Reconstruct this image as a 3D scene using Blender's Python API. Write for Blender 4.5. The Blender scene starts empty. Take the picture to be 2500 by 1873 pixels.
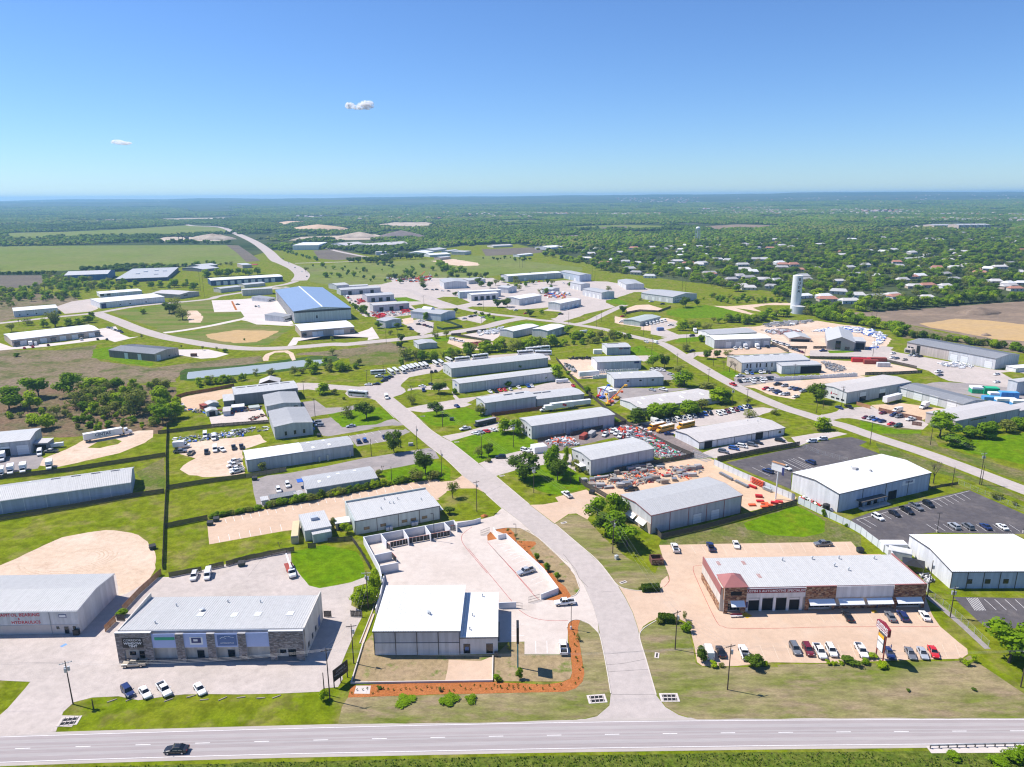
import bpy,bmesh,math,random
from mathutils import Vector,Matrix
SC=bpy.context.scene
COL=SC.collection
RND=random.Random(7)

# ------------------------------------------------------------------ camera
F_PX,CX,CY,HORIZON_Y,CAM_H=1735.0,1250.0,936.5,479.0,109.5
ROLL=math.radians(0.36)
PITCH=math.atan((CY-HORIZON_Y)/F_PX)
FWD=Vector((0,math.cos(PITCH),-math.sin(PITCH)))
_r0=Vector((1,0,0));_u0=_r0.cross(FWD)
RIGHT=_r0*math.cos(ROLL)-_u0*math.sin(ROLL)
UP=_r0*math.sin(ROLL)+_u0*math.cos(ROLL)
CAMP=Vector((0,0,CAM_H))
cam_data=bpy.data.cameras.new('camera')
cam=bpy.data.objects.new('camera',cam_data);COL.objects.link(cam)
m=Matrix((RIGHT,UP,-FWD)).transposed().to_4x4();m.translation=CAMP
cam.matrix_world=m
cam_data.sensor_fit='HORIZONTAL';cam_data.sensor_width=36.0
cam_data.lens=36.0*F_PX/2500.0
cam_data.clip_start=0.5;cam_data.clip_end=80000
SC.camera=cam

# ------------------------------------------------------------------ sky, sun, exposure
SUN_EL=math.radians(55)
SH_AZ=math.radians(-18)
TO_SUN=Vector((-math.cos(SH_AZ)*math.cos(SUN_EL),-math.sin(SH_AZ)*math.cos(SUN_EL),math.sin(SUN_EL)))
W=bpy.data.worlds.new('World');SC.world=W;W.use_nodes=True
nt=W.node_tree;nt.nodes.clear()
sky=nt.nodes.new('ShaderNodeTexSky');sky.sky_type='NISHITA';sky.sun_disc=False
sky.sun_elevation=SUN_EL
sky.sun_rotation=math.atan2(TO_SUN.x,TO_SUN.y)
sky.altitude=300;sky.air_density=1.0;sky.dust_density=0.0;sky.ozone_density=2.5
hs=nt.nodes.new('ShaderNodeHueSaturation');hs.inputs['Saturation'].default_value=1.0
bg=nt.nodes.new('ShaderNodeBackground');bg.inputs['Strength'].default_value=0.085
wo=nt.nodes.new('ShaderNodeOutputWorld')
nt.links.new(sky.outputs[0],hs.inputs['Color']);tm=nt.nodes.new('ShaderNodeMix');tm.data_type='RGBA';tm.blend_type='MULTIPLY';tm.inputs['Factor'].default_value=1;tm.inputs['B'].default_value=(.60,.82,1.16,1)
nt.links.new(hs.outputs[0],tm.inputs['A']);nt.links.new(tm.outputs['Result'],bg.inputs['Color']);nt.links.new(bg.outputs[0],wo.inputs[0])
sun_d=bpy.data.lights.new('sun','SUN');sun_d.energy=4.8;sun_d.angle=math.radians(0.53);sun_d.color=(1.0,0.945,0.88)
sun=bpy.data.objects.new('sun',sun_d);COL.objects.link(sun)
sun.rotation_euler=TO_SUN.to_track_quat('Z','Y').to_euler()
SC.view_settings.view_transform='Standard';SC.view_settings.look='None'
SC.view_settings.gamma=1.0;SC.view_settings.use_curve_mapping=False
SC.view_settings.exposure=0.55
cy=SC.cycles
cy.use_denoising=True;cy.max_bounces=5;cy.diffuse_bounces=3;cy.glossy_bounces=2
cy.transmission_bounces=4;cy.transparent_max_bounces=12;cy.volume_bounces=3
cy.use_adaptive_sampling=True;cy.adaptive_threshold=0.01;cy.sample_clamp_indirect=5
cy.filter_width=1.2
HAZE_D=9e-5

# ------------------------------------------------------------------ pixels of the photograph -> ground
CROPS={'O':(0,0,1.1302),'S':(0,0,1.0)}
for i,x in enumerate((0,600,1200,1800)):CROPS['A%d'%(i+1)]=(x,1340,700/2176)
for i,x in enumerate((0,500,1000,1500,1900)):CROPS['B%d'%(i+1)]=(x,1000,600/2212)
for i,x in enumerate((0,400,800,1200,1600,2000)):CROPS['C%d'%(i+1)]=(x,720,500/2212)
for i,x in enumerate((0,600,1200,1800)):CROPS['D%d'%(i+1)]=(x,460,700/2212)
def src(c,p):
 x0,y0,s=CROPS[c];return(x0+p[0]*s,y0+p[1]*s)
def ground(c,p,z=0.0):
 x,y=src(c,p)
 d=FWD*F_PX+RIGHT*(x-CX)-UP*(y-CY)
 if d.z>-6:d=Vector((d.x,d.y,-6))
 return CAMP+d*((z-CAM_H)/d.z)
def to_px(p):
 d=Vector(p)-CAMP;Z=d.dot(FWD)
 return(CX+F_PX*d.dot(RIGHT)/Z,CY-F_PX*d.dot(UP)/Z)
def height_at(base,ysrc):
 lo,hi=0.0,120.0
 for _ in range(40):
  mid=(lo+hi)/2
  if to_px((base.x,base.y,base.z+mid))[1]>ysrc:lo=mid
  else:hi=mid
 return lo

# ------------------------------------------------------------------ materials
MATS={}
def _new(name):
 m=bpy.data.materials.new(name);m.use_nodes=True
 n=m.node_tree;b=n.nodes['Principled BSDF'];MATS[name]=m
 return m,n,b
def _noise(n,vec,scale,detail=4,rough=0.6):
 t=n.nodes.new('ShaderNodeTexNoise');t.inputs['Scale'].default_value=scale
 t.inputs['Detail'].default_value=detail;t.inputs['Roughness'].default_value=rough
 n.links.new(vec,t.inputs['Vector']);return t.outputs['Fac']
def _ramp(n,fac,lo,hi):
 r=n.nodes.new('ShaderNodeMapRange');r.inputs['From Min'].default_value=lo;r.inputs['From Max'].default_value=hi
 n.links.new(fac,r.inputs['Value']);return r.outputs[0]
def _mix(n,fac,a,b,blend='MIX'):
 x=n.nodes.new('ShaderNodeMix');x.data_type='RGBA';x.blend_type=blend
 for sock,v in((x.inputs['Factor'],fac),(x.inputs['A'],a),(x.inputs['B'],b)):
  if isinstance(v,(int,float)):sock.default_value=v
  elif isinstance(v,tuple):sock.default_value=(*v,1)
  else:n.links.new(v,sock)
 return x.outputs['Result']
def ground_mat(name,c1,c2,big=0.05,mid=0.6,c3=None,lo3=0.6,hi3=0.7,s3=0.12,fine=4.0,amp=0.35,rough=0.95,stretch=None,mid_lo=.35,mid_hi=.65):
 m,n,b=_new(name)
 g=n.nodes.new('ShaderNodeNewGeometry');vec=g.outputs['Position']
 if stretch:
  mp=n.nodes.new('ShaderNodeMapping');mp.inputs['Scale'].default_value=stretch[0:3]
  if len(stretch)>3:mp.inputs['Rotation'].default_value=(0,0,stretch[3])
  n.links.new(vec,mp.inputs['Vector']);vec=mp.outputs[0]
 f1=_ramp(n,_noise(n,vec,big,5),.35,.65)
 col=_mix(n,f1,c1,c2)
 if c3:
  f3=_ramp(n,_noise(n,vec,s3,6,.65),lo3,hi3)
  col=_mix(n,f3,col,c3)
 f2=_ramp(n,_noise(n,vec,mid,4,.65),mid_lo,mid_hi)
 dk=1-amp
 col=_mix(n,f2,col,_mix(n,1.0,col,(dk,dk,dk),'MULTIPLY'))
 f4=_ramp(n,_noise(n,vec,fine,2,.7),.3,.7)
 dk=1-amp*.8
 col=_mix(n,f4,col,_mix(n,1.0,col,(dk,dk,dk),'MULTIPLY'))
 n.links.new(col,b.inputs['Base Color']);b.inputs['Roughness'].default_value=rough
 b.inputs['Specular IOR Level'].default_value=0.0
 return m
def flat_mat(name,c,rough=0.6,metal=0.0,var=0.12,scale=0.6,spec=0.4,obj=True,emit=None):
 m,n,b=_new(name)
 tc=n.nodes.new('ShaderNodeTexCoord')
 f=_ramp(n,_noise(n,tc.outputs['Object'],scale,4,.6),.3,.7)
 n.links.new(_mix(n,f,c,tuple(v*(1-var)for v in c)),b.inputs['Base Color'])
 b.inputs['Roughness'].default_value=rough;b.inputs['Metallic'].default_value=metal
 b.inputs['Specular IOR Level'].default_value=spec
 if emit:b.inputs['Emission Color'].default_value=(*c,1);b.inputs['Emission Strength'].default_value=emit
 return m
def ribbed_mat(name,c,period=0.3,axis='xy',rough=0.55,var=0.15,rib=0.10,streak=0.18,metal=0.0):
 0
 m,n,b=_new(name)
 tc=n.nodes.new('ShaderNodeTexCoord');sx=n.nodes.new('ShaderNodeSeparateXYZ');n.links.new(tc.outputs['Object'],sx.inputs[0])
 if axis=='xy':
  a=n.nodes.new('ShaderNodeMath');a.operation='ADD';n.links.new(sx.outputs[0],a.inputs[0]);n.links.new(sx.outputs[1],a.inputs[1]);v=a.outputs[0]
 else:v=sx.outputs[0 if axis=='x' else 1]
 s=n.nodes.new('ShaderNodeMath');s.operation='SINE'
 q=n.nodes.new('ShaderNodeMath');q.operation='MULTIPLY';q.inputs[1].default_value=2*math.pi/period;n.links.new(v,q.inputs[0]);n.links.new(q.outputs[0],s.inputs[0])
 fr=_ramp(n,s.outputs[0],-1,1)
 col=_mix(n,fr,c,tuple(x*(1-rib)for x in c))
 pn=n.nodes.new('ShaderNodeCombineXYZ');fl=n.nodes.new('ShaderNodeMath');fl.operation='SNAP';fl.inputs[1].default_value=0.914;n.links.new(v,fl.inputs[0]);n.links.new(fl.outputs[0],pn.inputs[0])
 wn=n.nodes.new('ShaderNodeTexWhiteNoise');n.links.new(pn.outputs[0],wn.inputs['Vector'])
 col=_mix(n,_ramp(n,wn.outputs[0],0,1),col,_mix(n,1.0,col,(1-var,)*3,'MULTIPLY'))
 mp=n.nodes.new('ShaderNodeMapping');mp.inputs['Scale'].default_value=(0.7,0.7,0.12);n.links.new(tc.outputs['Object'],mp.inputs['Vector'])
 st=_ramp(n,_noise(n,mp.outputs[0],1.2,5,.65),.42,.75)
 col=_mix(n,st,col,_mix(n,1.0,col,(1-streak,)*3,'MULTIPLY'))
 bp=n.nodes.new('ShaderNodeBump');bp.inputs['Strength'].default_value=0.35;bp.inputs['Distance'].default_value=0.03
 n.links.new(fr,bp.inputs['Height']);n.links.new(bp.outputs[0],b.inputs['Normal'])
 n.links.new(col,b.inputs['Base Color']);b.inputs['Roughness'].default_value=rough;b.inputs['Metallic'].default_value=metal
 b.inputs['Specular IOR Level'].default_value=0.35
 return m
G=ground_mat
G('lawn',(.165,.225,.006),(.215,.245,.015),.06,c3=(.32,.26,.10),lo3=.5,hi3=.74,s3=.10,amp=.38,mid=.3,mid_lo=.4,mid_hi=.62,fine=1.6)
G('lawn_vivid',(.12,.235,.003),(.155,.26,.005),.08,.35,(0.21,0.23,0.015),.54,.76,.12,amp=.34,mid_lo=.4,mid_hi=.62,fine=1.6)
G('lawn_dry',(0.12,0.185,0.02),(0.25,0.215,0.085),.07,.7,(0.30,0.24,0.15),.52,.72,.16,amp=.4,fine=1.6)
G('verge_dry',(.17,.21,.03),(.38,.30,.17),.09,.7,(0.34,0.26,0.16),.5,.66,.2,amp=.35,stretch=(.35,1,1))
G('dirt_patchy',(0.42,0.31,0.19),(0.35,0.27,0.14),.1,.7,(0.12,0.20,0.02),.55,.68,.18,amp=.3)
G('dirt_tan',(0.70,0.545,0.425),(0.62,0.465,0.34),.05,.5,(0.54,0.39,0.28),.56,.74,.12,amp=.18)
G('dirt_sand',(0.64,0.47,0.33),(0.58,0.41,0.27),.05,.5,amp=.14)
G('soil_brown',(0.25,0.19,0.14),(0.32,0.24,0.18),.03,.3,(0.40,0.29,0.20),.5,.7,.03,amp=.3,stretch=(.5,1.2,1))
G('soil_gold',(0.55,0.37,0.17),(0.50,0.35,0.19),.03,.4,amp=.2,stretch=(.4,1.2,1))
G('scrub_brown',(0.33,0.25,0.175),(0.24,0.21,0.10),.03,.45,(0.10,0.15,0.03),.5,.7,.06,amp=.45)
G('scrub_red',(0.29,0.185,0.12),(0.24,0.20,0.11),.04,.5,(0.10,0.13,0.035),.52,.72,.08,amp=.5)
G('mulch',(0.50,0.185,0.065),(0.44,0.155,0.05),.3,2.0,amp=.3)
G('field_green',(.17,.22,.04),(.215,.235,.07),.008,.08,(0.20,0.19,0.09),.58,.74,.012,amp=.25)
G('field_dark',(0.16,0.135,0.115),(0.20,0.17,0.13),.02,.2,amp=.25)
G('quarry',(0.62,0.52,0.42),(0.50,0.40,0.31),.01,.05,(0.36,0.28,0.2),.55,.7,.02,amp=.3)
G('concrete_old',(0.54,0.47,0.43),(0.48,0.42,0.38),.07,.5,(0.43,0.37,0.335),.58,.8,.1,amp=.15,rough=.9)
G('concrete_street',(0.49,0.43,0.40),(0.455,0.40,0.37),.07,.5,(0.43,0.385,0.355),.58,.8,.12,amp=.13,rough=.9)
G('concrete_white',(0.60,0.525,0.47),(0.54,0.465,0.41),.07,.5,(0.47,0.40,0.35),.55,.75,.09,amp=.10,rough=.9)
G('concrete_peach',(0.60,0.44,0.325),(0.545,0.395,0.285),.08,.6,(0.60,0.455,0.345),.5,.7,.15,amp=.12,rough=.9)
G('concrete_pale',(0.62,0.56,0.52),(0.56,0.50,0.46),.08,.6,amp=.08,rough=.9)
G('asphalt_grey',(0.36,0.32,0.305),(0.30,0.27,0.26),.08,.6,(0.40,0.35,0.33),.5,.7,.15,amp=.18,rough=.9)
G('asphalt_dark',(0.135,0.122,0.125),(0.105,0.097,0.105),.09,.5,(0.18,0.16,0.155),.52,.7,.12,amp=.2,rough=.9)
G('highway_asphalt',(0.37,0.325,0.32),(0.34,0.30,0.295),.2,1.2,amp=.10,rough=.9,stretch=(.06,1,1))
G('highway_shoulder',(0.47,0.42,0.385),(0.43,0.38,0.345),.2,1.2,amp=.12,rough=.9,stretch=(.1,1,1))
G('rough_grass',(.12,.18,.02),(.2,.23,.04),.5,1.1,(0.03,0.06,0.004),.52,.72,.9,amp=.5,fine=3)
G('track',(.58,.43,.31),(.63,.48,.36),.3,2,amp=.2)
G('bank_green',(0.055,0.12,0.02),(0.10,0.16,0.04),.06,.5,(0.13,0.12,0.06),.55,.7,.1,amp=.45)
G('terraced_grass',(0.13,0.21,0.02),(0.26,0.23,0.09),.05,.5,amp=.3,stretch=(.4,1.5,1))
G('gravel_dark',(0.30,0.245,0.23),(0.24,0.20,0.19),.1,.8,amp=.25)
flat_mat('paint_white',(0.78,0.76,0.74),.7,var=.2,scale=2)
flat_mat('paint_cream',(0.66,0.55,0.42),.7,var=.2,scale=2)
flat_mat('paint_red',(0.42,0.06,0.05),.7,var=.3,scale=2)
flat_mat('paint_yellow',(0.75,0.45,0.03),.7,var=.25,scale=2)
flat_mat('paint_blue',(0.15,0.30,0.55),.7,var=.2)
flat_mat('stain_dark',(0.20,0.18,0.17),.9,var=.3,scale=2)
flat_mat('kerb',(0.58,0.52,0.46),.9,var=.15)
m,n,b=_new('pond_water');b.inputs['Base Color'].default_value=(0.30,0.33,0.32,1);b.inputs['Roughness'].default_value=0.35
g_=n.nodes.new('ShaderNodeNewGeometry');bp_=n.nodes.new('ShaderNodeBump');bp_.inputs['Strength'].default_value=.06
n.links.new(_noise(n,g_.outputs['Position'],1.5,3),bp_.inputs['Height']);n.links.new(bp_.outputs[0],b.inputs['Normal'])
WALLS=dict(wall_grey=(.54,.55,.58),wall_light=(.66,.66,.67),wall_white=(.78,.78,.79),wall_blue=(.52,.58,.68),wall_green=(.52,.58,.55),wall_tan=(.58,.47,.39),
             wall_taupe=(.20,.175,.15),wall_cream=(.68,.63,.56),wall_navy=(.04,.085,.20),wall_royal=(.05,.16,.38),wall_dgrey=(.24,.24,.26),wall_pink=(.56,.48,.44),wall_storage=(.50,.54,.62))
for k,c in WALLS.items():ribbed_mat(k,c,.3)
ROOFS=dict(roof_grey=(.45,.45,.45),roof_light=(.53,.525,.515),roof_white=(.80,.80,.79),roof_dark=(.33,.335,.345),roof_tan=(.56,.525,.50),roof_blue=(.22,.31,.47),roof_green=(.46,.50,.47))
for k,c in ROOFS.items():
 ribbed_mat(k,c,.6,'x',.5,var=.05,rib=.16,streak=.14)
 ribbed_mat(k+'_y',c,.6,'y',.5,var=.05,rib=.16,streak=.14)
flat_mat('trim_dark',(.10,.09,.085),.6);flat_mat('trim_grey',(.36,.36,.37),.6);flat_mat('trim_white',(.72,.72,.72),.6);flat_mat('trim_red',(.34,.13,.12),.6)
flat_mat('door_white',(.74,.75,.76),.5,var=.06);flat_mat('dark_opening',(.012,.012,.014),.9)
flat_mat('glass',(.015,.02,.028),.08,spec=.6,var=.3,scale=.5);flat_mat('glass_warm',(.16,.11,.05),.15,spec=.6)
flat_mat('steel',(.42,.43,.44),.4,.6);flat_mat('galvanised',(.55,.57,.58),.45,.4);flat_mat('black_metal',(.02,.02,.022),.5)
flat_mat('wood_pole',(.095,.065,.05),.9,var=.4,scale=3);flat_mat('wire',(.30,.30,.31),.5,.3)
flat_mat('fence_weathered',(.115,.10,.085),.95,var=.45,scale=1.2);flat_mat('fence_new',(.50,.26,.13),.9,var=.3,scale=1.2);flat_mat('fence_brown',(.26,.10,.06),.9,var=.3,scale=1.2)
flat_mat('fence_white',(.66,.69,.71),.5,var=.1);flat_mat('fence_green',(.035,.085,.06),.9,var=.3);flat_mat('fence_light',(.30,.25,.20),.9,var=.35,scale=1.2)
flat_mat('mesh_orange',(.75,.22,.05),.8);flat_mat('stucco_white',(.70,.70,.71),.9,var=.08);flat_mat('masonry_grey',(.50,.50,.56),.9,var=.1)
flat_mat('sign_black',(.012,.012,.014),.5);flat_mat('sign_white',(.80,.80,.80),.5);flat_mat('sign_green',(.03,.36,.20),.5);flat_mat('sign_navy',(.035,.045,.16),.5)
flat_mat('sign_blue',(.10,.17,.36),.5);flat_mat('sign_maroon',(.24,.02,.035),.5);flat_mat('sign_yellow',(.80,.42,.02),.5);flat_mat('sign_red',(.58,.02,.05),.5)
flat_mat('panel_blue',(.40,.48,.74),.5,var=.05);flat_mat('awning_white',(.78,.80,.82),.5,var=.05);flat_mat('brick_dark',(.16,.075,.05),.9,var=.4,scale=1.5)
flat_mat('orange_steel',(.80,.12,.03),.5);flat_mat('red_paint',(.60,.025,.025),.4);flat_mat('yellow_paint',(.78,.42,.02),.4);flat_mat('blue_plastic',(.03,.12,.52),.4);flat_mat('green_wrap',(.02,.45,.20),.4);flat_mat('blue_wrap',(.08,.33,.70),.4)
flat_mat('teal_paint',(.03,.19,.21),.4);flat_mat('container_rust',(.34,.06,.04),.7,var=.3);flat_mat('container_tan',(.60,.50,.30),.6);flat_mat('bin_green',(.03,.055,.05),.6);flat_mat('grey_block',(.42,.41,.41),.9,var=.3)
flat_mat('tyre',(.014,.014,.015),.9);flat_mat('chrome',(.5,.5,.5),.25,.8);flat_mat('lamp_glass',(.75,.75,.72),.2);flat_mat('lamp_red',(.35,.01,.01),.3)
CARC=dict(white=(.78,.78,.77),black=(.012,.012,.015),silver=(.42,.44,.47),grey=(.17,.18,.20),navy=(.015,.03,.12),blue=(.03,.10,.36),red=(.55,.015,.02),maroon=(.16,.015,.025),tan=(.42,.36,.28),green=(.02,.07,.05),orange=(.70,.14,.02),yellow=(.80,.36,.02))
for k,c in CARC.items():
 mm=flat_mat('car_'+k,c,.3,0.15 if k in('silver','grey')else 0.0,var=.03,spec=.5)
 mm.node_tree.nodes['Principled BSDF'].inputs['Coat Weight'].default_value=.5
def leaf_mat(name,c1,c2,c3):
 m,n,b=_new(name)
 g=n.nodes.new('ShaderNodeNewGeometry');oi=n.nodes.new('ShaderNodeObjectInfo')
 f=n.nodes.new('ShaderNodeMath');f.operation='MULTIPLY_ADD';f.inputs[1].default_value=.65;f.inputs[2].default_value=0.0
 n.links.new(g.outputs['Random Per Island'],f.inputs[0])
 f2=n.nodes.new('ShaderNodeMath');f2.operation='MULTIPLY_ADD';f2.inputs[1].default_value=.35;n.links.new(oi.outputs['Random'],f2.inputs[0]);n.links.new(f.outputs[0],f2.inputs[2])
 cr=n.nodes.new('ShaderNodeValToRGB');cr.color_ramp.elements[0].color=(*c1,1);cr.color_ramp.elements[1].color=(*c3,1)
 e=cr.color_ramp.elements.new(.5);e.color=(*c2,1);n.links.new(f2.outputs[0],cr.inputs[0])
 n.links.new(cr.outputs[0],b.inputs['Base Color']);b.inputs['Roughness'].default_value=.8;b.inputs['Specular IOR Level'].default_value=.05
 tr=n.nodes.new('ShaderNodeBsdfTranslucent');n.links.new(cr.outputs[0],tr.inputs['Color'])
 mx=n.nodes.new('ShaderNodeMixShader');mx.inputs[0].default_value=.38;out=n.nodes['Material Output']
 n.links.new(b.outputs[0],mx.inputs[1]);n.links.new(tr.outputs[0],mx.inputs[2]);n.links.new(mx.outputs[0],out.inputs['Surface'])
 return m
leaf_mat('leaf_green',(.12,.21,.006),(.17,.29,.008),(.23,.35,.012))
leaf_mat('leaf_dark',(.07,.125,.012),(.10,.165,.014),(.14,.21,.02))
leaf_mat('leaf_lime',(.21,.32,.006),(.29,.41,.008),(.37,.47,.015))
leaf_mat('leaf_olive',(.17,.20,.03),(.23,.26,.045),(.30,.32,.07))
leaf_mat('twig_grey',(.13,.105,.085),(.19,.155,.125),(.25,.21,.17))
flat_mat('bark',(.10,.075,.055),.95,var=.4,scale=3)
M=MATS

# ------------------------------------------------------------------ objects
def tag(o,label=None,cat=None,group=None,kind=None):
 if label:o['label']=label
 if cat:o['category']=cat
 if group:o['group']=group
 if kind:o['kind']=kind
 return o
def empty(name,loc=(0,0,0),rz=0.0):
 o=bpy.data.objects.new(name,None);COL.objects.link(o);o.location=loc;o.rotation_euler=(0,0,rz);o.empty_display_size=.5;return o
def mesh_obj(name,me,parent=None):
 o=bpy.data.objects.new(name,me);COL.objects.link(o)
 if parent:o.parent=parent
 return o
class MB:
 0
 def __init__(s):s.v=[];s.f=[];s.mi=[];s.cur=0
 def poly(s,pts):
  k=len(s.v);s.v+=[tuple(p)for p in pts];s.f.append(tuple(range(k,k+len(pts))));s.mi.append(s.cur)
 def hexa(s,a,b):
  k=len(s.v);nn=len(a);s.v+=[tuple(p)for p in a]+[tuple(p)for p in b]
  fs=[tuple(range(k+nn-1,k-1,-1)),tuple(range(k+nn,k+2*nn))]
  fs+=[(k+i,k+(i+1)%nn,k+nn+(i+1)%nn,k+nn+i)for i in range(nn)]
  s.f+=fs;s.mi+=[s.cur]*len(fs)
 def box(s,x0,y0,z0,x1,y1,z1):
  s.hexa([(x0,y0,z0),(x1,y0,z0),(x1,y1,z0),(x0,y1,z0)],[(x0,y0,z1),(x1,y0,z1),(x1,y1,z1),(x0,y1,z1)])
 def tube(s,p,q,r0,r1=None,n=8):
  p=Vector(p);q=Vector(q);r1=r0 if r1 is None else r1
  d=(q-p).normalized();a=d.orthogonal().normalized();b=d.cross(a)
  cs=[(math.cos(2*math.pi*i/n),math.sin(2*math.pi*i/n))for i in range(n)]
  s.hexa([p+(a*c+b*t)*r0 for c,t in cs],[q+(a*c+b*t)*r1 for c,t in cs])
 def mesh(s,name,mats,smooth=False,fix=False):
  me=bpy.data.meshes.new(name);me.from_pydata(s.v,[],s.f)
  for mt in(mats if isinstance(mats,(list,tuple))else[mats]):me.materials.append(M[mt]if isinstance(mt,str)else mt)
  if any(s.mi):me.polygons.foreach_set('material_index',s.mi)
  if fix:
   bm=bmesh.new();bm.from_mesh(me);bmesh.ops.recalc_face_normals(bm,faces=bm.faces);bm.to_mesh(me);bm.free()
  if smooth:me.polygons.foreach_set('use_smooth',[True]*len(me.polygons))
  me.update();return me
 def build(s,name,mats,parent=None,smooth=False,fix=True):
  return mesh_obj(name,s.mesh(name,mats,smooth,fix),parent)
def box_part(name,mat,parent,x0,y0,z0,x1,y1,z1):
 b=MB();b.box(min(x0,x1),min(y0,y1),min(z0,z1),max(x0,x1),max(y0,y1),max(z0,z1));return b.build(name,mat,parent)
def text_mesh(s,size,mat,ext=0.02,bold=0.0,spacing=1.0,lines=1.0):
 cu=bpy.data.curves.new('lettering','FONT');cu.body=s;cu.size=size;cu.align_x='CENTER';cu.align_y='CENTER'
 cu.extrude=ext;cu.offset=bold;cu.space_character=spacing;cu.space_line=lines;cu.resolution_u=2
 o=bpy.data.objects.new('lettering',cu);COL.objects.link(o);bpy.context.view_layer.update()
 me=bpy.data.meshes.new_from_object(o.evaluated_get(bpy.context.evaluated_depsgraph_get()))
 bpy.data.objects.remove(o);bpy.data.curves.remove(cu)
 me.materials.clear();me.materials.append(M[mat]);return me
# ------------------------------------------------------------------ the ground: terrain to the horizon, then sheets each 4 mm above the last
from mathutils.geometry import tessellate_polygon
from mathutils import noise as mnoise
G('woodland_floor',(.05,.085,.025),(.115,.135,.06),.0011,.012,(0.20,0.18,0.12),.56,.69,.0016,fine=.05,amp=.45,stretch=(.6,1.2,1))
def hill(x,y):
 r=math.hypot(x,y)
 if r<4500:return 0.0
 t=min(1.0,(r-4500)/9500);t=t*t*(3-2*t)
 nz=mnoise.fractal(Vector((x/5200,y/5200,3.1)),0.7,2.0,5)
 a=max(-.8,min(.8,math.atan2(x,y)))
 return t*(96+42*nz+26*a)+10*t*mnoise.noise(Vector((x/700,y/700,0)))
def build_terrain():
 rs=[0,60,120,250,450,800,1300,2000,3000,4000]+[4500+190*i for i in range(66)]
 na=360;vs=[];fs=[]
 angs=[math.radians(-180+i)for i in range(na)]
 for r in rs:
  for a in angs:
   x,y=r*math.sin(a),r*math.cos(a);vs.append((x,y,hill(x,y)))
 for i in range(len(rs)-1):
  for j in range(na):
   k=(j+1)%na;fs.append((i*na+j,i*na+k,(i+1)*na+k,(i+1)*na+j))
 me=bpy.data.meshes.new('terrain');me.from_pydata(vs,[],fs);me.materials.append(M['woodland_floor'])
 bm=bmesh.new();bm.from_mesh(me);bmesh.ops.remove_doubles(bm,verts=bm.verts[:],dist=.01);bmesh.ops.recalc_face_normals(bm,faces=bm.faces)
 if sum(f.normal.z for f in bm.faces)<0:bmesh.ops.reverse_faces(bm,faces=bm.faces)
 bm.to_mesh(me);bm.free();me.polygons.foreach_set('use_smooth',[True]*len(me.polygons))
 tag(mesh_obj('terrain',me),kind='structure')
build_terrain()
PATCHES=[]
LAYER=[0]
def inside(poly,x,y):
 c=False;n=len(poly);j=n-1
 for i in range(n):
  xi,yi=poly[i];xj,yj=poly[j]
  if(yi>y)!=(yj>y)and x<(xj-xi)*(y-yi)/(yj-yi)+xi:c=not c
  j=i
 return c
def gz(x,y):
 z=0.0
 for poly,bb,pz in PATCHES:
  if pz>z and bb[0]<=x<=bb[2]and bb[1]<=y<=bb[3]and inside(poly,x,y):z=pz
 return z
def cross(a,b,c,d):
 def o(p,q,r):return(q[0]-p[0])*(r[1]-p[1])-(q[1]-p[1])*(r[0]-p[0])
 return o(a,b,c)*o(a,b,d)<0 and o(c,d,a)*o(c,d,b)<0
def over_z(poly):
 0
 xs=[p[0]for p in poly];ys=[p[1]for p in poly];bb=(min(xs),min(ys),max(xs),max(ys));z=0.0
 for q,qb,qz in PATCHES:
  if qz<=z or qb[0]>bb[2]or qb[2]<bb[0]or qb[1]>bb[3]or qb[3]<bb[1]:continue
  near=[i for i in range(len(poly))if not(max(poly[i-1][0],poly[i][0])<qb[0]or min(poly[i-1][0],poly[i][0])>qb[2]or max(poly[i-1][1],poly[i][1])<qb[1]or min(poly[i-1][1],poly[i][1])>qb[3])]
  if any(inside(q,*p)for p in poly[::3])or any(inside(poly,*p)for p in q[::3])or any(cross(poly[i-1],poly[i],q[j-1],q[j])for i in near for j in range(len(q))):z=qz
 return z
def sheet(name,mat,poly,z=None,record=True,kind='structure',parent=None):
 0
 if z is None:z=LAYER[0]=.004+over_z(poly)
 pts=[Vector((x,y,0))for x,y in poly]
 tris=tessellate_polygon([pts])
 me=bpy.data.meshes.new(name);me.from_pydata([(x,y,z)for x,y in poly],[],[tuple(t)for t in tris]);me.materials.append(M[mat])
 bm=bmesh.new();bm.from_mesh(me)
 bad=[f for f in bm.faces if f.normal.z<0]
 if bad:bmesh.ops.reverse_faces(bm,faces=bad)
 bm.to_mesh(me);bm.free()
 o=mesh_obj(name,me,parent)
 if kind:o['kind']=kind
 if record:
  xs=[p[0]for p in poly];ys=[p[1]for p in poly];PATCHES.append((poly,(min(xs),min(ys),max(xs),max(ys)),z))
 return o
def pts_of(spec):
 0
 out=[]
 for i in range(0,len(spec),2):
  out+=[tuple(ground(spec[i],p)[:2])for p in spec[i+1]]
 return out
def wobble(poly,amp,step=3.0,seed=0):
 0
 out=[];n=len(poly)
 for i in range(n):
  a=Vector(poly[i]);b=Vector(poly[(i+1)%n]);L=(b-a).length;k=max(1,min(60,int(L/step)))
  nrm=Vector((-(b-a).y,(b-a).x))/(L or 1)
  for j in range(k):
   p=a.lerp(b,j/k);d=amp*mnoise.noise(Vector((p.x/step/1.7,p.y/step/1.7,seed)))
   out.append(tuple(p+nrm*d*(1.6 if j else .6)))
 return out
def patch(name,mat,*spec,rough=0.0,step=3.0):
 poly=pts_of(spec)
 if rough:poly=wobble(poly,rough,step,len(PATCHES))
 return sheet(name,mat,poly)
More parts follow.
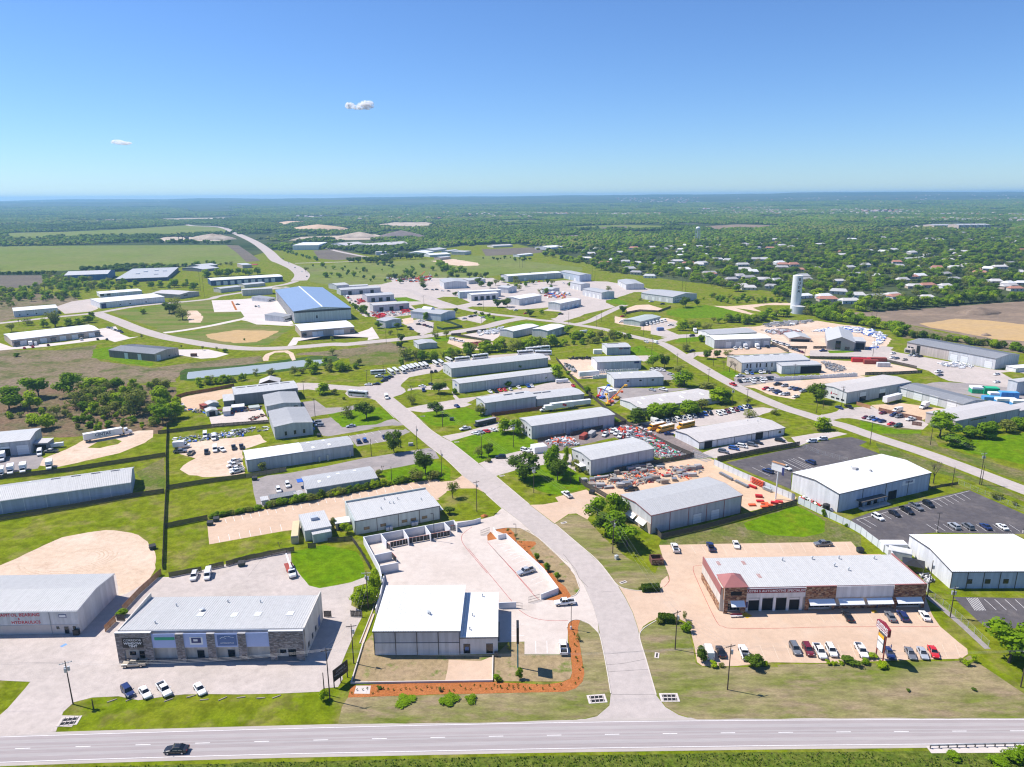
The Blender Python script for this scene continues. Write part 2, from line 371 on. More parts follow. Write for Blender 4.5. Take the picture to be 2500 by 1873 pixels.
def strip_poly(line,w):
 n=len(line);L=[];R=[]
 for i,p in enumerate(line):
  a=Vector(line[max(0,i-1)]);b=Vector(line[min(n-1,i+1)]);d=(b-a).normalized();nn=Vector((-d.y,d.x))
  ww=w[i]if isinstance(w,(list,tuple))else w
  L.append(tuple(Vector(p)+nn*ww/2));R.append(tuple(Vector(p)-nn*ww/2))
 return L+R[::-1]
def smooth_line(line,per=6):
 out=[];n=len(line)
 for i in range(n-1):
  p0,p1,p2,p3=[Vector(line[max(0,min(n-1,i+k))])for k in(-1,0,1,2)]
  for j in range(per):
   t=j/per
   out.append(tuple(.5*((2*p1)+(p2-p0)*t+(2*p0-5*p1+4*p2-p3)*t*t+(3*p1-p0-3*p2+p3)*t**3)))
 out.append(tuple(line[-1]));return out
def road(name,mat,width,*spec,smooth=True):
 line=pts_of(spec)
 if smooth:line=smooth_line(line)
 sheet(name,mat,strip_poly(line,width));return line
def marking(name,mat,spec_or_line,w,z=None):
 line=pts_of(spec_or_line)if isinstance(spec_or_line[0],str)else spec_or_line
 zz=max(gz(*p)for p in line)+.004 if z is None else z
 return sheet(name,mat,strip_poly(line,w),z=zz,record=False)
def kerb(name,*spec,h=.12,w=.22,mat='kerb'):
 line=smooth_line(pts_of(spec),3);b=MB();n=len(line);rings=[]
 for i,p in enumerate(line):
  a=Vector(line[max(0,i-1)]);c=Vector(line[min(n-1,i+1)]);d=(c-a).normalized();nn=Vector((-d.y,d.x))*w/2
  z=gz(*p);P=Vector(p)
  rings.append([(*(P-nn),z-.05),(*(P+nn),z-.05),(*(P+nn),z+h),(*(P-nn),z+h)])
 k=len(b.v)
 for r in rings:b.v+=r
 for i in range(n-1):
  for e in range(4):
   q=k+i*4;b.f.append((q+e,q+(e+1)%4,q+4+(e+1)%4,q+4+e));b.mi.append(0)
 return tag(b.build(name,mat),kind='structure')

# ---- the land, back to front
patch('meadow','lawn','D1',[(-400,690),(300,680),(1000,640),(1500,600),(1700,590)],'D2',[(200,480),(600,470),(1100,530),(1700,440)],'D3',[(200,430),(700,560),(900,640),(1500,720),(2212,800)],'D4',[(400,890),(1000,940),(2300,950)],'S',[(2760,1873),(2760,2100),(-300,2100),(-300,900)])
patch('farm_field','field_green','D1',[(-150,452),(160,445),(900,440),(1745,437),(1830,500),(1900,568),(1500,598),(1000,608),(400,640),(-150,655)])
patch('farm_field','field_green','D1',[(40,345),(500,335),(900,318),(1450,285),(1700,305),(1800,345),(1500,356),(1000,370),(400,385),(60,385)])
patch('ploughed_field','field_dark','D1',[(1745,437),(1840,440),(1930,500),(2010,560),(1900,568),(1830,500)])
patch('bare_field','field_dark','D1',[(-150,672),(420,670),(330,720),(300,760),(0,775),(-150,780)])
for mt,sp in(('quarry',('D1',[(1210,158),(1330,150),(1780,150),(1800,186),(1480,188),(1400,170)])),('quarry',('D1',[(1140,238),(1500,224),(1820,210),(1800,232),(1500,246),(1300,252)])),
               ('quarry',('D1',[(480,257),(900,237),(1150,243),(900,252)])),('quarry',('D1',[(1215,398),(1270,372),(1500,377),(1700,355),(1810,392),(1700,405),(1240,409)])),
               ('quarry',('D1',[(110,392),(180,380),(330,388),(300,402),(130,405)])),
               ('dirt_sand',('D2',[(235,265),(330,252),(500,255),(490,266),(340,270),(310,290),(280,300)])),('dirt_sand',('D2',[(360,312),(450,290),(650,293),(790,315),(800,330),(430,326)])),
               ('quarry',('D2',[(330,402),(430,375),(700,365),(1000,355),(1110,380),(1000,396),(560,402)])),('quarry',('D2',[(1000,282),(1150,262),(1400,262),(1480,275),(1400,296),(1150,302)])),
               ('quarry',('D2',[(785,262),(980,266),(980,272),(790,270)])),('quarry',('D2',[(730,121),(980,121),(960,132),(740,130)])),('field_dark',('D2',[(315,217),(930,202),(950,210),(700,222),(330,223)])),
               ('field_green',('D3',[(0,248),(390,245),(400,255),(0,262)])),('field_green',('D3',[(600,297),(980,280),(1380,290),(1340,312),(1050,320),(640,312)])),('field_dark',('D3',[(830,302),(1040,290),(1050,318),(900,319)])),
               ('soil_brown',('D3',[(1650,292),(1900,278),(2150,285),(2100,311),(1700,322)])),('gravel_dark',('D3',[(390,371),(690,360),(705,373),(400,381)])),('field_green',('D2',[(1790,252),(2212,243),(2212,262),(1820,264)])),
               ('concrete_pale',('D4',[(1240,345),(1310,310),(1380,285),(1440,300),(1330,312),(1270,340)]))):
 patch('clearing',mt,*sp)
patch('meadow','field_green','D2',[(400,590),(640,590),(700,575),(900,575),(1500,545),(1700,520),(2100,520)],'D3',[(250,560),(700,610),(700,640),(500,635),(100,665)],'D2',[(1800,690),(1100,740),(700,760),(500,720)])
patch('bare_field','field_dark','D2',[(520,480),(700,470),(960,535),(700,555),(560,540)])
patch('bare_field','field_dark','D2',[(1820,470),(2212,455)],'D3',[(420,490),(300,505),(0,520)],'D2',[(1850,520)])
patch('gravel_yard','dirt_tan','D2',[(1430,560),(1600,545),(1790,575),(1800,595),(1650,600),(1520,580)],rough=2)
patch('scrub','scrub_brown','C1',[(-100,0),(400,-20),(800,20),(900,90),(600,200),(100,270),(-100,320)],rough=4,step=15)
patch('scrub_field','scrub_brown','C1',[(-100,590),(600,600),(1050,540),(1000,640),(1090,720),(1650,790),(1940,750)],'C2',[(700,690),(1060,660),(1080,720),(900,760),(300,800),(200,830)],'C1',[(1900,940),(1500,960),(1150,960),(700,1000),(-100,1040)],rough=1.5,step=6)
patch('mown_strip','lawn_vivid','C1',[(1010,590),(1200,560),(1350,640),(1480,700),(1660,730),(1640,770),(1400,745),(1150,700),(990,680)],rough=1)
patch('wild_ground','scrub_red','C1',[(-100,1030),(700,990),(1300,960),(1700,980),(1900,1000),(1870,1130),(1900,1240),(1800,1400),(1700,1500),(-100,1560)],rough=2,step=6)
patch('pond_bank','bank_green','C2',[(170,840),(230,800),(700,770),(1100,730),(1600,660),(1880,660),(1900,700),(1700,770),(1200,840),(800,880),(300,930),(180,920)],rough=.8,step=4)
patch('scrub_field','scrub_brown','C2',[(1420,640),(2212,560)],'C3',[(300,540),(620,500),(780,540),(880,600),(850,680),(300,690),(100,680)],'C2',[(1880,665),(1450,650)],rough=1.5,step=6)
patch('scrub_field','lawn_dry','C3',[(230,670),(550,610),(830,640),(900,690),(820,740),(400,770),(240,750)],rough=1.5,step=6)
patch('bulldozed_ground','soil_brown','C6',[(150,205),(400,190),(1000,158),(1600,112),(2212,70),(2400,60),(2400,640),(2160,560),(1700,470),(1300,385),(1000,330),(500,260)],rough=1.5,step=8)
patch('bulldozed_ground','soil_gold','C6',[(1080,312),(1470,258),(1800,275),(2400,340),(2400,510),(1900,480),(1500,400),(1200,352)],rough=1.5,step=8)
patch('hedgerow_ground','scrub_brown','C6',[(780,330),(1000,335),(1400,420),(1900,500),(2250,590),(2250,640),(1900,590),(1400,500),(900,470)],rough=1.5,step=6)
# ---- industrial estate: paving first, lawns on top of it
patch('paved_yard','concrete_old','D2',[(700,760),(1050,740),(1130,720),(1100,690),(1450,690),(1900,690)],'D3',[(150,740),(560,710),(900,720),(1200,770),(1330,800),(1100,800),(980,840),(880,870),(700,900),(300,930),(0,940)],'C3',[(1500,140),(900,160),(400,240),(250,100)],rough=1)
patch('paved_yard','concrete_old','C4',[(560,170),(980,30),(1250,90),(1340,130),(1000,210),(800,320),(640,260)])
patch('paved_yard','concrete_old','C4',[(1020,20),(1230,60),(1240,90),(1000,80)])
patch('paved_yard','dirt_tan','C4',[(1450,150),(1560,110),(1700,105),(1850,150),(1900,140),(1800,170),(1470,185)])
patch('paved_yard','dirt_tan','C4',[(1330,230),(1450,255),(1900,250),(2030,290),(1990,350),(1800,400),(1560,370),(1330,300)],rough=.5)
patch('tower_access','dirt_tan','C5',[(620,118),(780,125),(1000,108),(1300,85),(1480,90),(1480,112),(1200,110),(1050,140),(1150,180),(1390,215),(1360,220),(1000,160),(860,140),(1150,232),(1130,240)],rough=.6)
patch('paved_yard','concrete_old','C5',[(-50,280),(250,290),(230,350),(100,370),(250,430),(520,420),(520,470),(160,480),(-50,440)])
patch('storage_yard','dirt_tan','C5',[(480,380),(1100,340),(1400,290),(1750,280),(2000,320),(2212,340)],'C6',[(560,370),(790,480),(690,600),(370,590),(80,600)],'C5',[(1640,660),(1450,620),(1250,560),(1250,480)],rough=.8)
patch('paved_yard','concrete_peach','C5',[(420,640),(640,590),(830,650),(800,660),(720,690),(480,665)])
patch('paved_yard','concrete_peach','C5',[(620,585),(1250,555),(1430,620),(1320,632),(800,650)])
patch('paved_yard','asphalt_grey','C5',[(840,870),(1300,850),(1380,900),(1650,880),(1500,960),(1240,945),(960,985),(860,945)])
patch('paved_yard','dirt_tan','C5',[(1240,945),(1700,915),(2212,860)],'C6',[(440,870),(560,900),(30,960)],'C5',[(1650,1000),(1500,1130),(1260,1090),(1080,1010),(960,990)],rough=.5)
patch('pipe_yard','dirt_tan','C5',[(1650,690),(2212,720)],'C6',[(700,730),(1040,800),(1100,840),(500,870),(0,860)],'C5',[(1780,860),(1700,760)],rough=.6)
patch('paved_yard','concrete_old','C6',[(-100,600),(400,590),(690,570),(840,620),(1400,720),(1900,810),(2300,830),(2300,990),(1950,1000),(1400,930),(1280,880),(1180,820),(800,720),(300,680),(-100,665)])
patch('paved_yard','dirt_sand','C6',[(560,1190),(900,1170),(1560,1260),(1300,1300),(1120,1350),(650,1250)])
patch('paved_yard','concrete_old','C6',[(170,1240),(560,1200),(660,1250),(1100,1350),(1180,1400),(1120,1455),(850,1445),(520,1370),(250,1330),(130,1290)])
patch('paved_yard','asphalt_grey','C6',[(1000,970),(1300,940),(1700,960),(2120,1010),(2400,1030),(2400,1260),(1900,1150),(1650,1090)])
for mt,sp in(('concrete_old',[(790,300),(980,262),(1150,300),(1135,400),(1010,440),(950,395),(860,335)]),('concrete_old',[(1375,250),(1640,200),(1720,262),(1640,320),(1480,285)]),('dirt_tan',[(1330,455),(1560,480),(1780,512),(1800,590),(1500,600),(1290,520)]),('concrete_white',[(1460,430),(1720,390),(1900,350),(1850,450),(1780,500)]),('concrete_old',[(420,190),(900,170),(930,215),(600,250),(440,235)]),('dirt_tan',[(800,262),(920,240),(930,300),(830,320)])):
 patch('paved_yard',mt,'C3',sp,rough=.5)
# lot behind the long blue-grey sheds, west side of the second street
patch('paved_yard','dirt_tan','C4',[(700,700),(1090,690),(1130,820),(1240,830),(1250,900),(930,910),(850,850),(780,780)],rough=.5)
patch('paved_yard','concrete_old','C4',[(1500,660),(1830,650),(1800,690),(1640,720)])
patch('paved_yard','asphalt_grey','C4',[(1640,830),(1860,810),(2010,860),(1990,920),(1860,920)])
patch('paved_yard','asphalt_grey','C4',[(1140,1000),(1330,1000),(1730,1010),(1900,1010),(2212,1005),(1980,1040),(1640,1090),(1390,1130),(1300,1200),(1150,1120)])
patch('paved_yard','concrete_old','B4',[(170,130),(300,110),(560,60),(900,0),(1340,-20),(1480,0),(1340,40),(1240,80),(700,160),(440,260),(300,200)])
patch('paved_yard','concrete_old','B4',[(760,400),(900,350),(1380,240),(1500,230),(1560,290),(1640,300),(900,440)])
patch('paved_yard','gravel_dark','B3',[(1150,290),(1450,190),(1950,110),(2212,150)],'B4',[(880,430),(640,450),(350,420),(0,250)],'B3',[(1460,340),(1250,400)],rough=.5)
patch('paved_yard','concrete_old','C3',[(900,900)],'C3',[(960,1000),(1260,960),(1380,1080),(1420,1120),(1600,1100),(2212,990)],'C4',[(820,900),(870,960),(900,1000),(500,1050),(-100,1090)],'C3',[(1500,1170),(1560,1180),(1480,1210),(1030,1270),(880,1250),(840,1220),(1080,1180),(1380,1130),(1300,1030),(950,1020),(860,1040)])
patch('paved_yard','concrete_old','B3',[(290,240),(480,205),(780,120),(830,100),(960,90),(975,180),(760,200),(560,230),(370,285)])
patch('paved_yard','concrete_old','B3',[(620,485),(860,400),(1010,370),(1100,350),(1250,390),(1450,400),(1500,560),(1400,500),(1215,495),(980,540),(770,600)])
patch('bus_yard','concrete_old','C3',[(640,900),(780,830),(1000,770),(1240,730),(1800,650),(2212,620)],'C4',[(620,640),(640,700),(0,690)],'C3',[(1240,800),(1200,830),(880,890),(800,960),(780,1000),(700,960)])
# centre-west: yards and drives left of the main street
patch('paved_yard','concrete_old','C2',[(1430,950),(1560,950),(1900,965),(2212,985),(2212,1030),(1700,1040),(1560,1020),(1450,1030)])
patch('paved_yard','asphalt_grey','C2',[(1470,1160),(1640,1140),(1750,1220),(1900,1215),(2212,1175),(2212,1230),(2000,1260),(1690,1300),(1580,1320)])
patch('paved_yard','asphalt_grey','B2',[(960,100),(1150,68),(1240,150),(1500,125),(1700,85),(1800,140),(1600,158),(1110,242),(1060,235)])
patch('paved_yard','asphalt_grey','B2',[(1290,240),(1580,188),(1790,165),(1850,200),(1760,240),(1640,285),(1370,332)])
patch('sand_yard','dirt_sand','C2',[(190,1110),(450,1050),(740,1010),(760,1080),(630,1120),(470,1180),(420,1230),(240,1250),(180,1180)],rough=.4)
patch('paved_yard','concrete_white','C2',[(490,1320),(760,1270),(1060,1235),(1140,1370),(520,1425)])
patch('dirt_yard','dirt_tan','B1',[(1560,330),(1700,300),(1900,270),(2212,245)],'B2',[(490,225),(560,290),(345,360),(345,480),(360,575),(190,600),(0,610)],'B1',[(1900,610),(1700,590),(1620,540),(1700,470),(1760,440),(1620,400)],rough=.8)
patch('paved_yard','asphalt_grey','B2',[(425,640),(560,595),(740,575),(1100,508),(1420,440),(1800,380),(2020,345),(2070,370),(2110,440),(2060,445),(1890,490),(1520,565),(900,800),(560,875),(470,870),(440,750)])
patch('paved_yard','concrete_peach','B2',[(20,1005),(500,905),(1100,792),(1700,682),(2080,625),(2110,640)],'B3',[(280,650),(400,640),(475,590),(570,655),(690,755),(600,710),(450,710),(330,735),(355,770),(250,797)],'B2',[(2120,810),(1260,970),(1160,1010),(1140,1050),(720,1092),(40,1214)])
patch('paved_yard','asphalt_grey','B1',[(-80,480),(60,400),(330,390),(400,440),(340,530),(-80,600)])
patch('dirt_yard','dirt_tan','B1',[(360,505),(390,440),(600,360),(760,272),(1100,222),(1250,190),(1380,185),(1375,250),(1300,300),(1080,390),(700,480),(500,522)],rough=.5)
patch('grass_island','lawn','B1',[(790,345),(880,290),(1040,265),(1095,285),(1060,312),(900,347)],rough=.4)
patch('grass_strip','lawn_dry','B1',[(1230,560),(1480,430),(1480,730),(1310,750)],rough=.6)
# east side of the main street
patch('paved_yard','concrete_peach','B3',[(1085,858),(1200,855),(1340,830),(1310,790),(1590,720),(1680,780),(1720,790),(1600,990),(1500,935),(1430,940),(1305,1025)])
patch('scaffold_yard','dirt_sand','B3',[(1600,660),(1700,620),(2212,530)],'B4',[(350,490),(640,450),(860,440),(1000,500),(1640,790),(1620,820),(1220,915),(1150,880),(60,780),(0,790)],'B3',[(1770,800),(1660,740)],rough=.4)
patch('parking_lot','asphalt_dark','B4',[(1005,478),(1660,337),(1720,312)],'B5',[(240,312),(520,262),(660,248),(800,290),(728,325),(910,398),(500,490),(120,575),(110,720)],'B4',[(1590,718)])
patch('forecourt','concrete_old','B4',[(1590,250),(1800,215),(2010,200),(2100,220),(1720,305),(1660,330)])
patch('parking_lot','asphalt_dark','B5',[(650,992),(820,930),(1000,890),(1380,800),(1720,725),(2212,942),(2500,1060),(2500,1125),(1420,1107),(1190,1127),(1160,1285),(1000,1292),(930,1212),(840,1130),(750,1070)])
patch('parking_lot','asphalt_dark','A4',[(1640,365),(2500,380),(2500,610),(1900,600),(1830,550),(1700,430)])
patch('rear_lawn','lawn_dry','B4',[(430,1160),(1200,1000),(1640,850),(2212,1130),(2230,1290),(2130,1186),(400,1216)],rough=.3)
patch('rear_lawn','lawn_vivid','B4',[(1160,1020),(1400,940),(1640,865),(1780,930),(1900,1010),(1890,1100),(1700,1150),(1400,1130),(1200,1080)],rough=1.2)
patch('field','lawn_vivid','B5',[(1450,320),(1900,260),(2500,160),(2500,560),(2100,470),(1700,390)],rough=1.5)
patch('verge','lawn_dry','B5',[(530,90),(700,85),(1000,150),(1250,180),(1400,250),(1440,330),(2212,560),(2500,660),(2500,760),(2212,655),(1400,365),(1090,268),(680,148)],rough=.5)
patch('verge','lawn_dry','B5',[(910,400),(1130,455),(1400,560),(1720,640),(2212,830),(2500,960),(2500,870),(2212,790),(1500,510),(880,300)],rough=.5)
patch('green_lawn','lawn_vivid','B3',[(360,290),(560,230),(790,195),(960,200),(1130,280),(1100,340),(1000,370),(860,405),(620,480),(500,410)],rough=.3)
patch('green_lawn','lawn_vivid','B3',[(960,545),(1215,500),(1420,510),(1540,600),(1580,710),(1330,770),(1130,720),(1000,640)],rough=.6)
patch('green_lawn','lawn_vivid','A2',[(345,20),(350,100),(400,180),(480,280),(560,300),(700,275),(800,255),(905,215),(890,100),(840,20),(600,-30)],rough=.3)
patch('green_lawn','lawn','B2',[(50,1215),(720,1095),(780,1200),(800,1240),(200,1390),(30,1440),(-60,1400),(-60,1250)],rough=.3)
for sp in(('C3',[(0,900),(300,840),(420,880),(560,930),(500,960),(400,985),(340,992),(0,965)]),('C3',[(790,965),(900,890),(1230,845),(1290,890),(1200,960),(960,1000),(840,1020)]),('C3',[(960,1310),(1080,1270),(1500,1215),(1800,1330),(1500,1400),(1200,1420),(1100,1400)]),
           ('C3',[(710,1100),(860,1060),(1330,1020),(1360,1090),(1100,1170),(850,1225),(780,1180)]),('C2',[(1460,1100),(1500,1035),(1960,1020),(1980,1090),(2212,1140),(2212,1170),(1900,1205),(1740,1215),(1640,1135)]),
           ('C3',[(0,1290),(330,1230),(560,1215),(720,1330),(520,1400),(160,1430)]),('C3',[(430,1440),(700,1410),(850,1430),(820,1460)]),('B2',[(1370,335),(1640,290),(1750,250),(1890,230),(2020,345),(1800,378),(1420,435)]),
           ('B2',[(1540,555),(1890,495),(2050,450),(2110,460),(2212,540),(2212,640),(2110,622),(1700,672)]),('B3',[(260,800),(335,740),(450,715),(590,715),(690,770),(830,890),(760,955),(640,985),(410,1000),(330,900)]),
           ('C4',[(650,640),(1000,550),(1195,540),(1195,640),(1080,665),(720,695)]),('C4',[(1500,570),(1620,545),(1830,645),(1510,655)]),('C4',[(1620,780),(1700,720),(1920,700),(2060,780),(2000,860),(1860,810),(1640,820)]),
           ('C5',[(100,555),(520,520),(580,575),(430,600),(330,630),(230,635)]),('C5',[(200,515),(250,470),(480,450),(520,500)]),('C5',[(290,670),(440,660),(520,690),(730,672),(800,690),(520,718),(390,715)]),
           ('C5',[(475,775),(520,755),(760,740),(800,770),(520,800)]),('C5',[(610,845),(830,810),(910,860),(850,890),(720,900)]),('C5',[(1000,1005),(1240,1080),(1500,1130),(1900,1160),(2030,1200),(1960,1260),(1830,1290),(1700,1300),(1400,1180),(1160,1080)]),
           ('C5',[(1150,1290),(1300,1250),(1700,1380),(1850,1450),(1700,1475),(1500,1400),(1380,1380)]),('C6',[(90,600),(370,605),(370,650),(130,655)]),('C6',[(850,865),(1110,845),(1200,830),(1310,930),(1150,965),(980,935)]),('C6',[(1960,840),(2100,830),(2400,880),(2400,930),(2100,915)]),
           ('C6',[(180,1345),(300,1330),(560,1390),(850,1455),(1100,1465),(1100,1500),(600,1500)]),('C6',[(1100,1475),(1240,1440),(1350,1465),(1400,1520),(1100,1520)]),
           ('C4',[(320,235),(560,170),(760,185),(690,250),(500,275)]),('C4',[(160,320),(380,280),(620,320),(440,345)]),('C4',[(770,290),(1000,220),(1230,190),(1000,300),(840,312)]),('C4',[(1040,340),(1100,300),(1330,310),(1620,350),(1600,400),(1900,460),(1700,460)]),
           ('C4',[(1230,60),(1360,40),(1480,90),(1440,118),(1280,90)]),('C4',[(870,370),(900,360),(1180,400),(1100,420),(900,420)]),('C3',[(900,115),(1050,95),(1200,140),(950,155)]),('C3',[(720,30),(850,25),(1010,70),(750,75)]),('C3',[(1120,55),(1250,20),(1420,25),(1540,85),(1350,125)]),
           ('C3',[(1490,145),(1560,125),(1900,130),(2020,190),(1900,215),(1650,175)]),('C3',[(1590,210),(1660,210),(1960,260),(1900,290),(1740,275)]),('C3',[(1300,300),(1500,275),(1700,320),(1650,350),(1330,400),(1150,400)]),('C3',[(530,430),(620,370),(850,370),(1000,415),(960,440),(560,465)]),
           ('C3',[(1120,470),(1200,450),(1330,465),(1290,500),(1180,505)]),('C5',[(1900,1340),(2100,1330),(2212,1350),(2212,1450),(2100,1430)])):
 patch('green_lawn','lawn' if len(PATCHES)%3 else 'lawn_vivid',*sp,rough=.3)
patch('hill_lawn','lawn_vivid','C5',[(120,175),(300,135),(560,110),(760,150),(1000,232),(800,245),(300,255),(130,215)],rough=1.5)
# north-west: new street, graded lots, pond
patch('graded_lot','terraced_grass','C1',[(1200,180),(1500,150),(1820,95),(2212,60)],'C2',[(500,60),(560,185),(810,180),(900,235),(450,340),(0,405),(-80,400)],'C1',[(1700,360),(1400,270)],rough=.6)
patch('graded_lot','dirt_tan','C2',[(240,170),(360,170),(430,240),(400,300),(270,300),(250,230)],rough=1.0)
patch('graded_lot','terraced_grass','C2',[(60,435),(400,380),(700,300),(900,290),(1100,340),(1400,350),(1290,420),(1120,545),(800,545),(400,510),(200,480)])
patch('graded_lot','soil_gold','C2',[(450,430),(780,380),(1250,390),(1180,430),(1000,510),(760,520),(500,480)],rough=1.5)
patch('factory_apron','concrete_pale','C2',[(515,60),(700,55),(1080,30),(1230,60),(1400,310),(1300,330),(1000,320),(900,285),(820,270),(870,235),(830,180),(545,186)])
road('drive','concrete_pale',7.5,'C2',[(0,410),(200,385),(500,335),(800,272),(900,262),(1100,310),(1400,330)])
patch('plant_bed','mulch','C2',[(725,70),(745,68),(795,165),(770,165)])
patch('shop_apron','concrete_pale','C2',[(1330,560),(1400,460),(1480,460),(2060,420),(2212,370)],'C3',[(480,345),(560,470),(430,490),(440,460),(0,440)],'C2',[(1450,500),(1430,540)])
patch('shop_apron','concrete_pale','C2',[(150,590),(480,590),(620,620),(700,640),(560,680),(400,690),(160,650)])
patch('shop_apron','concrete_pale','C1',[(-60,500),(130,565),(700,510),(1080,450),(1060,370),(1250,340),(1300,420),(1400,460),(1500,450),(1240,510),(1150,480),(500,560),(0,600),(-100,590)])
patch('shop_apron','concrete_old','C1',[(600,130),(780,70),(1000,40),(1060,150),(980,180),(700,205)])
patch('bank_stone','dirt_tan','C2',[(1065,680),(1100,640),(1200,605),(1340,600),(1400,630),(1425,700),(1385,712),(1350,640),(1300,620),(1200,625),(1140,660),(1130,712),(1075,715)],rough=.2)
sheet('pond','pond_water',wobble(pts_of(('C2',[(250,880),(260,835),(600,800),(1100,750),(1500,705),(1760,698),(1780,715),(1640,760),(1300,800),(1000,845),(560,885),(250,910)])),.4,3))
# ---- the roads
NW=road('new_street','concrete_street',12.5,'C1',[(1030,195),(1250,275),(1500,375),(1800,460)],'C2',[(250,500),(450,535),(700,565),(1000,582),(1400,568),(1800,535)],'C3',[(200,535),(500,505),(800,478),(1100,442),(1400,398),(1700,345),(1900,290),(2100,255)])
road('cross_street','concrete_street',9.5,'C1',[(-100,318),(600,240),(1040,195),(1500,120),(2212,52)],'D1',[(1690,832),(1900,800),(2212,762)],'D2',[(120,772),(300,742),(390,715)])
road('overpass_road','concrete_street',22,'D1',[(1400,268),(1480,288),(1700,300),(1830,352),(1960,412),(2060,480),(2130,550)],'D2',[(290,575),(380,615),(435,665),(410,712)])
road('lane','concrete_street',10,'D2',[(590,455),(660,472),(740,492),(960,535)])
road('lane','concrete_street',9,'D2',[(380,578),(600,572),(830,565)])
ST2=road('second_street','concrete_street',8.6,'B5',[(2700,905),(2212,725),(1700,530),(1300,385),(900,255),(600,150)],'C5',[(1880,1375),(1650,1300),(1400,1222),(1150,1120),(980,1040),(830,965),(650,868),(500,780),(330,680),(180,582),(40,515)],'C4',[(1650,478),(1450,430),(1200,368),(950,328),(700,290),(480,268),(250,235),(0,208)],'C3',[(1560,170),(1400,130),(1200,68),(1060,15)],'D2',[(1360,830),(1260,785),(1100,768)])
road('side_street','concrete_street',8,'C4',[(880,322),(1040,290),(1200,215),(1340,150),(1440,110)])
road('side_street','concrete_street',8,'C5',[(60,500),(200,465),(420,430)])
road('side_street','concrete_street',8.5,'C6',[(60,1330),(250,1290),(420,1250)])
road('side_street','concrete_street',8,'C5',[(330,690),(420,640),(560,628)])
road('side_street','concrete_street',8,'C6',[(-100,640),(300,640),(660,600),(740,560)])
road('side_street','concrete_street',7,'B4',[(1980,80),(1850,60)])
# main street with its flares and turning circle
patch('main_street','concrete_street','A3',[(640,1308),(800,1272),(895,1190),(905,1100),(872,900),(832,700),(808,560),(770,430),(700,270),(600,120)],'B3',[(1330,1310),(1130,1130),(1000,1012),(830,882),(620,702),(470,590),(330,450),(170,330)],'C3',[(880,1460),(730,1330),(520,1140),(440,1112),(235,1108),(188,1065),(215,1032),(0,1022),(0,968),(340,994),(410,984),(560,968),(640,930),(760,860),(820,930),(785,985),(830,1015),(845,1045),(800,1075),(705,1105),(850,1222),(960,1312),(1080,1410)],'B3',[(65,68),(200,190),(290,248),(370,288),(620,490),(780,602),(1080,857),(1300,1027),(1500,1192),(1700,1372)],'A3',[(890,190),(960,282),(1020,382),(1070,482),(1110,602),(1130,702),(1170,832),(1210,972),(1250,1112),(1320,1202),(1420,1262),(1560,1303)])
# highway
HT=[(-400,1812),(0,1798),(350,1787),(700,1777.5),(1000,1770),(1300,1764),(1600,1759.5),(1900,1757),(2200,1755.5),(2500,1755),(2900,1756)]
HB=[(-400,1880),(0,1864),(350,1853),(700,1843.5),(1000,1837.5),(1300,1831.5),(1600,1827),(1900,1823),(2200,1820),(2500,1817),(2900,1815)]
ht=smooth_line(pts_of(('S',HT)));hb=smooth_line(pts_of(('S',HB)))
def off(a,b,t):return[tuple(Vector(p).lerp(Vector(q),t))for p,q in zip(a,b)]
sheet('highway_shoulder','highway_shoulder',off(ht,hb,-.10)+off(ht,hb,1.10)[::-1])
sheet('highway','highway_asphalt',ht+hb[::-1])
G('tyre_track',(0.40,0.365,0.355),(0.375,0.345,0.34),.2,1.2,amp=.10,stretch=(.06,1,1))
for t0,t1 in((.17,.30),(.40,.45),(.50,.56),(.68,.80)):
 sheet('wheel_track','tyre_track',off(ht,hb,t0)+off(ht,hb,t1)[::-1],z=LAYER[0]+.004,record=False)
def edge_line(t,mat,w=.14):
 l=off(ht,hb,t);marking('edge_line',mat,l,w,z=LAYER[0]+.008)
edge_line(.03,'paint_white');edge_line(.965,'paint_white')
mid=off(ht,hb,.49);acc=0.0;seg=[]
x0d=ground('A1',(115,1518)).x
def on_line(line,x):
 for a,b in zip(line,line[1:]):
  if a[0]<=x<=b[0]:t=(x-a[0])/(b[0]-a[0]);return(x,a[1]+(b[1]-a[1])*t)
k=-4
while True:
 xs=x0d+12.19*k;k+=1
 if xs>118:break
 p,q=on_line(mid,xs),on_line(mid,xs+3.05)
 if p and q:marking('lane_dash','paint_white',[p,q],.15,z=LAYER[0]+.008)
# ---- foreground lots
patch('old_paving','concrete_old','A1',[(-250,1445),(-250,1270),(0,1262),(60,1210),(190,1060),(230,1010),(0,1000),(-250,1000),(-250,200),(890,190),(1130,225),(1230,215),(1290,215),(1530,165),(1600,140),(1800,100),(2176,10)],'A2',[(340,20),(345,100),(400,180),(480,280),(560,300),(700,275),(800,255),(905,215),(930,260),(820,290),(800,430),(880,470),(885,515),(850,580),(760,790),(725,880),(735,990),(700,1050),(590,1060),(560,1085),(240,1100),(0,1105)],'A1',[(1900,1105),(1400,1105),(1300,1115),(1050,1150),(900,1120),(700,1130),(560,1165),(480,1240),(445,1330),(425,1388),(0,1424)],rough=.12)
patch('dirt_yard','dirt_tan','B1',[(-300,1520),(0,1405),(150,1340),(400,1220),(560,1150),(800,1105),(950,1085),(1100,1100),(1250,1130),(1330,1190),(1390,1280),(1400,1390)],'A1',[(1170,100),(1180,150),(1130,230),(960,340),(900,360),(880,200),(0,210),(-250,220)],rough=.6)
patch('south_verge','rough_grass','S',[(-400,1893),(0,1877),(400,1868),(800,1858),(1300,1846),(1900,1837),(2900,1830),(2900,2000),(-400,2040)],rough=.3)
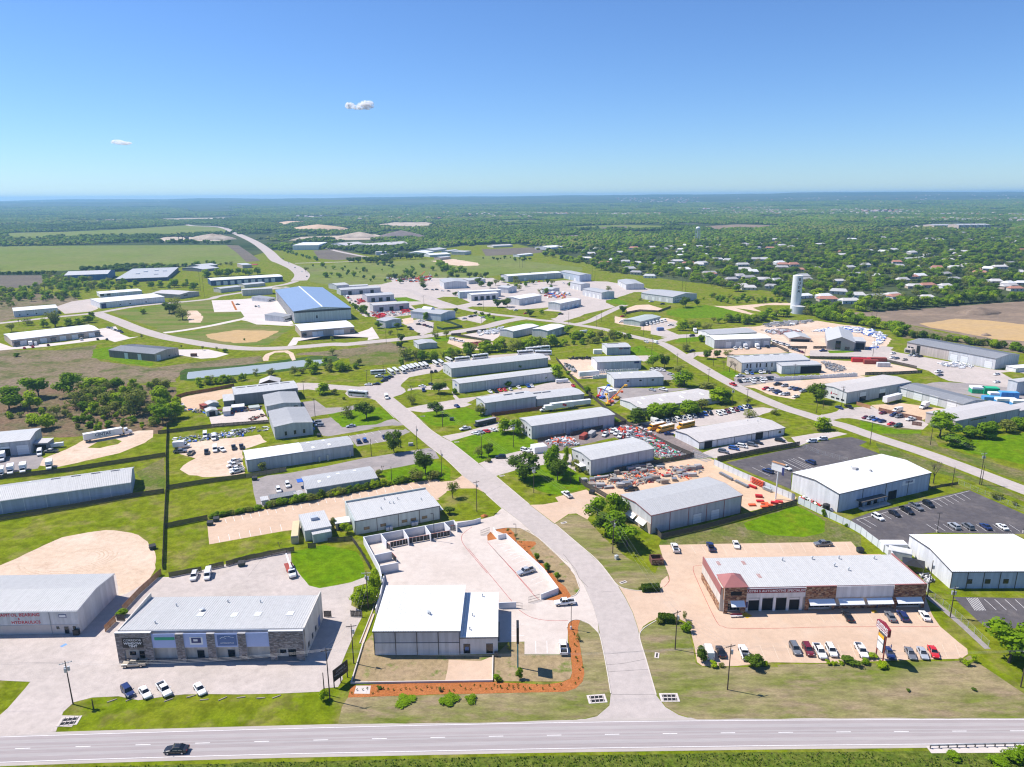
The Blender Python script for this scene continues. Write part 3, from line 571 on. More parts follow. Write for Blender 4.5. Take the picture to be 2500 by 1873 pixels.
for k in range(9):
 a=3.4+k*.35;marking('wheel_track','track',[tuple(Vector(ground('B1',(700,1330))[:2])+Vector(((17-k*1.3)*math.cos(a+j*.16),(12-k)*math.sin(a+j*.16))))for j in range(9+k)],.45)
patch('culvert_apron','concrete_old','A1',[(415,1350),(470,1265),(605,1268),(545,1352)])
patch('verge','verge_dry','A3',[(672,548),(740,572),(812,640),(830,702),(870,900),(903,1100),(893,1185),(800,1268),(640,1300),(0,1318)],'A2',[(1000,1328),(700,1332),(730,1200),(775,1130)],'A3',[(0,1098),(400,1090),(560,1085),(640,1060),(690,1010),(705,950),(690,850),(665,700),(655,600)],rough=.15)
patch('new_concrete_lot','concrete_white','B3',[(640,990),(760,958),(832,886),(1000,1013),(1130,1132),(1330,1312)],'A3',[(600,122),(700,272),(770,432),(808,562),(814,642),(740,572),(660,540),(610,545),(580,570),(578,700),(600,802),(250,802),(250,705),(30,712)],'A2',[(1905,800),(978,803),(968,640),(1000,480),(1050,200)],'B2',[(1600,1475),(1430,1150),(2212,1010)],'B3',[(430,1008)])
patch('planted_island','dirt_patchy','B3',[(760,1082),(880,1065),(1000,1070),(1070,1090),(1150,1152),(1330,1316),(1450,1440)],'A3',[(560,110),(640,212),(668,275),(668,320),(640,350),(600,366),(510,395),(390,387),(505,347),(505,302),(230,0)],'B3',[(1150,1420),(880,1132)],rough=.1)
patch('mulch_bed','mulch','B3',[(765,1087),(830,1068),(900,1070),(940,1112),(962,1180),(1130,1190),(1140,1212),(1080,1262),(1112,1312),(1200,1392),(1260,1460)],'A3',[(420,130),(500,240),(560,290),(606,364),(512,394),(395,386),(507,347),(507,302),(235,0)],'B3',[(1155,1420),(885,1132)],rough=.12,step=1.5)
patch('mulch_bed','mulch','B3',[(698,1130),(730,1100),(785,1165),(702,1182)])
patch('bare_plot','dirt_patchy','A2',[(978,806),(965,640),(895,725),(855,872),(800,1012),(1878,1002),(1880,806)],rough=.05)
patch('bare_plot','dirt_patchy','A3',[(20,815),(130,712),(248,708),(250,806),(600,808),(612,940),(595,985),(540,1008),(20,1006)])
patch('detention_pad','concrete_peach','A2',[(1540,842),(1780,852),(1872,816),(1868,1003),(1512,1003),(1535,900)])
patch('mulch_bed','mulch','A3',[(575,600),(580,570),(610,545),(660,540),(672,546),(655,600),(665,700),(690,850),(705,950),(690,1010),(640,1060),(560,1085),(400,1090),(0,1098)],'A2',[(1500,1105),(775,1130),(797,1042),(1000,1028),(1870,1008)],'A3',[(100,1016),(400,1032),(540,1012),(600,985),(612,940),(602,800),(585,700)],rough=.1,step=1.5)
patch('rock_mat','concrete_pale','A2',[(822,1100),(838,1040),(950,1040),(940,1102)])
patch('verge','verge_dry','A3',[(1122,645),(1160,600),(1250,545),(1330,528),(1400,538),(1480,575),(1530,750),(1550,870),(1610,900),(2176,898)],'A4',[(300,880),(1000,868),(1700,850),(1765,805),(1800,850),(2176,1100),(2500,1200),(2500,1290),(1500,1286),(0,1290)],'A3',[(1560,1296),(1420,1256),(1325,1200),(1253,1110),(1213,970),(1173,830),(1133,700)],rough=.15)
patch('verge','verge_dry','B3',[(1310,1030),(1440,945),(1520,950),(1610,1000),(1700,1100),(1800,1200),(1950,1330),(2212,1475)],'A3',[(1300,40),(1312,110),(1345,200),(1345,245),(1290,298),(1180,322),(1060,312),(965,282),(890,195),(800,85),(715,0)],rough=.15)
patch('peach_lot','concrete_peach','B4',[(402,1220),(1200,1205),(2130,1189),(2228,1300)],'A4',[(960,42),(1090,42),(1430,372),(1470,482),(1490,520),(1540,590),(1680,710),(1745,760),(1750,800),(1700,835),(1300,843),(1000,856),(700,868),(260,862),(0,888)],'A3',[(2000,888),(1700,892),(1600,890),(1560,860),(1540,740),(1510,620),(1480,560),(1420,530),(1330,520),(1260,530),(1200,555),(1150,590),(1121,640),(1112,600),(1072,480),(1022,380),(966,284),(1060,315),(1180,325),(1290,300),(1345,250),(1345,200),(1310,110),(1292,40)])
patch('planting_strip','concrete_peach','A3',[(1270,300),(1290,240),(1335,205),(1345,245),(1320,280)])
patch('rail_apron','concrete_pale','A4',[(1432,1500),(2500,1478),(2500,1545),(1472,1552)])
# kerbs where lawn meets the street
for sp in(('A3',[(905,1100),(872,900),(832,700),(814,640)]),('A3',[(668,300),(600,125)],'B3',[(1335,1312),(1150,1150),(1000,1070)]),('B3',[(830,890),(690,765)]),('B3',[(475,592),(330,452),(215,360)]),
           ('A3',[(1250,1110),(1210,972),(1170,832),(1130,702),(1125,645),(1160,600),(1250,545)]),('A3',[(1180,323),(1060,313),(962,282),(888,192),(800,85)],'B3',[(1500,1194),(1308,1030)]),('B3',[(1080,857),(780,604)]),('B3',[(620,488),(370,290)]),('B3',[(290,248),(200,190),(65,70)]),
           ('C3',[(720,1332),(520,1142)]),('C3',[(960,1312),(850,1224)]),('A3',[(575,600),(580,570),(610,545),(660,540),(740,570),(812,640)]),('A3',[(600,366),(640,350),(668,310)]),('B3',[(760,1082),(880,1065),(1000,1070)])):
 kerb('kerb',*sp)
# painted lines, fire lane stripes and bay markings
RED=[('A2',[(1690,0),(2020,400)]),('A2',[(1880,0),(2176,330)]),('B3',[(700,1190),(760,1260),(960,1475)]),('B3',[(560,1060),(480,1120),(470,1180),(520,1260),(700,1475)]),('A3',[(190,200),(320,350),(360,385)]),('A3',[(205,462),(300,520),(430,545),(580,545)]),('A3',[(1690,125),(1560,128),(1530,150),(1560,240),(1700,540),(1760,590),(1830,604),(2176,604)],'A4',[(700,594),(1530,590)]),('A3',[(1345,205),(1350,245),(1310,290)])]
for sp in RED:marking('fire_lane_stripe','paint_red',smooth_line(pts_of(sp),4)if len(sp[1])>2 else pts_of(sp),.14)
def bays(c,a,b,n,dx,dy,mat='paint_white',w=.11):
 0
 for i in range(n):
  t=i/(n-1)if n>1 else 0;x=a[0]+(b[0]-a[0])*t;y=a[1]+(b[1]-a[1])*t
  marking('bay_line',mat,(c,[(x,y),(x+dx,y+dy)]),w)
bays('B2',(180,980),(1690,690),21,15,40);bays('B2',(1760,690),(1990,650),4,35,38);bays('B2',(120,1140),(680,1035),7,14,55);bays('B2',(1300,232),(1560,190),5,25,20);bays('B2',(1480,290),(1590,262),3,25,25)
bays('B5',(705,990),(755,977),2,130,75);bays('B5',(880,945),(1640,755),16,90,55);bays('B5',(1335,1032),(2080,1035),11,95,62);bays('B5',(40,460),(180,430),4,190,90);bays('B4',(1240,520),(1660,430),7,160,78);bays('A4',(1875,382),(2500,392),9,90,82)
bays('A4',(1740,372),(1820,372),8,65,96);marking('bay_line','paint_white',('B5',[(705,992),(1720,732)]),.12)
bays('A3',(335,700),(420,700),2,2,95);bays('A3',(100,20),(330,270),9,60,-26,w=.09);bays('B3',(780,1220),(1050,1390),8,120,-20,w=.09);bays('A3',(150,572),(150,660),2,100,0);bays('A3',(155,640),(235,575),5,-35,-8,w=.08)
bays('B4',(690,1225),(1330,1212),8,45,75,'paint_cream');bays('B4',(1480,1210),(2080,1198),7,45,80,'paint_cream');bays('A4',(170,730),(1650,720),16,45,110,'paint_cream',.09);bays('A4',(520,490),(1350,480),10,50,70,'paint_cream',.09)
marking('stop_hatching','paint_yellow',('A3',[(1890,480),(1960,520)]),2.2);marking('ramp_paint','paint_yellow',('A4',[(1018,475),(1058,475)]),1.4)
marking('accessible_bay_paint','paint_blue',('A1',[(462,745),(505,722)]),.9)
sheet('street_crack','stain_dark',strip_poly(pts_of(('A3',[(545,40),(600,110),(640,160),(665,225),(690,250),(730,290)])),.12),z=gz(*ground('A3',(660,180))[:2])+.05,record=False)
for sp in(('A3',[(870,880),(1000,870),(1180,835)]),('A3',[(880,935),(1190,915)]),('A3',[(915,1108),(1240,1105)]),('A3',[(800,330),(960,320)]),('B3',[(540,640),(680,770)]),('B3',[(690,755),(820,690)]),('A3',[(850,800),(1165,775)]),('A1',[(2000,60),(1880,215)])):
 sheet('street_crack','stain_dark',strip_poly(smooth_line(pts_of(sp),4),.06),z=LAYER[0]+.012,record=False)
# ------------------------------------------------------------------ buildings
BLDS=[]
class B:
 0
 def __init__(s,name,label,crop,n,yb,f,b,wall='wall_grey',roof='roof_grey',ridge='u',rise=None,cat='building',group=None,fc=None,bc=None,over=.25,trim='trim_grey',h=None,bays_u=0,bays_v=0,ribs=False,wallv=None):
  xs,ys=src(crop,n);ybs=src(crop,(0,yb))[1]
  # near corner on the ground below the eave corner
  base=ground('S',(xs,ybs))
  for _ in range(4):
   hh=height_at(base,ys);q=to_px((base.x,base.y,hh));base=ground('S',(src('S',to_px(base))[0]+(xs-q[0]),ybs))
  s.h=h or height_at(base,ys);e=Vector((base.x,base.y,s.h))
  fp=ground(fc or crop,f,s.h);bp=ground(bc or crop,b,s.h)
  u=Vector((fp.x-e.x,fp.y-e.y));v=Vector((bp.x-e.x,bp.y-e.y));s.L=u.length;u.normalize()
  nrm=Vector((-u.y,u.x));s.sg=1 if v.dot(nrm)>0 else-1;s.W=abs(v.dot(nrm))
  s.z0=gz(base.x,base.y)
  s.o=empty(name,(base.x,base.y,0),math.atan2(u.y,u.x));tag(s.o,label,cat,group);BLDS.append((base.x+(u.x*s.L-u.y*s.sg*s.W)/2,base.y+(u.y*s.L+u.x*s.sg*s.W)/2,label))
  s.wallm=wall;L,Wd,h,sg=s.L,s.W,s.h,s.sg
  s.ridge=ridge;s.over=over
  if rise is None:rise={'u':Wd*.055,'v':L*.055,'mono':.4,'flat':0}.get(ridge,0)
  s.rise=rise
  def P(x,y,z):return(x,sg*y,z)
  s.P=P
  m_=MB()
  m_.poly([P(0,0,-.3),P(L,0,-.3),P(L,0,h),P(0,0,h)]);
  back=h+(rise if ridge=='mono' else 0)
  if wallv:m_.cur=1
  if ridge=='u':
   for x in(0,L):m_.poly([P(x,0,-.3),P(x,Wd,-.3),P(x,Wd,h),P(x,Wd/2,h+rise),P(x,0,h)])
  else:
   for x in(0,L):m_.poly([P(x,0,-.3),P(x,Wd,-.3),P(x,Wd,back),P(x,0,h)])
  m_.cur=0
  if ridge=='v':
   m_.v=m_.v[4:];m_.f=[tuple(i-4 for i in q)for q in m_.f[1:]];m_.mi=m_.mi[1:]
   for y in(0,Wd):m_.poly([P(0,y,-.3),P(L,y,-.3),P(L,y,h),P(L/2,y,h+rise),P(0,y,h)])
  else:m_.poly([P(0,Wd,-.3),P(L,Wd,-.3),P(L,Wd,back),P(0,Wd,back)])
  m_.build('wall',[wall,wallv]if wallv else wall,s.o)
  t=.12;o=over
  r=MB()
  def slab(x0,y0,z0,x1,y1,z1,ax):
   if ax=='y':q=[(x0,y0,z0),(x1,y0,z0),(x1,y1,z1),(x0,y1,z1)]
   else:q=[(x0,y0,z0),(x0,y1,z0),(x1,y1,z1),(x1,y0,z1)]
   r.hexa([P(a,b_,c+.02)for a,b_,c in q],[P(a,b_,c+.02+t)for a,b_,c in q])
   if ribs:
    if ax=='y':
     k=x0+.3
     while k<x1-.1:
      r.hexa([P(k-.04,y0,z0+t),P(k+.04,y0,z0+t),P(k+.04,y1,z1+t),P(k-.04,y1,z1+t)],[P(k-.02,y0,z0+t+.07),P(k+.02,y0,z0+t+.07),P(k+.02,y1,z1+t+.07),P(k-.02,y1,z1+t+.07)]);k+=.61
    else:
     k=y0+.3
     while k<y1-.1:
      r.hexa([P(x0,k-.04,z0+t),P(x0,k+.04,z0+t),P(x1,k+.04,z1+t),P(x1,k-.04,z1+t)],[P(x0,k-.02,z0+t+.07),P(x0,k+.02,z0+t+.07),P(x1,k+.02,z1+t+.07),P(x1,k-.02,z1+t+.07)]);k+=.61
  if ridge=='u':
   k=rise/(Wd/2)*o
   slab(-o,-o,h-k,L+o,Wd/2,h+rise,'y');slab(-o,Wd/2,h+rise,L+o,Wd+o,h-k,'y');rm=roof
  elif ridge=='v':
   k=rise/(L/2)*o
   slab(-o,-o,h-k,L/2,Wd+o,h+rise,'x');slab(L/2,-o,h+rise,L+o,Wd+o,h-k,'x');rm=roof+'_y'
  elif ridge=='mono':
   k=rise/Wd*o;slab(-o,-o,h-k,L+o,Wd+o,h+rise+k,'y');rm=roof
  else:slab(-o,-o,h,L+o,Wd+o,h,'y');rm=roof
  s.roof=r.build('roof',rm if rm in M else roof,s.o)
  if ridge in('u','mono','flat'):
   s.part('gutter',trim,'u',-over/L,1+over/L,h-.18,h+.0,over-.02,.14)
  else:s.part('gutter',trim,'v',-over/Wd,1+over/Wd,h-.18,h+.0,over-.02,.14)
  if ridge=='u':
   for x in(-o-.03,L+o):
    for sgn in(0,1):
     y0,y1,za,zb=(-o,Wd/2,h,h+rise)if not sgn else(Wd/2,Wd+o,h+rise,h)
     q=MB();q.hexa([P(x,y0,za-.15),P(x+.03,y0,za-.15),P(x+.03,y1,zb-.15),P(x,y1,zb-.15)],[P(x,y0,za+.17),P(x+.03,y0,za+.17),P(x+.03,y1,zb+.17),P(x,y1,zb+.17)]);q.build('rake_trim',trim,s.o)
  if bays_u:s.spouts('u',bays_u,trim)
  if bays_v:s.spouts('v',bays_v,trim)
 def at(s,wall,t,z,out):
  return s.P(t*s.L,-out,z)if wall=='u' else s.P(-out,t*s.W,z)
 def part(s,name,mat,wall,t0,t1,z0,z1,out=.0,depth=.06,parent=None):
  0
  q=MB();a=[s.at(wall,t0,z0,out),s.at(wall,t1,z0,out),s.at(wall,t1,z0,out+depth),s.at(wall,t0,z0,out+depth)]
  q.hexa(a,[(x,y,z1)for x,y,_ in a]);o_=q.build(name,mat,parent or s.o);return o_
 def spouts(s,wall,n,mat):
  ln=s.L if wall=='u' else s.W
  for i in range(n+1):
   t=min(max(i/n,.003),.997);zt=s.h-.2
   s.part('downspout',mat,wall,t-.09/ln,t+.09/ln,.05,zt,.0,.11)
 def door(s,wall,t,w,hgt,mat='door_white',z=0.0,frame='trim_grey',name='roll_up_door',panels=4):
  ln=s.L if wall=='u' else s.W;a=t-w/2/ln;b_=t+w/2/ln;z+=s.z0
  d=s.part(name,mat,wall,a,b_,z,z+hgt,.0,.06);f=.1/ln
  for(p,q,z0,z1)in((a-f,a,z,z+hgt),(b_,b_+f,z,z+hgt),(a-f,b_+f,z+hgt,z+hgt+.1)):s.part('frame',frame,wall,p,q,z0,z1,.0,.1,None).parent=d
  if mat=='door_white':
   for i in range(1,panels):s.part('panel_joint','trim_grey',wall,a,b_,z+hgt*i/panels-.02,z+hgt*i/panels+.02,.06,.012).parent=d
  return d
 def window(s,wall,t,w,z,hgt,mat='glass',frame='trim_white',mull=0):
  ln=s.L if wall=='u' else s.W;a=t-w/2/ln;b_=t+w/2/ln;z+=s.z0;f=.08/ln
  d=s.part('window',frame,wall,a-f,b_+f,z-.08,z+hgt+.08,.0,.05)
  n=mull+1
  for i in range(n):
   p=a+(b_-a)*i/n;q=a+(b_-a)*(i+1)/n;s.part('pane',mat,wall,p+f*.3,q-f*.3,z,z+hgt,.05,.015).parent=d
  return d
 def roof_z(s,x,y):
  if s.ridge=='u':return s.h+s.rise*(1-abs(y-s.W/2)/(s.W/2))+.14
  if s.ridge=='v':return s.h+s.rise*(1-abs(x-s.L/2)/(s.L/2))+.14
  if s.ridge=='mono':return s.h+s.rise*y/s.W+.14
  return s.h+.14
 def skylight(s,tx,ty,w=.9,l=3.0,mat='door_white',name='skylight',hgt=.04):
  x,y=tx*s.L,ty*s.W
  q=MB();c=[(x-w/2,y-l/2),(x+w/2,y-l/2),(x+w/2,y+l/2),(x-w/2,y+l/2)]
  q.hexa([s.P(a,b_,s.roof_z(a,b_)-.02)for a,b_ in c],[s.P(a,b_,s.roof_z(a,b_)+.08+hgt)for a,b_ in c]);return q.build(name,mat,s.o)
 def vent(s,tx,ty,r=.16,hgt=.7,mat='galvanised'):
  x,y=tx*s.L,ty*s.W;z=s.roof_z(x,y);q=MB();q.tube(s.P(x,y,z-.1),s.P(x,y,z+hgt),r);q.tube(s.P(x,y,z+hgt),s.P(x,y,z+hgt+.12),r*1.7,r*1.2);return q.build('roof_vent',mat,s.o)
 def unit(s,wall,t,w=1.1,d=.9,hgt=1.2,mat='galvanised',name='air_conditioner',out=.5):
  ln=s.L if wall=='u' else s.W;return s.part(name,mat,wall,t-w/2/ln,t+w/2/ln,s.z0,s.z0+hgt,out,d)
 def text(s,wall,body,t,z,size,mat,out=.07,bold=.0,spacing=1.0,lines=1.0,wide=1.0,name='lettering',parent=None):
  0
  me=text_mesh(body,size,mat,.015,bold,spacing,lines)
  x,y,zz=s.at(wall,t,z,out)
  o=mesh_obj(name,me,parent or s.o);o.location=(x,y,zz)
  if wall=='u':o.rotation_euler=(math.pi/2,0,0 if s.sg>0 else math.pi)
  else:o.rotation_euler=(math.pi/2,0,-math.pi/2 if s.sg>0 else-math.pi/2)
  o.scale=(wide,1,1);return o
def masonry(b,wall,t0,t1,z0,z1,out,depth,mats,rnd,hmin=.16,hmax=.32,lmin=.35,lmax=.95,name='stone_cladding'):
 0
 ln=b.L if wall=='u' else b.W
 q=MB();back=b.part('mortar','grey_block',wall,t0,t1,z0,z1,out,depth)
 z=z0
 while z<z1-.05:
  hh=min(rnd.uniform(hmin,hmax),z1-z);x=t0*ln
  while x<t1*ln-.05:
   w=min(rnd.uniform(lmin,lmax),t1*ln-x);p=rnd.uniform(.015,.07);q.cur=rnd.randrange(len(mats))
   a=[b.at(wall,(x+.015)/ln,z+.012,out+depth-.01),b.at(wall,(x+w-.015)/ln,z+.012,out+depth-.01),b.at(wall,(x+w-.015)/ln,z+.012,out+depth+p),b.at(wall,(x+.015)/ln,z+.012,out+depth+p)]
   q.hexa(a,[(c[0],c[1],z+hh-.012)for c in a]);x+=w
  z+=hh
 o=q.build(name,mats,b.o);o['kind']='stuff';back.parent=b.o;return o
for i,c in enumerate(((.34,.30,.285),(.25,.215,.20),(.42,.375,.35),(.30,.245,.215),(.19,.165,.155))):flat_mat('ledge_stone_%d'%i,c,.95,var=.3,scale=2)
for i,c in enumerate(((.40,.21,.11),(.25,.115,.065),(.50,.33,.20),(.16,.08,.055),(.33,.155,.08))):flat_mat('field_stone_%d'%i,c,.95,var=.3,scale=2)
LEDGE=['ledge_stone_%d'%i for i in range(5)];FIELD=['field_stone_%d'%i for i in range(5)]
RS=random.Random(3)
# ---- left foreground: hydraulics shop
b=B('hydraulics_shop','long grey metal shop with red letters reading CAPITOL BEARING & HYDRAULICS','A1',(583,468),640,(-420,486),(872,193),'wall_light','roof_light','u',ribs=True,trim='trim_white')
b.part('stone_base','concrete_pale','u',0,1,0,b.h*.40,.0,.09)
b.text('u','CAPITOL BEARING',(583-130)/1003,b.h*.84,1.25,'sign_red',.03,.02,1.05);b.text('u','&',(583-130)/1003,b.h*.68,.8,'sign_red',.03,.015);b.text('u','HYDRAULICS',(583-180)/1003,b.h*.52,1.2,'sign_red',.03,.02,1.05)
b.part('downspout','trim_grey','u',.213,.217,0,b.h-.2,.09,.1)
for t in(.040,.165):b.window('u',t,.9,1.3,.9).location=b.P(0,-.09,0)
b.door('u',.10,1.1,2.1,'glass',name='entrance_door').location=b.P(0,-.09,0)
q=b.part('wall_sign','sign_navy','u',.088,.145,b.h*.70,b.h*.84,.0,.08);b.part('sign_face','sign_white','u',.092,.141,b.h*.72,b.h*.82,.08,.02).parent=q
b.unit('u',.02,1.4,.8,1.5,'black_metal','equipment_cage',.3)
# ---- left foreground: stone-fronted strip of shops
b=B('strip_shop_building','low shop strip with ledgestone piers and a black CORRIDOR WINDOW TINT sign','A2',(445,605),818,(895,622),(575,330),'wall_cream','roof_light','mono',rise=-1.0,fc='A1',ribs=True,over=0.0,trim='trim_white')
SHOP=b;L,Wd,h=b.L,b.W,b.h
def tx(cx1):return(2310-cx1)/(2310-895)
# parapet side walls
for x0,x1 in((-.02,.28),(L-.28,L+.02)):
 q=MB();q.hexa([b.P(x0,0,h-2),b.P(x1,0,h-2),b.P(x1,Wd,h-2),b.P(x0,Wd,h-2)],[b.P(x0,0,h+.25),b.P(x1,0,h+.25),b.P(x1,Wd,h+.45),b.P(x0,Wd,h+.45)]);q.build('parapet','wall_cream',b.o)
d=1.6
for(a,c)in((895,1165),(1345,1405),(1580,1640),(1815,1875),(2050,2310)):
 t1,t0=tx(a),tx(c);wide=c-a>200
 ztop=h+.35 if wide else h-.1
 if wide:
  masonry(b,'u',t0,t1,h*.46,ztop,d-.5,.5,LEDGE,RS)
  span=t1-t0
  masonry(b,'u',t0,t0+span*.24,b.z0,h*.46,d-.5,.5,LEDGE,RS);masonry(b,'u',t1-span*.20,t1,b.z0,h*.46,d-.5,.5,LEDGE,RS)
  b.part('coping','trim_white','u',t0,t1,ztop,ztop+.12,d-.55,.62)
  b.door('u',t0+span*(.36 if a<1000 else .40),2.2,2.2,'glass',name='shop_door');b.window('u',t0+span*.68,1.6,1.0,1.1)
 else:masonry(b,'u',t0,t1,b.z0,ztop,d-.6,.6,LEDGE,RS)
for(a,c)in((1165,1345),(1405,1580),(1640,1815),(1875,2050)):
 t1,t0=tx(a),tx(c)
 b.part('sign_band','panel_blue','u',t0,t1,h*.50,h-.15,d-.35,.12)
 if a in(1405,1640):b.door('u',(t0*.55+t1*.45),1.7,2.2,'glass',name='shop_door')
 b.part('soffit','wall_cream','u',t0,t1,h*.49,h*.50,.05,d-.3)
b.part('walkway','asphalt_grey','u',0,1,.0,b.z0+.12,.0,d+.2)
zz=d-.23
q=b.part('shop_sign','sign_black','u',tx(1100),tx(945),h*.54,h*.88,d,.1);b.text('u','CORRIDOR',tx(1022),h*.80,.82,'sign_white',d+.11,.0,.95,wide=1.05);b.text('u','WINDOW',tx(1022),h*.69,.80,'sign_white',d+.11,.03,1.0,wide=1.15);b.text('u','TINT',tx(1022),h*.59,.80,'sign_white',d+.11,.03,1.0,wide=1.15)
b.part('shop_sign','sign_green','u',tx(1337),tx(1185),h*.77,h*.87,zz,.05)
q=b.part('shop_sign','sign_white','u',tx(1548),tx(1450),h*.60,h*.86,zz,.05);b.part('logo_panel','sign_navy','u',tx(1535),tx(1462),h*.66,h*.84,zz+.05,.02).parent=q;b.part('logo_bar','sign_white','u',tx(1510),tx(1478),h*.72,h*.79,zz+.07,.02).parent=q
q=b.part('shop_sign','sign_blue','u',tx(1803),tx(1658),h*.55,h*.92,zz,.05);b.text('u','AUTOGLASS PLUS',tx(1730),h*.645,.40,'sign_white',zz+.06,.01)
for i,(x0,y0,x1,y1)in enumerate(((1680,.80,1700,.86),(1700,.86,1725,.80),(1712,.87,1745,.89),(1745,.89,1765,.84),(1768,.85,1788,.84))):
 qq=MB();p0=b.at('u',tx(x0),h*y0,zz+.06);p1=b.at('u',tx(x1),h*y1,zz+.06);qq.tube(p0,p1,.09,.05,5);qq.build('logo_stroke','sign_white',b.o)
for t,u in((.12,.42),(.43,.40),(.62,.42),(.83,.18)):b.skylight(t,u,1.6,1.9)if t<.7 else b.vent(t,u)
b.skylight(.30,.42,1.6,1.9);b.vent(.33,.78);b.vent(.52,.80);b.vent(.80,.70);b.vent(.63,.55,.4,.5)
for t in(.14,.36,.55):b.window('v',t,1.0,1.3,1.2,frame='trim_dark')
b.part('mural','sign_blue','v',.70,.82,.4,3.2,.0,.03)
# ---- centre foreground: new white building
b=B('white_metal_building','new white-roofed metal building with orange mulch bed in front','A2',(968,625),806,(1622,622),(1075,297),'wall_grey','roof_white','mono',rise=.5,ribs=True,bays_u=4,trim='trim_dark')
b.part('wainscot','wall_light','u',0,1,0,b.h*.5,.0,.06);b.part('base_trim','trim_dark','u',0,1,b.h*.5,b.h*.5+.12,.0,.09);b.vent(.60,.36,.3,.5);b.vent(.62,.33,.2,.7)
MAINB=b
b=B('white_office_annex','lower white-roofed office wing joined to the new white building','A2',(1624,674),802,(1912,670),(1692,346),'wall_light','roof_white','mono',rise=.4,ribs=True,trim='trim_dark',over=.1)
b.window('u',.18,1.5,.3,2.6,'glass','trim_dark');b.window('u',.78,1.5,.3,2.6,'glass','trim_dark');b.part('poster','sign_blue','u',.13,.23,1.2,2.2,.07,.02);b.vent(.3,.45);b.vent(.25,.15);b.vent(.55,.9);b.unit('u',.96,1.0,.8,1.1,'black_metal')
b.part('entrance_canopy','trim_dark','u',1.0,1.045,b.h*.62,b.h*.66,-Wd*.55,Wd*.5)
# ---- right foreground: automotive shop
b=B('automotive_shop','fieldstone-fronted auto shop with maroon AUSTIN S AUTOMOTIVE SPECIALISTS sign','A4',(1432,268),440,(-125,300),(1098,40),'wall_cream','roof_light','mono',rise=-.35,ribs=True,over=0.0,trim='trim_red')
L,Wd,h=b.L,b.W,b.h
def ax_(cx):return(1432-cx)/(1432+125)
for x0,x1 in((-.02,.25),(L-.25,L+.02)):
 q=MB();q.hexa([b.P(x0,0,h-2),b.P(x1,0,h-2),b.P(x1,Wd,h-2),b.P(x0,Wd,h-2)],[b.P(x0,0,h+.3),b.P(x1,0,h+.3),b.P(x1,Wd,h+.3),b.P(x0,Wd,h+.3)]);q.build('parapet','trim_red',b.o)
for a,c in((515,745),(1185,1432)):
 t0,t1=ax_(c),ax_(a);masonry(b,'u',t0,t1,h*.52,h+.3,.35,.25,FIELD,RS);sp=t1-t0
 masonry(b,'u',t0,t0+sp*.10,b.z0,h*.52,.35,.25,FIELD,RS);masonry(b,'u',t1-sp*.14,t1,b.z0,h*.52,.35,.25,FIELD,RS);b.part('coping','trim_red','u',t0,t1,h+.3,h+.42,.3,.36)
 b.window('u',(t0+t1)/2-sp*.02,sp*L*.70,.5,1.7,'glass','trim_white',3)
b.part('wall_panel','wall_white','u',ax_(1185),ax_(745),h*.52,h,.2,.12);masonry(b,'u',ax_(1185),ax_(745),b.z0,.9,.0,.12,FIELD,RS)
for c in(850,1075):b.window('u',ax_(c),4.2,.95,1.7,'glass','trim_white',4).location=b.P(0,-.14,0)
b.part('fascia','wall_white','u',ax_(515),ax_(60),h*.60,h,.3,.15);b.part('sign_band','sign_maroon','u',ax_(512),ax_(66),h*.80,h*.97,.45,.06)
b.text('u',"AUSTIN S AUTOMOTIVE SPECIALISTS",ax_(290),h*.885,.95,'sign_white',.52,.02,1.02,wide=1.08)
for i,c in enumerate((130,235,338,440)):
 t=ax_(c);d=b.door('u',t,3.3,h*.53,'dark_opening',name='garage_bay',frame='trim_white')
 if i in(0,3):b.part('raised_door','door_white','u',t-1.65/L,t+1.65/L,h*.46,h*.53,.1,.05)
for c in(78,182,286,388,488):b.part('pier','wall_white','u',ax_(c+10),ax_(c-10),b.z0,h*.6,.12,.35)
for c in(545,770,985,1210):
 t1=ax_(c-5);t0=ax_(c+(190 if c!=770 else 185));q=MB();pp=[b.at('u',t0,h*.50,.62),b.at('u',t1,h*.50,.62),b.at('u',t1,h*.35,2.1),b.at('u',t0,h*.35,2.1)]
 q.hexa([(x,y,z-.06)for x,y,z in pp],pp);q.build('awning','awning_white',b.o)
# corner tower with its own hipped roof
tw0,tw1=ax_(62),ax_(-105);d=5.2
for t,u in((tw0,tw1),):masonry(b,'u',t,u,h*.55,h+1.0,.9,.3,FIELD,RS);masonry(b,'u',t,t+.028,b.z0,h*.55,.9,.3,FIELD,RS);masonry(b,'u',u-.02,u,b.z0,h*.55,.9,.3,FIELD,RS)
q=MB();x0,x1=tw0*L,tw1*L
q.hexa([b.P(x0,-.88,h*.55),b.P(x1,-.88,h*.55),b.P(x1,d,h*.55),b.P(x0,d,h*.55)],[b.P(x0,-.88,h+1.0),b.P(x1,-.88,h+1.0),b.P(x1,d,h+1.0),b.P(x0,d,h+1.0)]);q.build('tower','field_stone_0',b.o)
q=MB();e=.35;za=h+1.0;xm0,xm1,ym0=x0+2.4,x1-2.4,1.6
A_=[b.P(x0-e,-1.4,za),b.P(x1+e,-1.4,za),b.P(x1+e,d+e,za),b.P(x0-e,d+e,za)];T_=[b.P((x0+x1)/2,d*.45,za+1.9)]*1
q.hexa(A_,[b.P((x0+x1)/2-.5,d*.35,za+1.9),b.P((x0+x1)/2+.5,d*.35,za+1.9),b.P((x0+x1)/2+.5,d*.55,za+1.9),b.P((x0+x1)/2-.5,d*.55,za+1.9)]);q.build('tower_roof','trim_red',b.o)
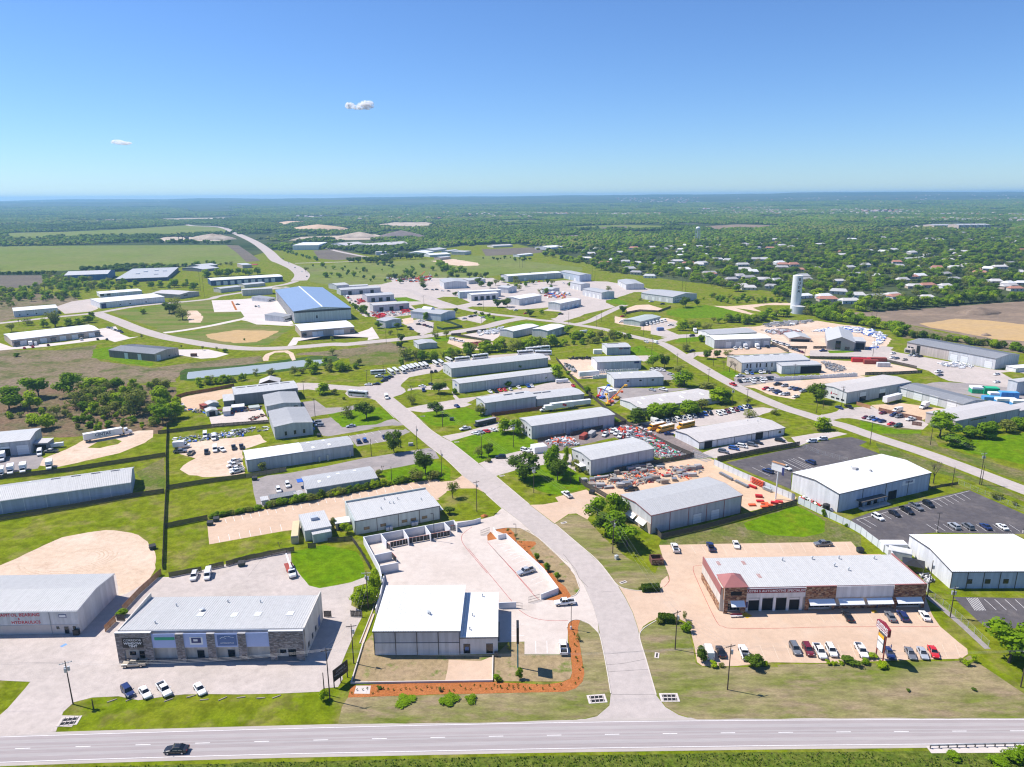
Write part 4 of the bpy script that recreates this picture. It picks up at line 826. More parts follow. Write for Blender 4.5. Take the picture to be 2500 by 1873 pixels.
b.part('louvre','dark_opening','u',tw0+.025,tw1-.03,h*.78,h*.95,1.21,.08);q=MB();pp=[b.at('u',tw0+.01,h*.56,1.25),b.at('u',tw1-.03,h*.56,1.25),b.at('u',tw1-.03,h*.40,2.6),b.at('u',tw0+.01,h*.40,2.6)];q.hexa([(x,y,z-.06)for x,y,z in pp],pp);q.build('awning','awning_white',b.o)
b.window('u',(tw0+tw1)/2,4.0,.3,1.9,'glass','trim_white',3)
q=MB()
z=b.z0
while z<2.2:
 hh=RS.uniform(.2,.35);y=.3
 while y<Wd-.3:
  w=RS.uniform(.4,1.0);q.cur=RS.randrange(5);p=RS.uniform(.04,.12);c4=[b.P(L+.02,y,z),b.P(L+.02+p,y,z),b.P(L+.02+p,min(y+w-.03,Wd),z),b.P(L+.02,min(y+w-.03,Wd),z)];q.hexa(c4,[(x,yy,z+hh-.02)for x,yy,_ in c4]);y+=w
 z+=hh
q.build('stone_base',FIELD,b.o)['kind']='stuff'
for t,u in((.93,.80),(.80,.80),(.90,.35),(.77,.35)):
 for k in range(3):b.skylight(t+k*.006,u,.12,2.2,'trim_red','roof_rail',.05)
for t,u in((.60,.85),(.44,.88),(.30,.88),(.12,.85),(.36,.62),(.31,.47)):b.vent(t,u,.2,.9)
b.part('wall_poster','sign_navy','u',ax_(84),ax_(64),1.2,3.0,.5,.03)
AUTO=b
# ---- right: white warehouse and its neighbour
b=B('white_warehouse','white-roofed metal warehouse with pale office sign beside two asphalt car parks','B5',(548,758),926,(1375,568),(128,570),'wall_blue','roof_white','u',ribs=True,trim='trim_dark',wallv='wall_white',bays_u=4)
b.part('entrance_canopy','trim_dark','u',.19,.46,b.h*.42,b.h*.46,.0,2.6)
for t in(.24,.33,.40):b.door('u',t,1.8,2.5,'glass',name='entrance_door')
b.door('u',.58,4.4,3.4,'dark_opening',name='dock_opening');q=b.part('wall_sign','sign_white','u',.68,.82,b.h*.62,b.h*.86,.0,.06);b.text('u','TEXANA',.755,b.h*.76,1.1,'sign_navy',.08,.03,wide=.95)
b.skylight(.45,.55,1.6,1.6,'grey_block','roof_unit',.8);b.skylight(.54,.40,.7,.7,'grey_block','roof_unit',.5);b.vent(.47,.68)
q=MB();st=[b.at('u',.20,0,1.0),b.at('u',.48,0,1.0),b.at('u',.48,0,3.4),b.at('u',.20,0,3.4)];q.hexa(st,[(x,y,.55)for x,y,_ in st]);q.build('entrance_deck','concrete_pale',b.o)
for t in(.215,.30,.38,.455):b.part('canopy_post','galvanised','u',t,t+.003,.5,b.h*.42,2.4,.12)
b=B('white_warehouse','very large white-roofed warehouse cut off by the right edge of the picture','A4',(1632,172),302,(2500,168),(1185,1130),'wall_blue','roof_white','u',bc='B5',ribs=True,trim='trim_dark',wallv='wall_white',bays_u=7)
for t in(.165,.325,.485):b.window('u',t,1.4,1.6,1.3,frame='trim_dark')
# ---- middle ring of metal sheds
b=B('grey_metal_shed','pale grey metal shed with stone front and two small awnings beside the scaffold yard','B4',(332,952),1122,(1148,770),(55,770),'wall_grey','roof_grey','u',ribs=True,trim='trim_red',bays_u=5,wallv='wall_light')
for t in(.50,.70):b.door('u',t,3.6,3.6)
b.part('stone_front','wall_tan','v',0,1,0,b.h*.55,.0,.12)
for t in(.12,.45):
 q=MB();pp=[b.at('v',t,b.h*.52,.12),b.at('v',t+.26,b.h*.52,.12),b.at('v',t+.26,b.h*.34,1.6),b.at('v',t,b.h*.34,1.6)];q.hexa([(x,y,z-.06)for x,y,z in pp],pp);q.build('awning','awning_white',b.o)
 b.window('v',t+.10,2.0,.6,1.6).location=b.P(-.14,0,0)
b=B('grey_metal_shed','white-walled metal shed with open bays behind a line of parked cars','B4',(765,295),360,(1535,165),(522,195),'wall_white','roof_tan','u',trim='trim_dark',bays_u=5,ribs=True)
b.door('u',.10,4.2,3.6,'dark_opening',name='dock_opening');b.door('u',.69,4.2,3.6,'dark_opening',name='dock_opening');b.window('u',.94,1.6,1.2,1.2)
for t,v in((.93,.7),(.86,.6),(.80,.8)):b.vent(t,v)
b=B('grey_metal_shed','grey metal shed fronted by two tall trees in the middle of the estate','B3',(1632,455),596,(2200,350),(1465,350),'wall_grey','roof_light','u',ribs=True,bays_u=4,wallv='wall_light')
for t in(.12,.40,.72):b.window('v',t,1.1,b.h*.62,1.1)
for t in(.12,.45):b.window('v',t,1.1,1.2,1.1)
b.part('entry_canopy','trim_white','v',.25,.60,2.8,3.0,0,2.5)
b=B('grey_metal_shed','long pale-roofed shed behind the heap of scrap metal','B3',(1098,150),268,(1845,45),(975,80),'wall_grey','roof_light','u',ribs=True,bays_u=5,wallv='wall_light')
for t in(.15,.42,.72):b.window('v',t,1.2,b.h*.55,1.1);b.window('v',t,1.2,1.0,1.1)
for t in(.38,.48,.55,.62):b.unit('u',t,.5,.5,2.6,'galvanised','wall_duct',.02)
b=B('grey_metal_shed','long blue-grey shed with small roof hatches and rust-red fence','C3',(1700,1170),1300,(480,1095),(1595,1110),'wall_grey','roof_light','u',fc='C4',bays_u=5,wallv='wall_light')
for t in(.2,.55,.8):b.window('v',t,1.2,1.4,1.4)
for t in(.55,.78):b.skylight(t,.6,5,1.2,'grey_block','roof_hatch',.5)
b=B('grey_metal_shed','lower rear half of the shed beside the row of white trailers','C4',(490,1128),1205,(1000,1070),(435,1052),'wall_grey','roof_light','u',bays_u=4)
for t in(.12,.32):b.skylight(t,.6,5,1.2,'grey_block','roof_hatch',.5)
b=B('grey_metal_shed','northernmost of the long sheds beside the bus yard','C3',(1335,795),892,(610,680),(1250,740),'wall_grey','roof_light','u',fc='C4',bays_u=8,wallv='wall_light',ribs=True)
for t in(.2,.5,.8):b.window('v',t,1.1,1.2,1.3)
b=B('grey_metal_shed','long shed with light roof between the bus yard and the trailer yard','C3',(1420,960),1062,(735,825),(1343,915),'wall_light','roof_light','u',fc='C4',bays_u=8,ribs=True)
b.part('wall_sign','sign_blue','v',.35,.6,b.h*.55,b.h*.75,0,.05)
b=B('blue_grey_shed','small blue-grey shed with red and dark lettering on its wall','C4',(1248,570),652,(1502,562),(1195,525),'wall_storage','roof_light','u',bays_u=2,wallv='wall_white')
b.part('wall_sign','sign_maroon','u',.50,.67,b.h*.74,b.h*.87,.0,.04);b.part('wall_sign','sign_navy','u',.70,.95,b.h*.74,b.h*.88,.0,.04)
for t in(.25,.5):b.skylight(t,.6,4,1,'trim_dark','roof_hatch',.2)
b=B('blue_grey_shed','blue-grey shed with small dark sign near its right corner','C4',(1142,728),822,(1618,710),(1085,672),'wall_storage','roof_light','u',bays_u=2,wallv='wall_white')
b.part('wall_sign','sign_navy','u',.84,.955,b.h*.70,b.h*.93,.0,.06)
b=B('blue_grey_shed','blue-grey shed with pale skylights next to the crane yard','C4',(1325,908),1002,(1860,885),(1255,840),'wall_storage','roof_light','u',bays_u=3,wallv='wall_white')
for t in(.2,.45,.7):b.skylight(t,.6,1.2,4);b.window('u',t+.08,1.6,b.h*.6,.9)
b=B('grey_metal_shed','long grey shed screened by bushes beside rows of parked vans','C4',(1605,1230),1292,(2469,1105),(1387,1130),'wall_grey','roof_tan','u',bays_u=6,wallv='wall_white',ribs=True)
for i in range(7):b.skylight(.08+.13*i,.5+(.2 if i%2 else-.15),1.2,3.5)
b=B('white_storage_shed','plain white storage shed behind the orange and blue lifts','C4',(1270,1048),1118,(1352,1035),(1145,1002),'wall_white','roof_white','u')
b=B('five_door_warehouse','white-roofed warehouse with five white roll-up doors','C5',(640,487),580,(1250,468),(535,440),'wall_grey','roof_white','u',bays_u=6,wallv='wall_light',ribs=True)
for t in(.25,.42,.59,.76,.92):b.door('u',t,4.4,4.6)
b=B('grey_metal_shed','grey shed standing right behind the warehouse with five doors','C5',(600,432),478,(1095,405),(500,380),'wall_white','roof_grey','u')
b=B('white_stone_plant','long white plant with stone end wall and tall narrow windows','C5',(935,735),842,(1670,700),(805,660),'wall_white','roof_light','u',wallv='wall_tan',bays_u=0)
for t in(.08,.13,.22,.27,.36,.44):b.window('u',t,1.0,b.h*.45,b.h*.42)
for t in(.06,.13):b.window('u',t,1.6,.8,1.2)
for i in range(6):b.skylight(.08+.15*i,.75,4,1.0,'grey_block','roof_hatch',.3)
b=B('white_annex','white annex with open dark carport beside the stone-ended plant','C5',(1368,768),856,(1790,752),(1305,725),'wall_white','roof_light','u')
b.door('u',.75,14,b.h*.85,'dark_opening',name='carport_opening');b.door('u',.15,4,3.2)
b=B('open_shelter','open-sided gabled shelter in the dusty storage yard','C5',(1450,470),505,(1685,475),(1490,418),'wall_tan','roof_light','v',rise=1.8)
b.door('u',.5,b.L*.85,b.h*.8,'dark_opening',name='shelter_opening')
b=B('stone_gable_building','stone building with steep pale gable roof and tall glass front','C6',(90,497),592,(387,515),(150,385),'ledge_stone_2','roof_light','v',rise=3.4,over=.5)
b.window('u',.40,3.4,1.0,b.h*.9,'glass','trim_dark',1);b.window('u',.74,3.0,.8,2.2,'glass','trim_dark',1)
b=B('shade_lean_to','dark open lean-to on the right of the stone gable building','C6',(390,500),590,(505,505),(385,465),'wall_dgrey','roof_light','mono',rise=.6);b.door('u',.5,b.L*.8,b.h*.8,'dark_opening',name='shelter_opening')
b=B('long_pink_warehouse','long pale pink warehouse with grey metal end and three white doors','C6',(1912,690),806,(2165,645),(835,528),'wall_light','roof_dark','v',wallv='wall_pink',trim='trim_dark',ribs=True)
b.part('metal_section','wall_light','v',0,.50,0,b.h-.02,.0,.05)
for t in(.07,.325,.44):b.door('v',t,5.0,4.8).location=b.P(-.06,0,0)
b.window('v',.93,2,3.2,1.2);b.window('v',.97,2,3.2,1.2);b.door('v',.855,2.5,6,'dark_opening',name='dark_recess');b.part('porch','wall_pink','v',.90,.99,0,3.2,0,3.0);b.window('v',.945,4,.6,1.8).location=b.P(-3.05,0,0)
b=B('white_grey_shed','white and tan roofed shed with small red logo on its end wall','C6',(300,1055),1176,(990,940),(20,970),'wall_grey','roof_tan','u',wallv='wall_white',bays_u=6,ribs=True)
for t in(.25,.55):b.door('u',t,5.0,5.0);b.part('open_gap','dark_opening','u',t-2.5/b.L,t+2.5/b.L,0,2.6,.08,.02)
q=MB();t0=.55;pA=b.at('v',t0+.03,b.h*.50,.03);pB=b.at('v',t0-.03,b.h*.50,.03);pC=b.at('v',t0,b.h*.74,.03);q.hexa([pA,pB,pC],[(x-.05,y,z)for x,y,z in(pA,pB,pC)]);q.build('logo_triangle','sign_red',b.o)
b.part('lettering_bar','sign_maroon','v',.33,.49,b.h*.54,b.h*.60,.0,.04)
for t in(.12,.3,.48):b.window('v',t,2.2,1.0,1.0)
b=B('loading_dock_shed','grey-roofed loading shed with white dock doors and parked trailer','C6',(1560,1180),1272,(1790,1138),(838,990),'wall_light','roof_dark','v',ribs=True)
for t in(.16,.42,.66,.90):b.door('v',t,5.2,5.0)
b=B('tan_roof_shed','wide tan-roofed shed with blue-grey wall behind green bushes','C6',(1475,1362),1476,(2165,1228),(1130,1275),'wall_storage','roof_tan','u',wallv='wall_pink',bays_u=5)
b.part('window_band','glass','u',.23,.47,b.h*.72,b.h*.82,.0,.05)
b=B('tan_roof_shed','lower blue-grey shed joining the tan-roofed shed at the right edge','C6',(2166,1252),1330,(2600,1165),(2000,1205),'wall_storage','roof_tan','u')
b=B('small_white_building','small white flat building at the right edge beyond the round lawn','C6',(2128,795),838,(2420,770),(2180,755),'wall_white','roof_white','flat')
b=B('pale_grey_shed','pale grey shed cut off by the right edge near the wrapped lumber','C6',(2145,942),1085,(2450,905),(2190,900),'wall_light','roof_light','u')
# ---- left middle
b=B('long_arched_shed','very long pale shed with low arched roof behind a wooden fence at the left','B1',(1172,655),768,(-420,882),(1198,520),'wall_storage','roof_light','u',rise=2.2,bays_u=8,ribs=True,trim='trim_white',wallv='wall_storage')
for i in range(4):b.skylight(.10+.12*i,.55,3.0,.8,'grey_block','roof_hatch',.3)
for i in range(5):b.skylight(.06+.14*i,.72,.8,2.5)
b=B('laundry_depot','grey depot with white roll-up doors beside parked white delivery trucks','B1',(265,275),396,(-300,330),(325,172),'wall_grey','roof_light','u',bays_u=3)
b.door('u',.13,4.6,4.4);b.door('u',.42,4.6,4.4);b.part('dark_bay','dark_opening','u',.34,.50,0,3.4,.08,.03)
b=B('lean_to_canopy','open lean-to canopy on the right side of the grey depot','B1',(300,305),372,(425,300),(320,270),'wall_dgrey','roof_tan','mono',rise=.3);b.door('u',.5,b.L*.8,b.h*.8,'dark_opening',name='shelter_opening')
b=B('gable_shed','grey shed with gable facing the road, nearest of the joined pair','B2',(625,158),270,(970,115),(575,15),'wall_grey','roof_light','v',ribs=True,wallv='wall_grey')
for t in(.28,.52,.76):b.window('u',t,.9,1.4,1.8,frame='trim_dark')
b.part('blue_awning','sign_blue','u',1.0,1.06,1.8,2.4,-4,3)
b=B('gable_shed','grey shed with gable facing the road, rear of the joined pair','C2',(1110,1205),1320,(1475,1165),(1042,1085),'wall_grey','roof_light','v',ribs=True)
b.window('u',.85,2.2,b.h*.45,2,frame='trim_white')
b=B('long_grey_shed','long blue-grey shed with roof hatches behind the sandy yard','C2',(762,1080),1200,(1445,1005),(728,1000),'wall_dgrey','roof_light','u',rise=.8)
for i in range(5):b.skylight(.12+.18*i,.7,5,1.1,'grey_block','roof_hatch',.3)
b=B('small_lean_shed','low pale-roofed lean-to at the left end of the long blue-grey shed','C2',(645,1150),1210,(757,1138),(622,1088),'wall_dgrey','roof_light','mono',rise=.3)
b=B('white_grey_roof_shed','long shed with half white and half grey roof beside the dirt yard','B2',(378,458),566,(1335,315),(345,375),'wall_grey','roof_grey','u',bays_u=5,ribs=True,rise=.7)
q=MB();o_=.27;q.hexa([b.P(-o_,-o_,b.h+.15),b.P(b.L*.52,-o_,b.h+.15),b.P(b.L*.52,b.W/2,b.h+.7+.17),b.P(-o_,b.W/2,b.h+.7+.17)],[b.P(-o_,-o_,b.h+.26),b.P(b.L*.52,-o_,b.h+.26),b.P(b.L*.52,b.W/2,b.h+.7+.27),b.P(-o_,b.W/2,b.h+.7+.27)])
q.hexa([b.P(-o_,b.W/2,b.h+.7+.17),b.P(b.L*.52,b.W/2,b.h+.7+.17),b.P(b.L*.52,b.W+o_,b.h+.15),b.P(-o_,b.W+o_,b.h+.15)],[b.P(-o_,b.W/2,b.h+.7+.27),b.P(b.L*.52,b.W/2,b.h+.7+.27),b.P(b.L*.52,b.W+o_,b.h+.26),b.P(-o_,b.W+o_,b.h+.26)]);q.build('white_roof_panel','roof_white',b.o)
for t,v in((.62,.2),(.78,.25),(.75,.8),(.60,.8)):b.skylight(t,v,1.2,2.0)
b.unit('u',.66,.7,.5,2.2);b.unit('u',.74,.7,.5,2.5);b.unit('u',.96,.5,.4,2.8)
b=B('pale_arched_shed','low grey shed with hedge of shrubs along its front wall','B2',(918,718),782,(1550,615),(868,610),'wall_grey','roof_grey','u',rise=.9,bays_u=4,wallv='wall_white')
for t,v in((.2,.3),(.35,.5),(.5,.7),(.75,.75)):b.skylight(t,v,1.2,1.8)
b.part('blue_awning','blue_plastic','v',.68,.95,2.5,2.7,0,2.2)
b=B('green_grey_building','pale green-grey office building with square warm-tinted windows','B2',(1348,1008),1130,(2115,868),(1258,835),'wall_green','roof_light','mono',rise=-.3,over=.05,bays_u=4,ribs=True,trim='trim_dark')
for t in(.13,.32,.57,.675,.81):b.window('u',t,1.8,1.3,.9,'glass_warm','trim_dark')
q=MB();q.hexa([b.P(-.03,0,b.h-1),b.P(.25,0,b.h-1),b.P(.25,b.W,b.h-1),b.P(-.03,b.W,b.h-1)],[b.P(-.03,0,b.h+.3),b.P(.25,0,b.h+.3),b.P(.25,b.W,b.h+.5),b.P(-.03,b.W,b.h+.5)]);q.build('parapet','wall_green',b.o)
q=MB();q.hexa([b.P(0,b.W-.3,b.h-1),b.P(b.L,b.W-.3,b.h-1),b.P(b.L,b.W,b.h-1),b.P(0,b.W,b.h-1)],[b.P(0,b.W-.3,b.h+.5),b.P(b.L,b.W-.3,b.h+.5),b.P(b.L,b.W,b.h+.5),b.P(0,b.W,b.h+.5)]);q.build('parapet','wall_green',b.o)
for t in(.36,.40,.66,.70):b.unit('u',t,1.0,.9,1.2,'wall_storage')
for t,v in((.35,.35),(.48,.55),(.52,.52),(.60,.7),(.85,.45),(.45,.8)):b.vent(t,v)
b.part('porch_roof','roof_light','u',1.0,1.055,2.8,2.95,-b.W*.8,b.W*.75)
b=B('flat_green_annex','small green-grey flat-roofed block with rooftop air unit behind the container','B2',(900,1095),1188,(1140,1050),(840,945),'wall_green','roof_light','mono',rise=-.2,over=.05)
b.skylight(.5,.55,2.4,2.0,'wall_storage','roof_unit',1.0);b.part('lower_bay','wall_green','u',.25,.92,0,b.h*.8,0,2.4);b.part('lower_roof','roof_light','u',.23,.94,b.h*.8,b.h*.84,0,2.5)
b=B('yellow_container','pale yellow shipping container standing on the grass beside the green-grey block','B2',(775,1145),1212,(838,1138),(720,1015),'container_tan','container_tan','flat',cat='container',over=0)
b.door('u',.5,2.0,2.2,'container_tan',name='container_doors')
b=B('picnic_shelter','small white-roofed shelter between the two green-grey buildings','B2',(1180,1035),1090,(1305,1008),(1155,985),'wall_tan','roof_white','flat',h=2.6);b.door('u',.5,b.L*.7,2.2,'dark_opening',name='shelter_opening')
b=B('garden_shed','dark shingled garden shed in front of the hedge of shrubs','B2',(590,800),850,(818,760),(580,775),'wall_dgrey','roof_dark','u',rise=.8)
b=B('garden_shed','small white storage box left of the dark shingled shed','B2',(512,822),862,(570,812),(505,790),'wall_white','roof_light','flat')
b=B('garden_shed','small brown shed tucked against the low grey shed','B2',(822,775),820,(888,755),(808,742),'wall_tan','roof_tan','u',rise=.6)
b=B('brown_roof_shed','brown-roofed barn behind the long blue-grey shed by the pond','C2',(1030,960),985,(1250,945),(1050,915),'brick_dark','roof_tan','v',rise=2.0)
for k,(n,yb,f,bb,wl,rf,rg,lb)in enumerate((((478,1185),1225,(590,1165),(470,1155),'wall_storage','roof_tan','v','blue-grey yard shed at the edge of the sandy yard'),((462,1262),1315,(578,1245),(455,1230),'wall_green','roof_light','v','grey-green yard shed with dark doorway beside the white concrete yard'),((640,1262),1310,(715,1255),(632,1215),'wall_storage','roof_tan','u','small blue shed with rusty roof in the junk row'),((735,1218),1270,(865,1205),(730,1190),'wall_navy','roof_white','flat','white-roofed open stall in the junk row'),((925,1225),1250,(1032,1212),(920,1200),'wall_green','roof_green','flat','pale green box trailer body beside the rear gable shed'),((148,1205),1230,(215,1195),(140,1180),'wall_tan','roof_tan','u','small brown hut at the left end of the sandy yard'),((425,1200),1245,(470,1190),(420,1175),'container_rust','container_rust','flat','rust red storage box at the edge of the sandy yard'))):
 b=B('yard_shed',lb,'C2',n,yb,f,bb,wl,rf,rg,rise=.7)
 if k==1:b.door('u',.5,3,2.4,'dark_opening',name='shed_doorway')
# ---- north-west
b=B('tan_shop_row','long tan shop row with white roof, white doors and dark awnings','C1',(125,490),562,(1075,380),(35,425),'wall_tan','roof_white','u',ribs=True,rise=1.0)
for t in(.12,.34,.56,.70,.90):b.door('u',t,4.5,3.8)
for t in(.05,.45,.77,.97):b.part('awning','trim_dark','u',t-.035,t+.035,2.9,3.3,0,1.2);b.window('u',t,4,.6,2.0,'glass','trim_white',2)
b=B('taupe_gable_building','dark taupe metal building with two tone walls beside a mown strip','C1',(1668,640),720,(1925,575),(1195,590),'wall_tan','roof_dark','v',wallv='wall_taupe',ribs=True)
for t in(.33,.62):b.door('v',t,3.2,4.2)
b.door('u',.15,3.4,4.0);b.window('u',.58,1.5,1,1);b.window('u',.85,1.5,1,1)
b=B('white_block_building','weathered white building with blue door among the western trees','C1',(145,178),243,(620,140),(95,148),'wall_white','roof_white','mono',rise=.3)
for t in(.12,.3,.5,.7,.85):b.window('u',t,1.4,1.2,1.2)
b=B('white_block_building','long weathered white building with navy corner door along the cross street','C1',(1075,85),148,(1775,20),(1000,45),'wall_white','roof_white','mono',rise=.3)
b.part('navy_door','sign_navy','u',.02,.09,0,b.h*.8,0,.06)
for t in(.3,.45,.7):b.window('u',t,1.6,1.6,1.2)
b=B('white_block_building','white building with dark windows behind the long weathered one','D1',(770,815),842,(1095,790),(750,800),'wall_white','roof_white','mono',rise=.3)
for t in(.05,.2):b.window('u',t,4,1.5,2.2)
b=B('pink_gable_building','pale pink building with dark emblem near the cross street','D1',(1385,820),853,(1535,797),(1248,795),'wall_pink','roof_tan','v')
b.part('emblem','trim_dark','u',.2,.4,b.h*.5,b.h*.8,0,.06)
b=B('blue_metal_building','bright blue metal building at the edge of the green farm field','D1',(830,660),706,(885,632),(505,668),'wall_royal','roof_light','v',wallv='wall_royal')
b=B('wide_grey_plant','wide grey-roofed plant with rooftop vents beside the blue metal building','D1',(1290,685),712,(890,700),(1335,615),'wall_navy','roof_grey','mono',rise=1.0)
for t,v in((.2,.6),(.4,.7),(.6,.6),(.3,.3),(.7,.4)):b.skylight(t,v,5,4,'trim_white','roof_unit',1.2)
b=B('gable_barn','first of two grey gabled barns beside the fast food shop','D1',(1563,625),645,(1690,612),(1548,600),'wall_dgrey','roof_light','u',rise=2.0)
b=B('gable_barn','second grey gabled barn, behind the first one','D1',(1553,602),618,(1678,590),(1548,586),'wall_dgrey','roof_light','u',rise=2.0)
b=B('red_roof_shop','small restaurant with red canopies near the overpass','D1',(1870,592),618,(1942,588),(1858,578),'wall_tan','roof_light','flat')
b.part('canopy','red_paint','u',1.0,1.7,4,5,-10,9)
b=B('navy_long_building','long navy blue building with white roof and row of white doors','D1',(1625,712),752,(2180,680),(1617,693),'wall_navy','roof_white','u',rise=1.0)
for i in range(9):b.door('u',.10+.095*i,5.0,5.0)
for nm,n,yb,f,bb in(('cream shed left of the big factory in the first yard row',(1700,775),806,(1860,757),(1645,768),),('cream shed with arched roof behind the big factory',(1885,745),768,(2045,730),(1865,735)),('long cream shed touching the rear of the big factory',(1868,785),830,(2100,772),(1865,775))):b=B('cream_shed',nm,'D1',n,yb,f,bb,'wall_cream','roof_light','u')
b=B('blue_roof_factory','huge white factory with steel blue roof and grey eaves band','C2',(1402,180),306,(2018,140),(200,785),'wall_white','roof_blue','v',bc='D2',rise=2.4,over=.5,trim='trim_dark')
b.part('eaves_band','trim_dark','u',-.002,1.002,b.h-1.6,b.h+.2,.02,.1);q=MB();q.hexa([b.P(b.L*.5-.6,-.5,b.h+b.rise+.1),b.P(b.L*.5+.6,-.5,b.h+b.rise+.1),b.P(b.L*.5+.6,b.W,b.h+b.rise+.1),b.P(b.L*.5-.6,b.W,b.h+b.rise+.1)],[b.P(b.L*.5-.6,-.5,b.h+b.rise+.5),b.P(b.L*.5+.6,-.5,b.h+b.rise+.5),b.P(b.L*.5+.6,b.W,b.h+b.rise+.5),b.P(b.L*.5-.6,b.W,b.h+b.rise+.5)]);q.build('ridge_cap','door_white',b.o)
for i in range(24):b.part('wall_rib','trim_dark','v',.02+i*.04,.028+i*.04,0,b.h,.0,.25)
b.door('u',.39,1.4,2.4,'trim_dark',z=3.2,name='stair_door')
b=B('tan_shop_row','tan shop row with white doors in front of the big factory','C2',(1478,390),463,(2055,345),(1420,318),'wall_tan','roof_white','u',rise=.8)
for t in(.26,.36,.66,.75):b.door('u',t,4.4,4.0)
for t in(.06,.96):b.part('awning','trim_dark','u',t-.04,t+.04,2.9,3.3,0,1.3);b.window('u',t,4,.6,2.0)
for i,(n,yb,f,bb)in enumerate((((1290,240),292,(1393,215),(1250,190)),((1120,45),78,(1205,30),(1080,10)))):
 b=B('factory_office',('near','far')[i]+' small office block with dark roof on the front of the factory','C2',n,yb,f,bb,'wall_white','roof_dark','mono',rise=1.2);b.window('u',.5,b.L*.7,1,1.2)
# ---- centre and far estate (name, crop, n, yb, f, b, wall, roof, ridge, doors)
EST=[('three-bay grey shed beside the factory, first row','C3',(490,115),187,(880,88),(450,95),'wall_grey','roof_light','u',3),('three-bay grey shed beside the factory, second row','D2',(935,832),880,(1143,818),(897,815),'wall_grey','roof_light','u',3),('three-bay grey shed beside the factory, third row','D2',(733,785),826,(1040,765),(715,770),'wall_grey','roof_light','u',3),
       ('tall small grey block at the far end of the three-bay sheds','D2',(700,750),785,(795,742),(688,732),'wall_grey','roof_light','u',0),('low pale shed behind the third three-bay shed','D2',(780,757),772,(945,748),(770,748),'wall_white','roof_light','u',0),('blue-grey shed with white tank on its roofline','C3',(1222,210),286,(1378,175),(918,172),'wall_blue','roof_grey','v',0),
       ('small grey shed with parked cars beside it','C3',(622,287),362,(795,262),(560,262),'wall_grey','roof_grey','v',1),('grey gabled shed at the creek side','C3',(985,535),592,(1183,518),(912,497),'wall_grey','roof_grey','v',1),('white-roofed shed behind the creek trees, left one','C4',(232,395),466,(510,335),(80,375),'wall_grey','roof_white','u',0),
       ('white-roofed shed behind the creek trees, right one','C4',(605,390),470,(805,335),(428,372),'wall_grey','roof_white','u',2),('white-roofed workshop with row of white doors','C4',(740,95),170,(968,48),(622,80),'wall_light','roof_white','u',4),('pale workshop beside two round trees','C4',(300,45),116,(540,5),(120,35),'wall_light','roof_white','u',2),
       ('long grey-brown shed at the back of the estate','D3',(128,678),723,(540,650),(95,666),'wall_grey','roof_white','u',2),('grey shed with blue end wall at the back of the estate','D3',(680,670),721,(770,665),(522,640),'wall_blue','roof_grey','v',3),('pale shed with white doors in the crowded yard','D3',(690,740),790,(760,735),(595,725),'wall_light','roof_light','v',2),
       ('two-storey grey workshop beside the vivid round lawn','D3',(850,805),857,(948,797),(692,777),'wall_light','roof_grey','v',4),('grey shed with bay doors at the wood edge','D3',(1040,742),782,(1178,740),(877,708),'wall_light','roof_grey','v',3),('large grey gabled hall with rows of small windows','D3',(1400,838),886,(1585,812),(1205,800),'wall_light','roof_grey','v',4),
       ('green-roofed depot with vans parked under its eave','C4',(1605,290),341,(1825,235),(1450,262),'wall_green','roof_green','u',0),('grey hall beside the crane yard','D2',(1530,728),776,(1705,722),(1440,703),'wall_light','roof_grey','v',2),('low hall right of the crane yard','D2',(1720,712),740,(1850,700),(1640,700),'wall_light','roof_light','u',1),
       ('long white-roofed shed with yellow fence in front','D2',(1650,800),850,(1968,785),(1640,792),'wall_blue','roof_white','u',0),('four-bay shed with orange barrier in front','D2',(1740,822),868,(1950,808),(1703,812),'wall_light','roof_white','u',4),('small white shed in the middle of the far yard','D2',(2025,768),810,(2090,755),(1968,757),'wall_light','roof_light','v',1),
       ('small shed behind the red and yellow trucks','D3',(465,780),812,(525,768),(405,770),'wall_light','roof_light','v',0),('white box building beyond the overpass','D2',(360,440),476,(558,438),(303,418),'wall_white','roof_white','flat',0),('grey hall left of the long tan hall','D2',(770,442),467,(940,432),(690,427),'wall_light','roof_tan','u',2),
       ('long tan-roofed hall near the quarry','D2',(960,445),468,(1280,425),(950,428),'wall_grey','roof_tan','u',2),('pale shed on the far meadow, left','D2',(1005,492),514,(1085,490),(1000,488),'wall_light','roof_light','u',0),('pale shed on the far meadow, right','D2',(1050,515),536,(1220,510),(1045,508),'wall_tan','roof_light','u',0),
       ('far white shed row, first from the left','D2',(1390,500),517,(1450,486),(1290,490),'wall_light','roof_white','u',0),('far white shed row, second from the left','D2',(1420,515),531,(1580,506),(1380,505),'wall_light','roof_white','u',0),('far white shed row, third from the left','D2',(1450,478),492,(1550,465),(1370,470),'wall_light','roof_light','u',0),('far grey shed right of the white shed row','D2',(1560,485),496,(1640,475),(1550,478),'wall_grey','roof_light','u',0),('far concrete silo block','D2',(1690,490),515,(1740,482),(1645,478),'wall_cream','roof_light','flat',0),('far cream row of offices','D2',(1910,445),458,(2060,438),(1900,438),'wall_cream','roof_tan','u',0),('far low office at the field edge','D2',(1500,535),553,(1580,528),(1490,528),'wall_tan','roof_light','u',0),
       ('far white hall with dark doors','D3',(440,458),478,(550,450),(415,445),'wall_light','roof_white','u',3),('far white house beside the dark field','D3',(215,515),530,(320,505),(205,508),'wall_white','roof_white','u',0),('far dark-roofed church hall','D3',(1745,400),416,(1810,398),(1735,385),'wall_cream','roof_dark','v',0)]
